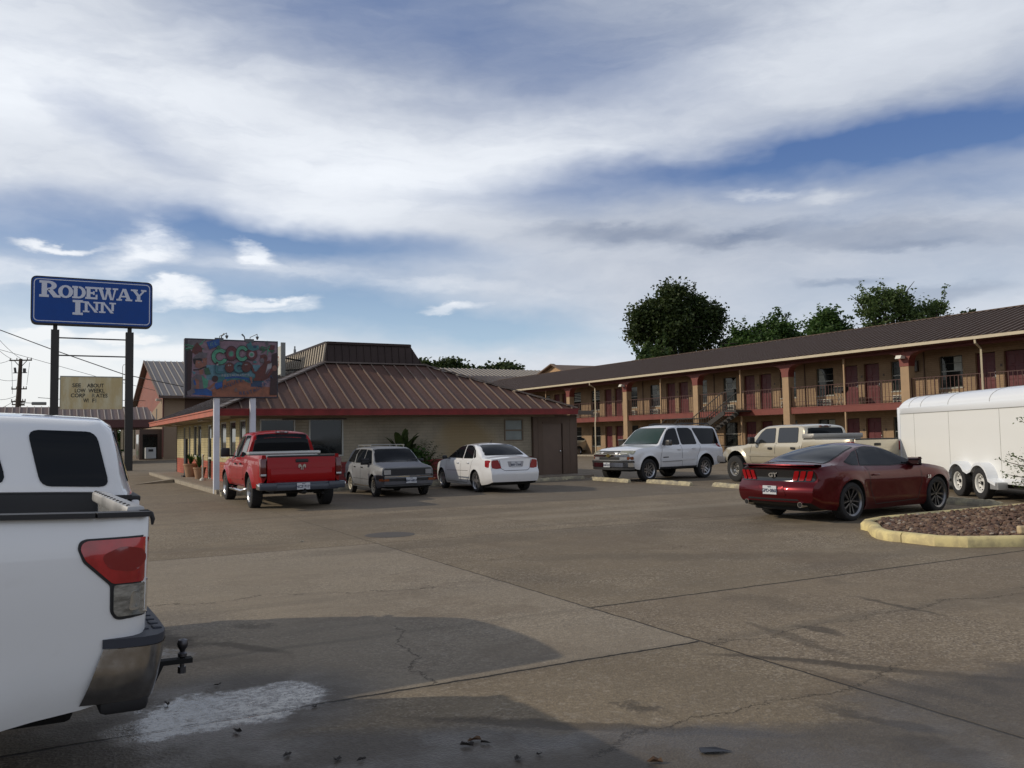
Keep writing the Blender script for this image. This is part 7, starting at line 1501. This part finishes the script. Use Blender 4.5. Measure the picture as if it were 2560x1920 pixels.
near = [G(x, y) for x, y in ((2169.5, 1328), (2178, 1340), (2193, 1347.7), (2220, 1353), (2254, 1356), (2337, 1365.7), (2420, 1369), (2559, 1367), (2760, 1362), (3000, 1352))]
far = [Vector((19.5, 10.15, 0)), Vector((17.0, 10.2, 0)), Vector((13.8, 10.2, 0)), Vector((12.6, 10.12, 0)), Vector((12.0, 9.95, 0)), Vector((11.7, 9.75, 0))]
path = far+near; Cn = Vector((15, 8.5, 0))
def inset(P, d):
    o = []
    for i, p in enumerate(P):
        a = P[max(i-1, 0)]; c = P[min(i+1, len(P)-1)]; q = (c-a).normalized(); nn = Vector((-q.y, q.x, 0)); o.append(p+nn*d)
    return o
YK = mat('yellow_kerb_paint', (.68, .57, .27), .75, col2=(.46, .38, .20), var=.55, vscale=3.5, bump=.004, bscale=22); isl = inset(path, .17)
b = MB(); rows = []
for i, (o_, q) in enumerate(zip(path, isl)): rows.append([(o_.x, o_.y, 0), (o_.x, o_.y, .10), tuple(o_.lerp(q, .2)+Vector((0, 0, .135))), tuple(o_.lerp(q, .85)+Vector((0, 0, .14))), (q.x, q.y, .12), (q.x, q.y, 0)])
for i in range(len(rows)-1):
    if i == 9:      # open joint
        r1, r2 = [Vector(v) for v in rows[i]], [Vector(v) for v in rows[i+1]]; k = .93
        r2 = [a.lerp(c, k) for a, c in zip(r1, r2)]
    else: r1, r2 = rows[i], rows[i+1]
    b.add(list(r1)+list(r2), [(k, k+1, 7+k, 6+k) for k in range(5)]+([(6, 7, 8, 9, 10, 11)] if i == 9 else [])+([tuple(reversed(range(6)))] if i == 10 else []))
tag(b.build('island_kerb', YK, None, 45), kind='structure')
b = MB(); b.add([(p.x, p.y, .06) for p in isl], [tuple(range(len(isl)))]); tag(b.build('island_bed', mat('bed_soil', (.050, .030, .022), .95, var=.3, vscale=8)), kind='structure')
poly = [(p.x, p.y) for p in inset(path, .20)]
def inpoly(x, y, P):
    c = False
    for i in range(len(P)):
        x1, y1 = P[i]; x2, y2 = P[i-1]
        if (y1 > y) != (y2 > y) and x < (x2-x1)*(y-y1)/(y2-y1)+x1: c = not c
    return c
rng = random.Random(12); b = MB(); ico = bmesh.new(); bmesh.ops.create_icosphere(ico, subdivisions=1, radius=1); IV = [v.co.copy() for v in ico.verts]; IF = [[v.index for v in f.verts] for f in ico.faces]; ico.free(); n = 0
while n < 5200:
    x, y = rng.uniform(10.8, 18.5), rng.uniform(5.6, 10.2)
    if not inpoly(x, y, poly): continue
    n += 1; s = rng.uniform(.022, .052); sx, sy, sz = s*rng.uniform(.7, 1.5), s*rng.uniform(.7, 1.4), s*rng.uniform(.45, .9); R3 = Matrix.Rotation(rng.uniform(0, 6.3), 3, 'Z') @ Matrix.Rotation(rng.uniform(-.7, .7), 3, 'X')
    dd = min(1, min(hypot(x-p[0], y-p[1]) for p in poly)*1.5); c = Vector((x, y, .07+rng.uniform(0, .05)+.02*dd)); b.add([c+R3 @ Vector((v.x*sx*rng.uniform(.75, 1.2), v.y*sy*rng.uniform(.75, 1.2), v.z*sz)) for v in IV], IF, rng.choice([0, 0, 0, 1, 1, 2, 3 if rng.random() < .35 else 0]))
tag(b.build('rock_mulch', [mat('rock_brown', (.135, .082, .055), .8, var=.3, vscale=5), mat('rock_red_brown', (.10, .055, .038), .8, var=.3, vscale=5), mat('rock_tan', (.21, .145, .10), .8, var=.2, vscale=5), mat('rock_pale', (.30, .25, .20), .8)]), kind='stuff')
t = MB(); c = G(2553, 1335, .14); t.M = Matrix.Translation((c.x+.25, c.y-.12, .14)) @ Matrix.Rotation(-.55, 4, 'Z'); t.rbox(-.30, -.055, 0, .30, .055, .11, .02); tag(t.build('landscape_timber', mat('weathered_timber', (.46, .36, .22), .8, var=.2, vscale=9)), 'short pale timber block lying on the rock mulch', 'timber')
# shrub on the island whose twigs reach into the picture
rng = random.Random(40); t = thing('shrub', 'small leaved grey green shrub reaching in at the right edge over the island', 'shrub', (15.25, 8.05, .1)); b = MB(); lf = MB()
tips = [AT(2500, 1150, 15.0), AT(2510, 1185, 14.8), AT(2515, 1135, 15.2), AT(2540, 1165, 15.), AT(2548, 1048, 15.2), AT(2560, 1120, 14.8), AT(2532, 1205, 15.1), AT(2590, 1100, 15), AT(2600, 1180, 15), AT(2640, 1080, 15), AT(2680, 1140, 15), AT(2585, 1230, 15), AT(2655, 1200, 14.8), AT(2700, 1060, 15)]
o = Vector((15.25, 8.05, .1))
for tp in tips:
    e = tp-o; m1 = Vector((e.x*.3, e.y*.3, e.z*.55)); P = [Vector((0, 0, 0)), m1, m1.lerp(e, .6)+Vector((0, 0, .06)), e]; b.tube(P, [.03, .02, .01, .003], 6)
    for k in range(46): f = rng.uniform(.35, 1.02); c = m1.lerp(e, f)+Vector((rng.gauss(0, .045), rng.gauss(0, .045), rng.gauss(0, .045))); leaves(lf, [(c.x, c.y, c.z, .001, .001, .001, 1)], rng, .022, 2, .015, aspect=2.2)
b.build('stem', mat('twig_grey', (.10, .085, .065), .8), t); lf.build('foliage', LF[2], t)
# litter on the concrete
rng = random.Random(9); LM1 = mat('dead_leaf', (.10, .055, .028), .8); LM2 = mat('dead_leaf_dark', (.022, .017, .014), .8)
LL = [((1185, 1853), 'curled reddish dead leaf on the damp concrete near the bottom middle', .05, 0), ((1165, 1866), 'thin dark leaf beside the curled reddish leaf', .05, 1), ((1215, 1860), 'forked dark twig leaf right of the curled reddish leaf', .04, 1), ((1638, 1908), 'brown leaf lying at the bottom edge right of centre', .05, 0), ((545, 1715), 'small dark clod at the upper edge of the puddle', .035, 1), ((590, 1832), 'dark crumpled leaf at the lower edge of the puddle', .05, 1), ((785, 1770), 'dark crumb at the right end of the puddle', .03, 1), ((720, 1890), 'lone dark leaf below the puddle', .04, 1), ((845, 1903), 'leftmost of two small leaves at the bottom edge', .04, 1), ((904, 1902), 'right one of two small leaves at the bottom edge', .03, 1), ((1295, 1900), 'dark leaf left of the flattened rubber strip', .05, 1), ((1347, 1890), 'tiny dark scrap just left of the rubber strip', .03, 1), ((753, 1355), 'pale bit of litter on the concrete behind the red pickup', .05, 2), ((418, 1763), 'small dark clod beside the truck bumper shadow', .035, 1)]
for (pp, lb, s, k) in LL:
    c = G(*pp); b = MB(); b.M = Matrix.Translation((c.x, c.y, .004)) @ Matrix.Rotation(rng.uniform(0, 6.3), 4, 'Z'); vs = []
    for i in range(9): a = 2*pi*i/9; r = s*rng.uniform(.45, 1.1); vs.append((r*cos(a), r*sin(a)*.5, rng.uniform(.002, s*.5)))
    b.add([(0, 0, .003)]+vs, [(0, i+1, (i+1) % 9+1) for i in range(9)]); tag(b.build('fallen_leaf', [LM1, LM2, mat('paper_scrap', (.4, .38, .33), .8)][k]), lb, 'leaf', 'dead leaves and crumbs on the concrete')
a, c = G(1750, 1880), G(1832, 1880); b = MB(); d = (c-a).normalized(); s_ = Vector((-d.y, d.x, 0)); b.add([a+s_*.02+Vector((0, 0, .004)), a-s_*.035+Vector((0, 0, .010)), a.lerp(c, .4)-s_*.04+Vector((0, 0, .016)), c+Vector((0, 0, .005)), a.lerp(c, .5)+s_*.035+Vector((0, 0, .014)), a+s_*.03+Vector((0, 0, .012))], [(0, 1, 2, 3, 4, 5)]); tag(b.build('rubber_scrap', mat('scrap_rubber', (.012, .013, .018), .5)), 'flat torn strip of black rubber on the concrete', 'rubber strip')

# ------------------------------------------------------------------ vehicles in place
def putcar(t, wx, wy, azd, lx, ly, z=0, pitch=0.):
    """stand the car so that its local point (lx, ly) is over world (wx, wy)"""
    a = radians(90-azd); x = wx-(lx*cos(a)-ly*sin(a)); y = wy-(lx*sin(a)+ly*cos(a)); t.location = (x, y, z); t.rotation_euler = (0, -pitch, a)
putcar(red_coupe(), 12.70, 10.72, 85, 0, -.94)
putcar(white_sedan(), 11.05, 22.8, 2, 0, .84)
putcar(old_wagon(), 8.0, 23.05, 182, 2.34, -.78)
putcar(white_suv(), 18.03, 23.6, 260, 2.95, .97)
putcar(red_pickup(), 4.30, 21.4, 1.0, 0, .98)
putcar(tan_pickup(), 19.92, 21.5, 5, 3.66, 1.05)
putcar(near_pickup(), .39, 4.11, 267, -1.17, -.955+1.91, 0, radians(1.6))
putcar(cap_pickup(), .52, 6.8, 270, -1.15, -.95+1.90, 0, radians(1.6))
putcar(far_suv(), 38.0-1.2, 58.2, 265, 2.7, 0)
putcar(far_pickup(), 13.9, 108, 350, -1.2, .9)
t = trailer(); putcar(t, 18.72, 12.27, 31, 0.0, 1.23)
S.cycles.max_bounces = 6; S.cycles.diffuse_bounces = 3; S.cycles.glossy_bounces = 3; S.cycles.transparent_max_bounces = 6; S.cycles.caustics_reflective = False; S.cycles.caustics_refractive = False
S.cycles.use_denoising = True
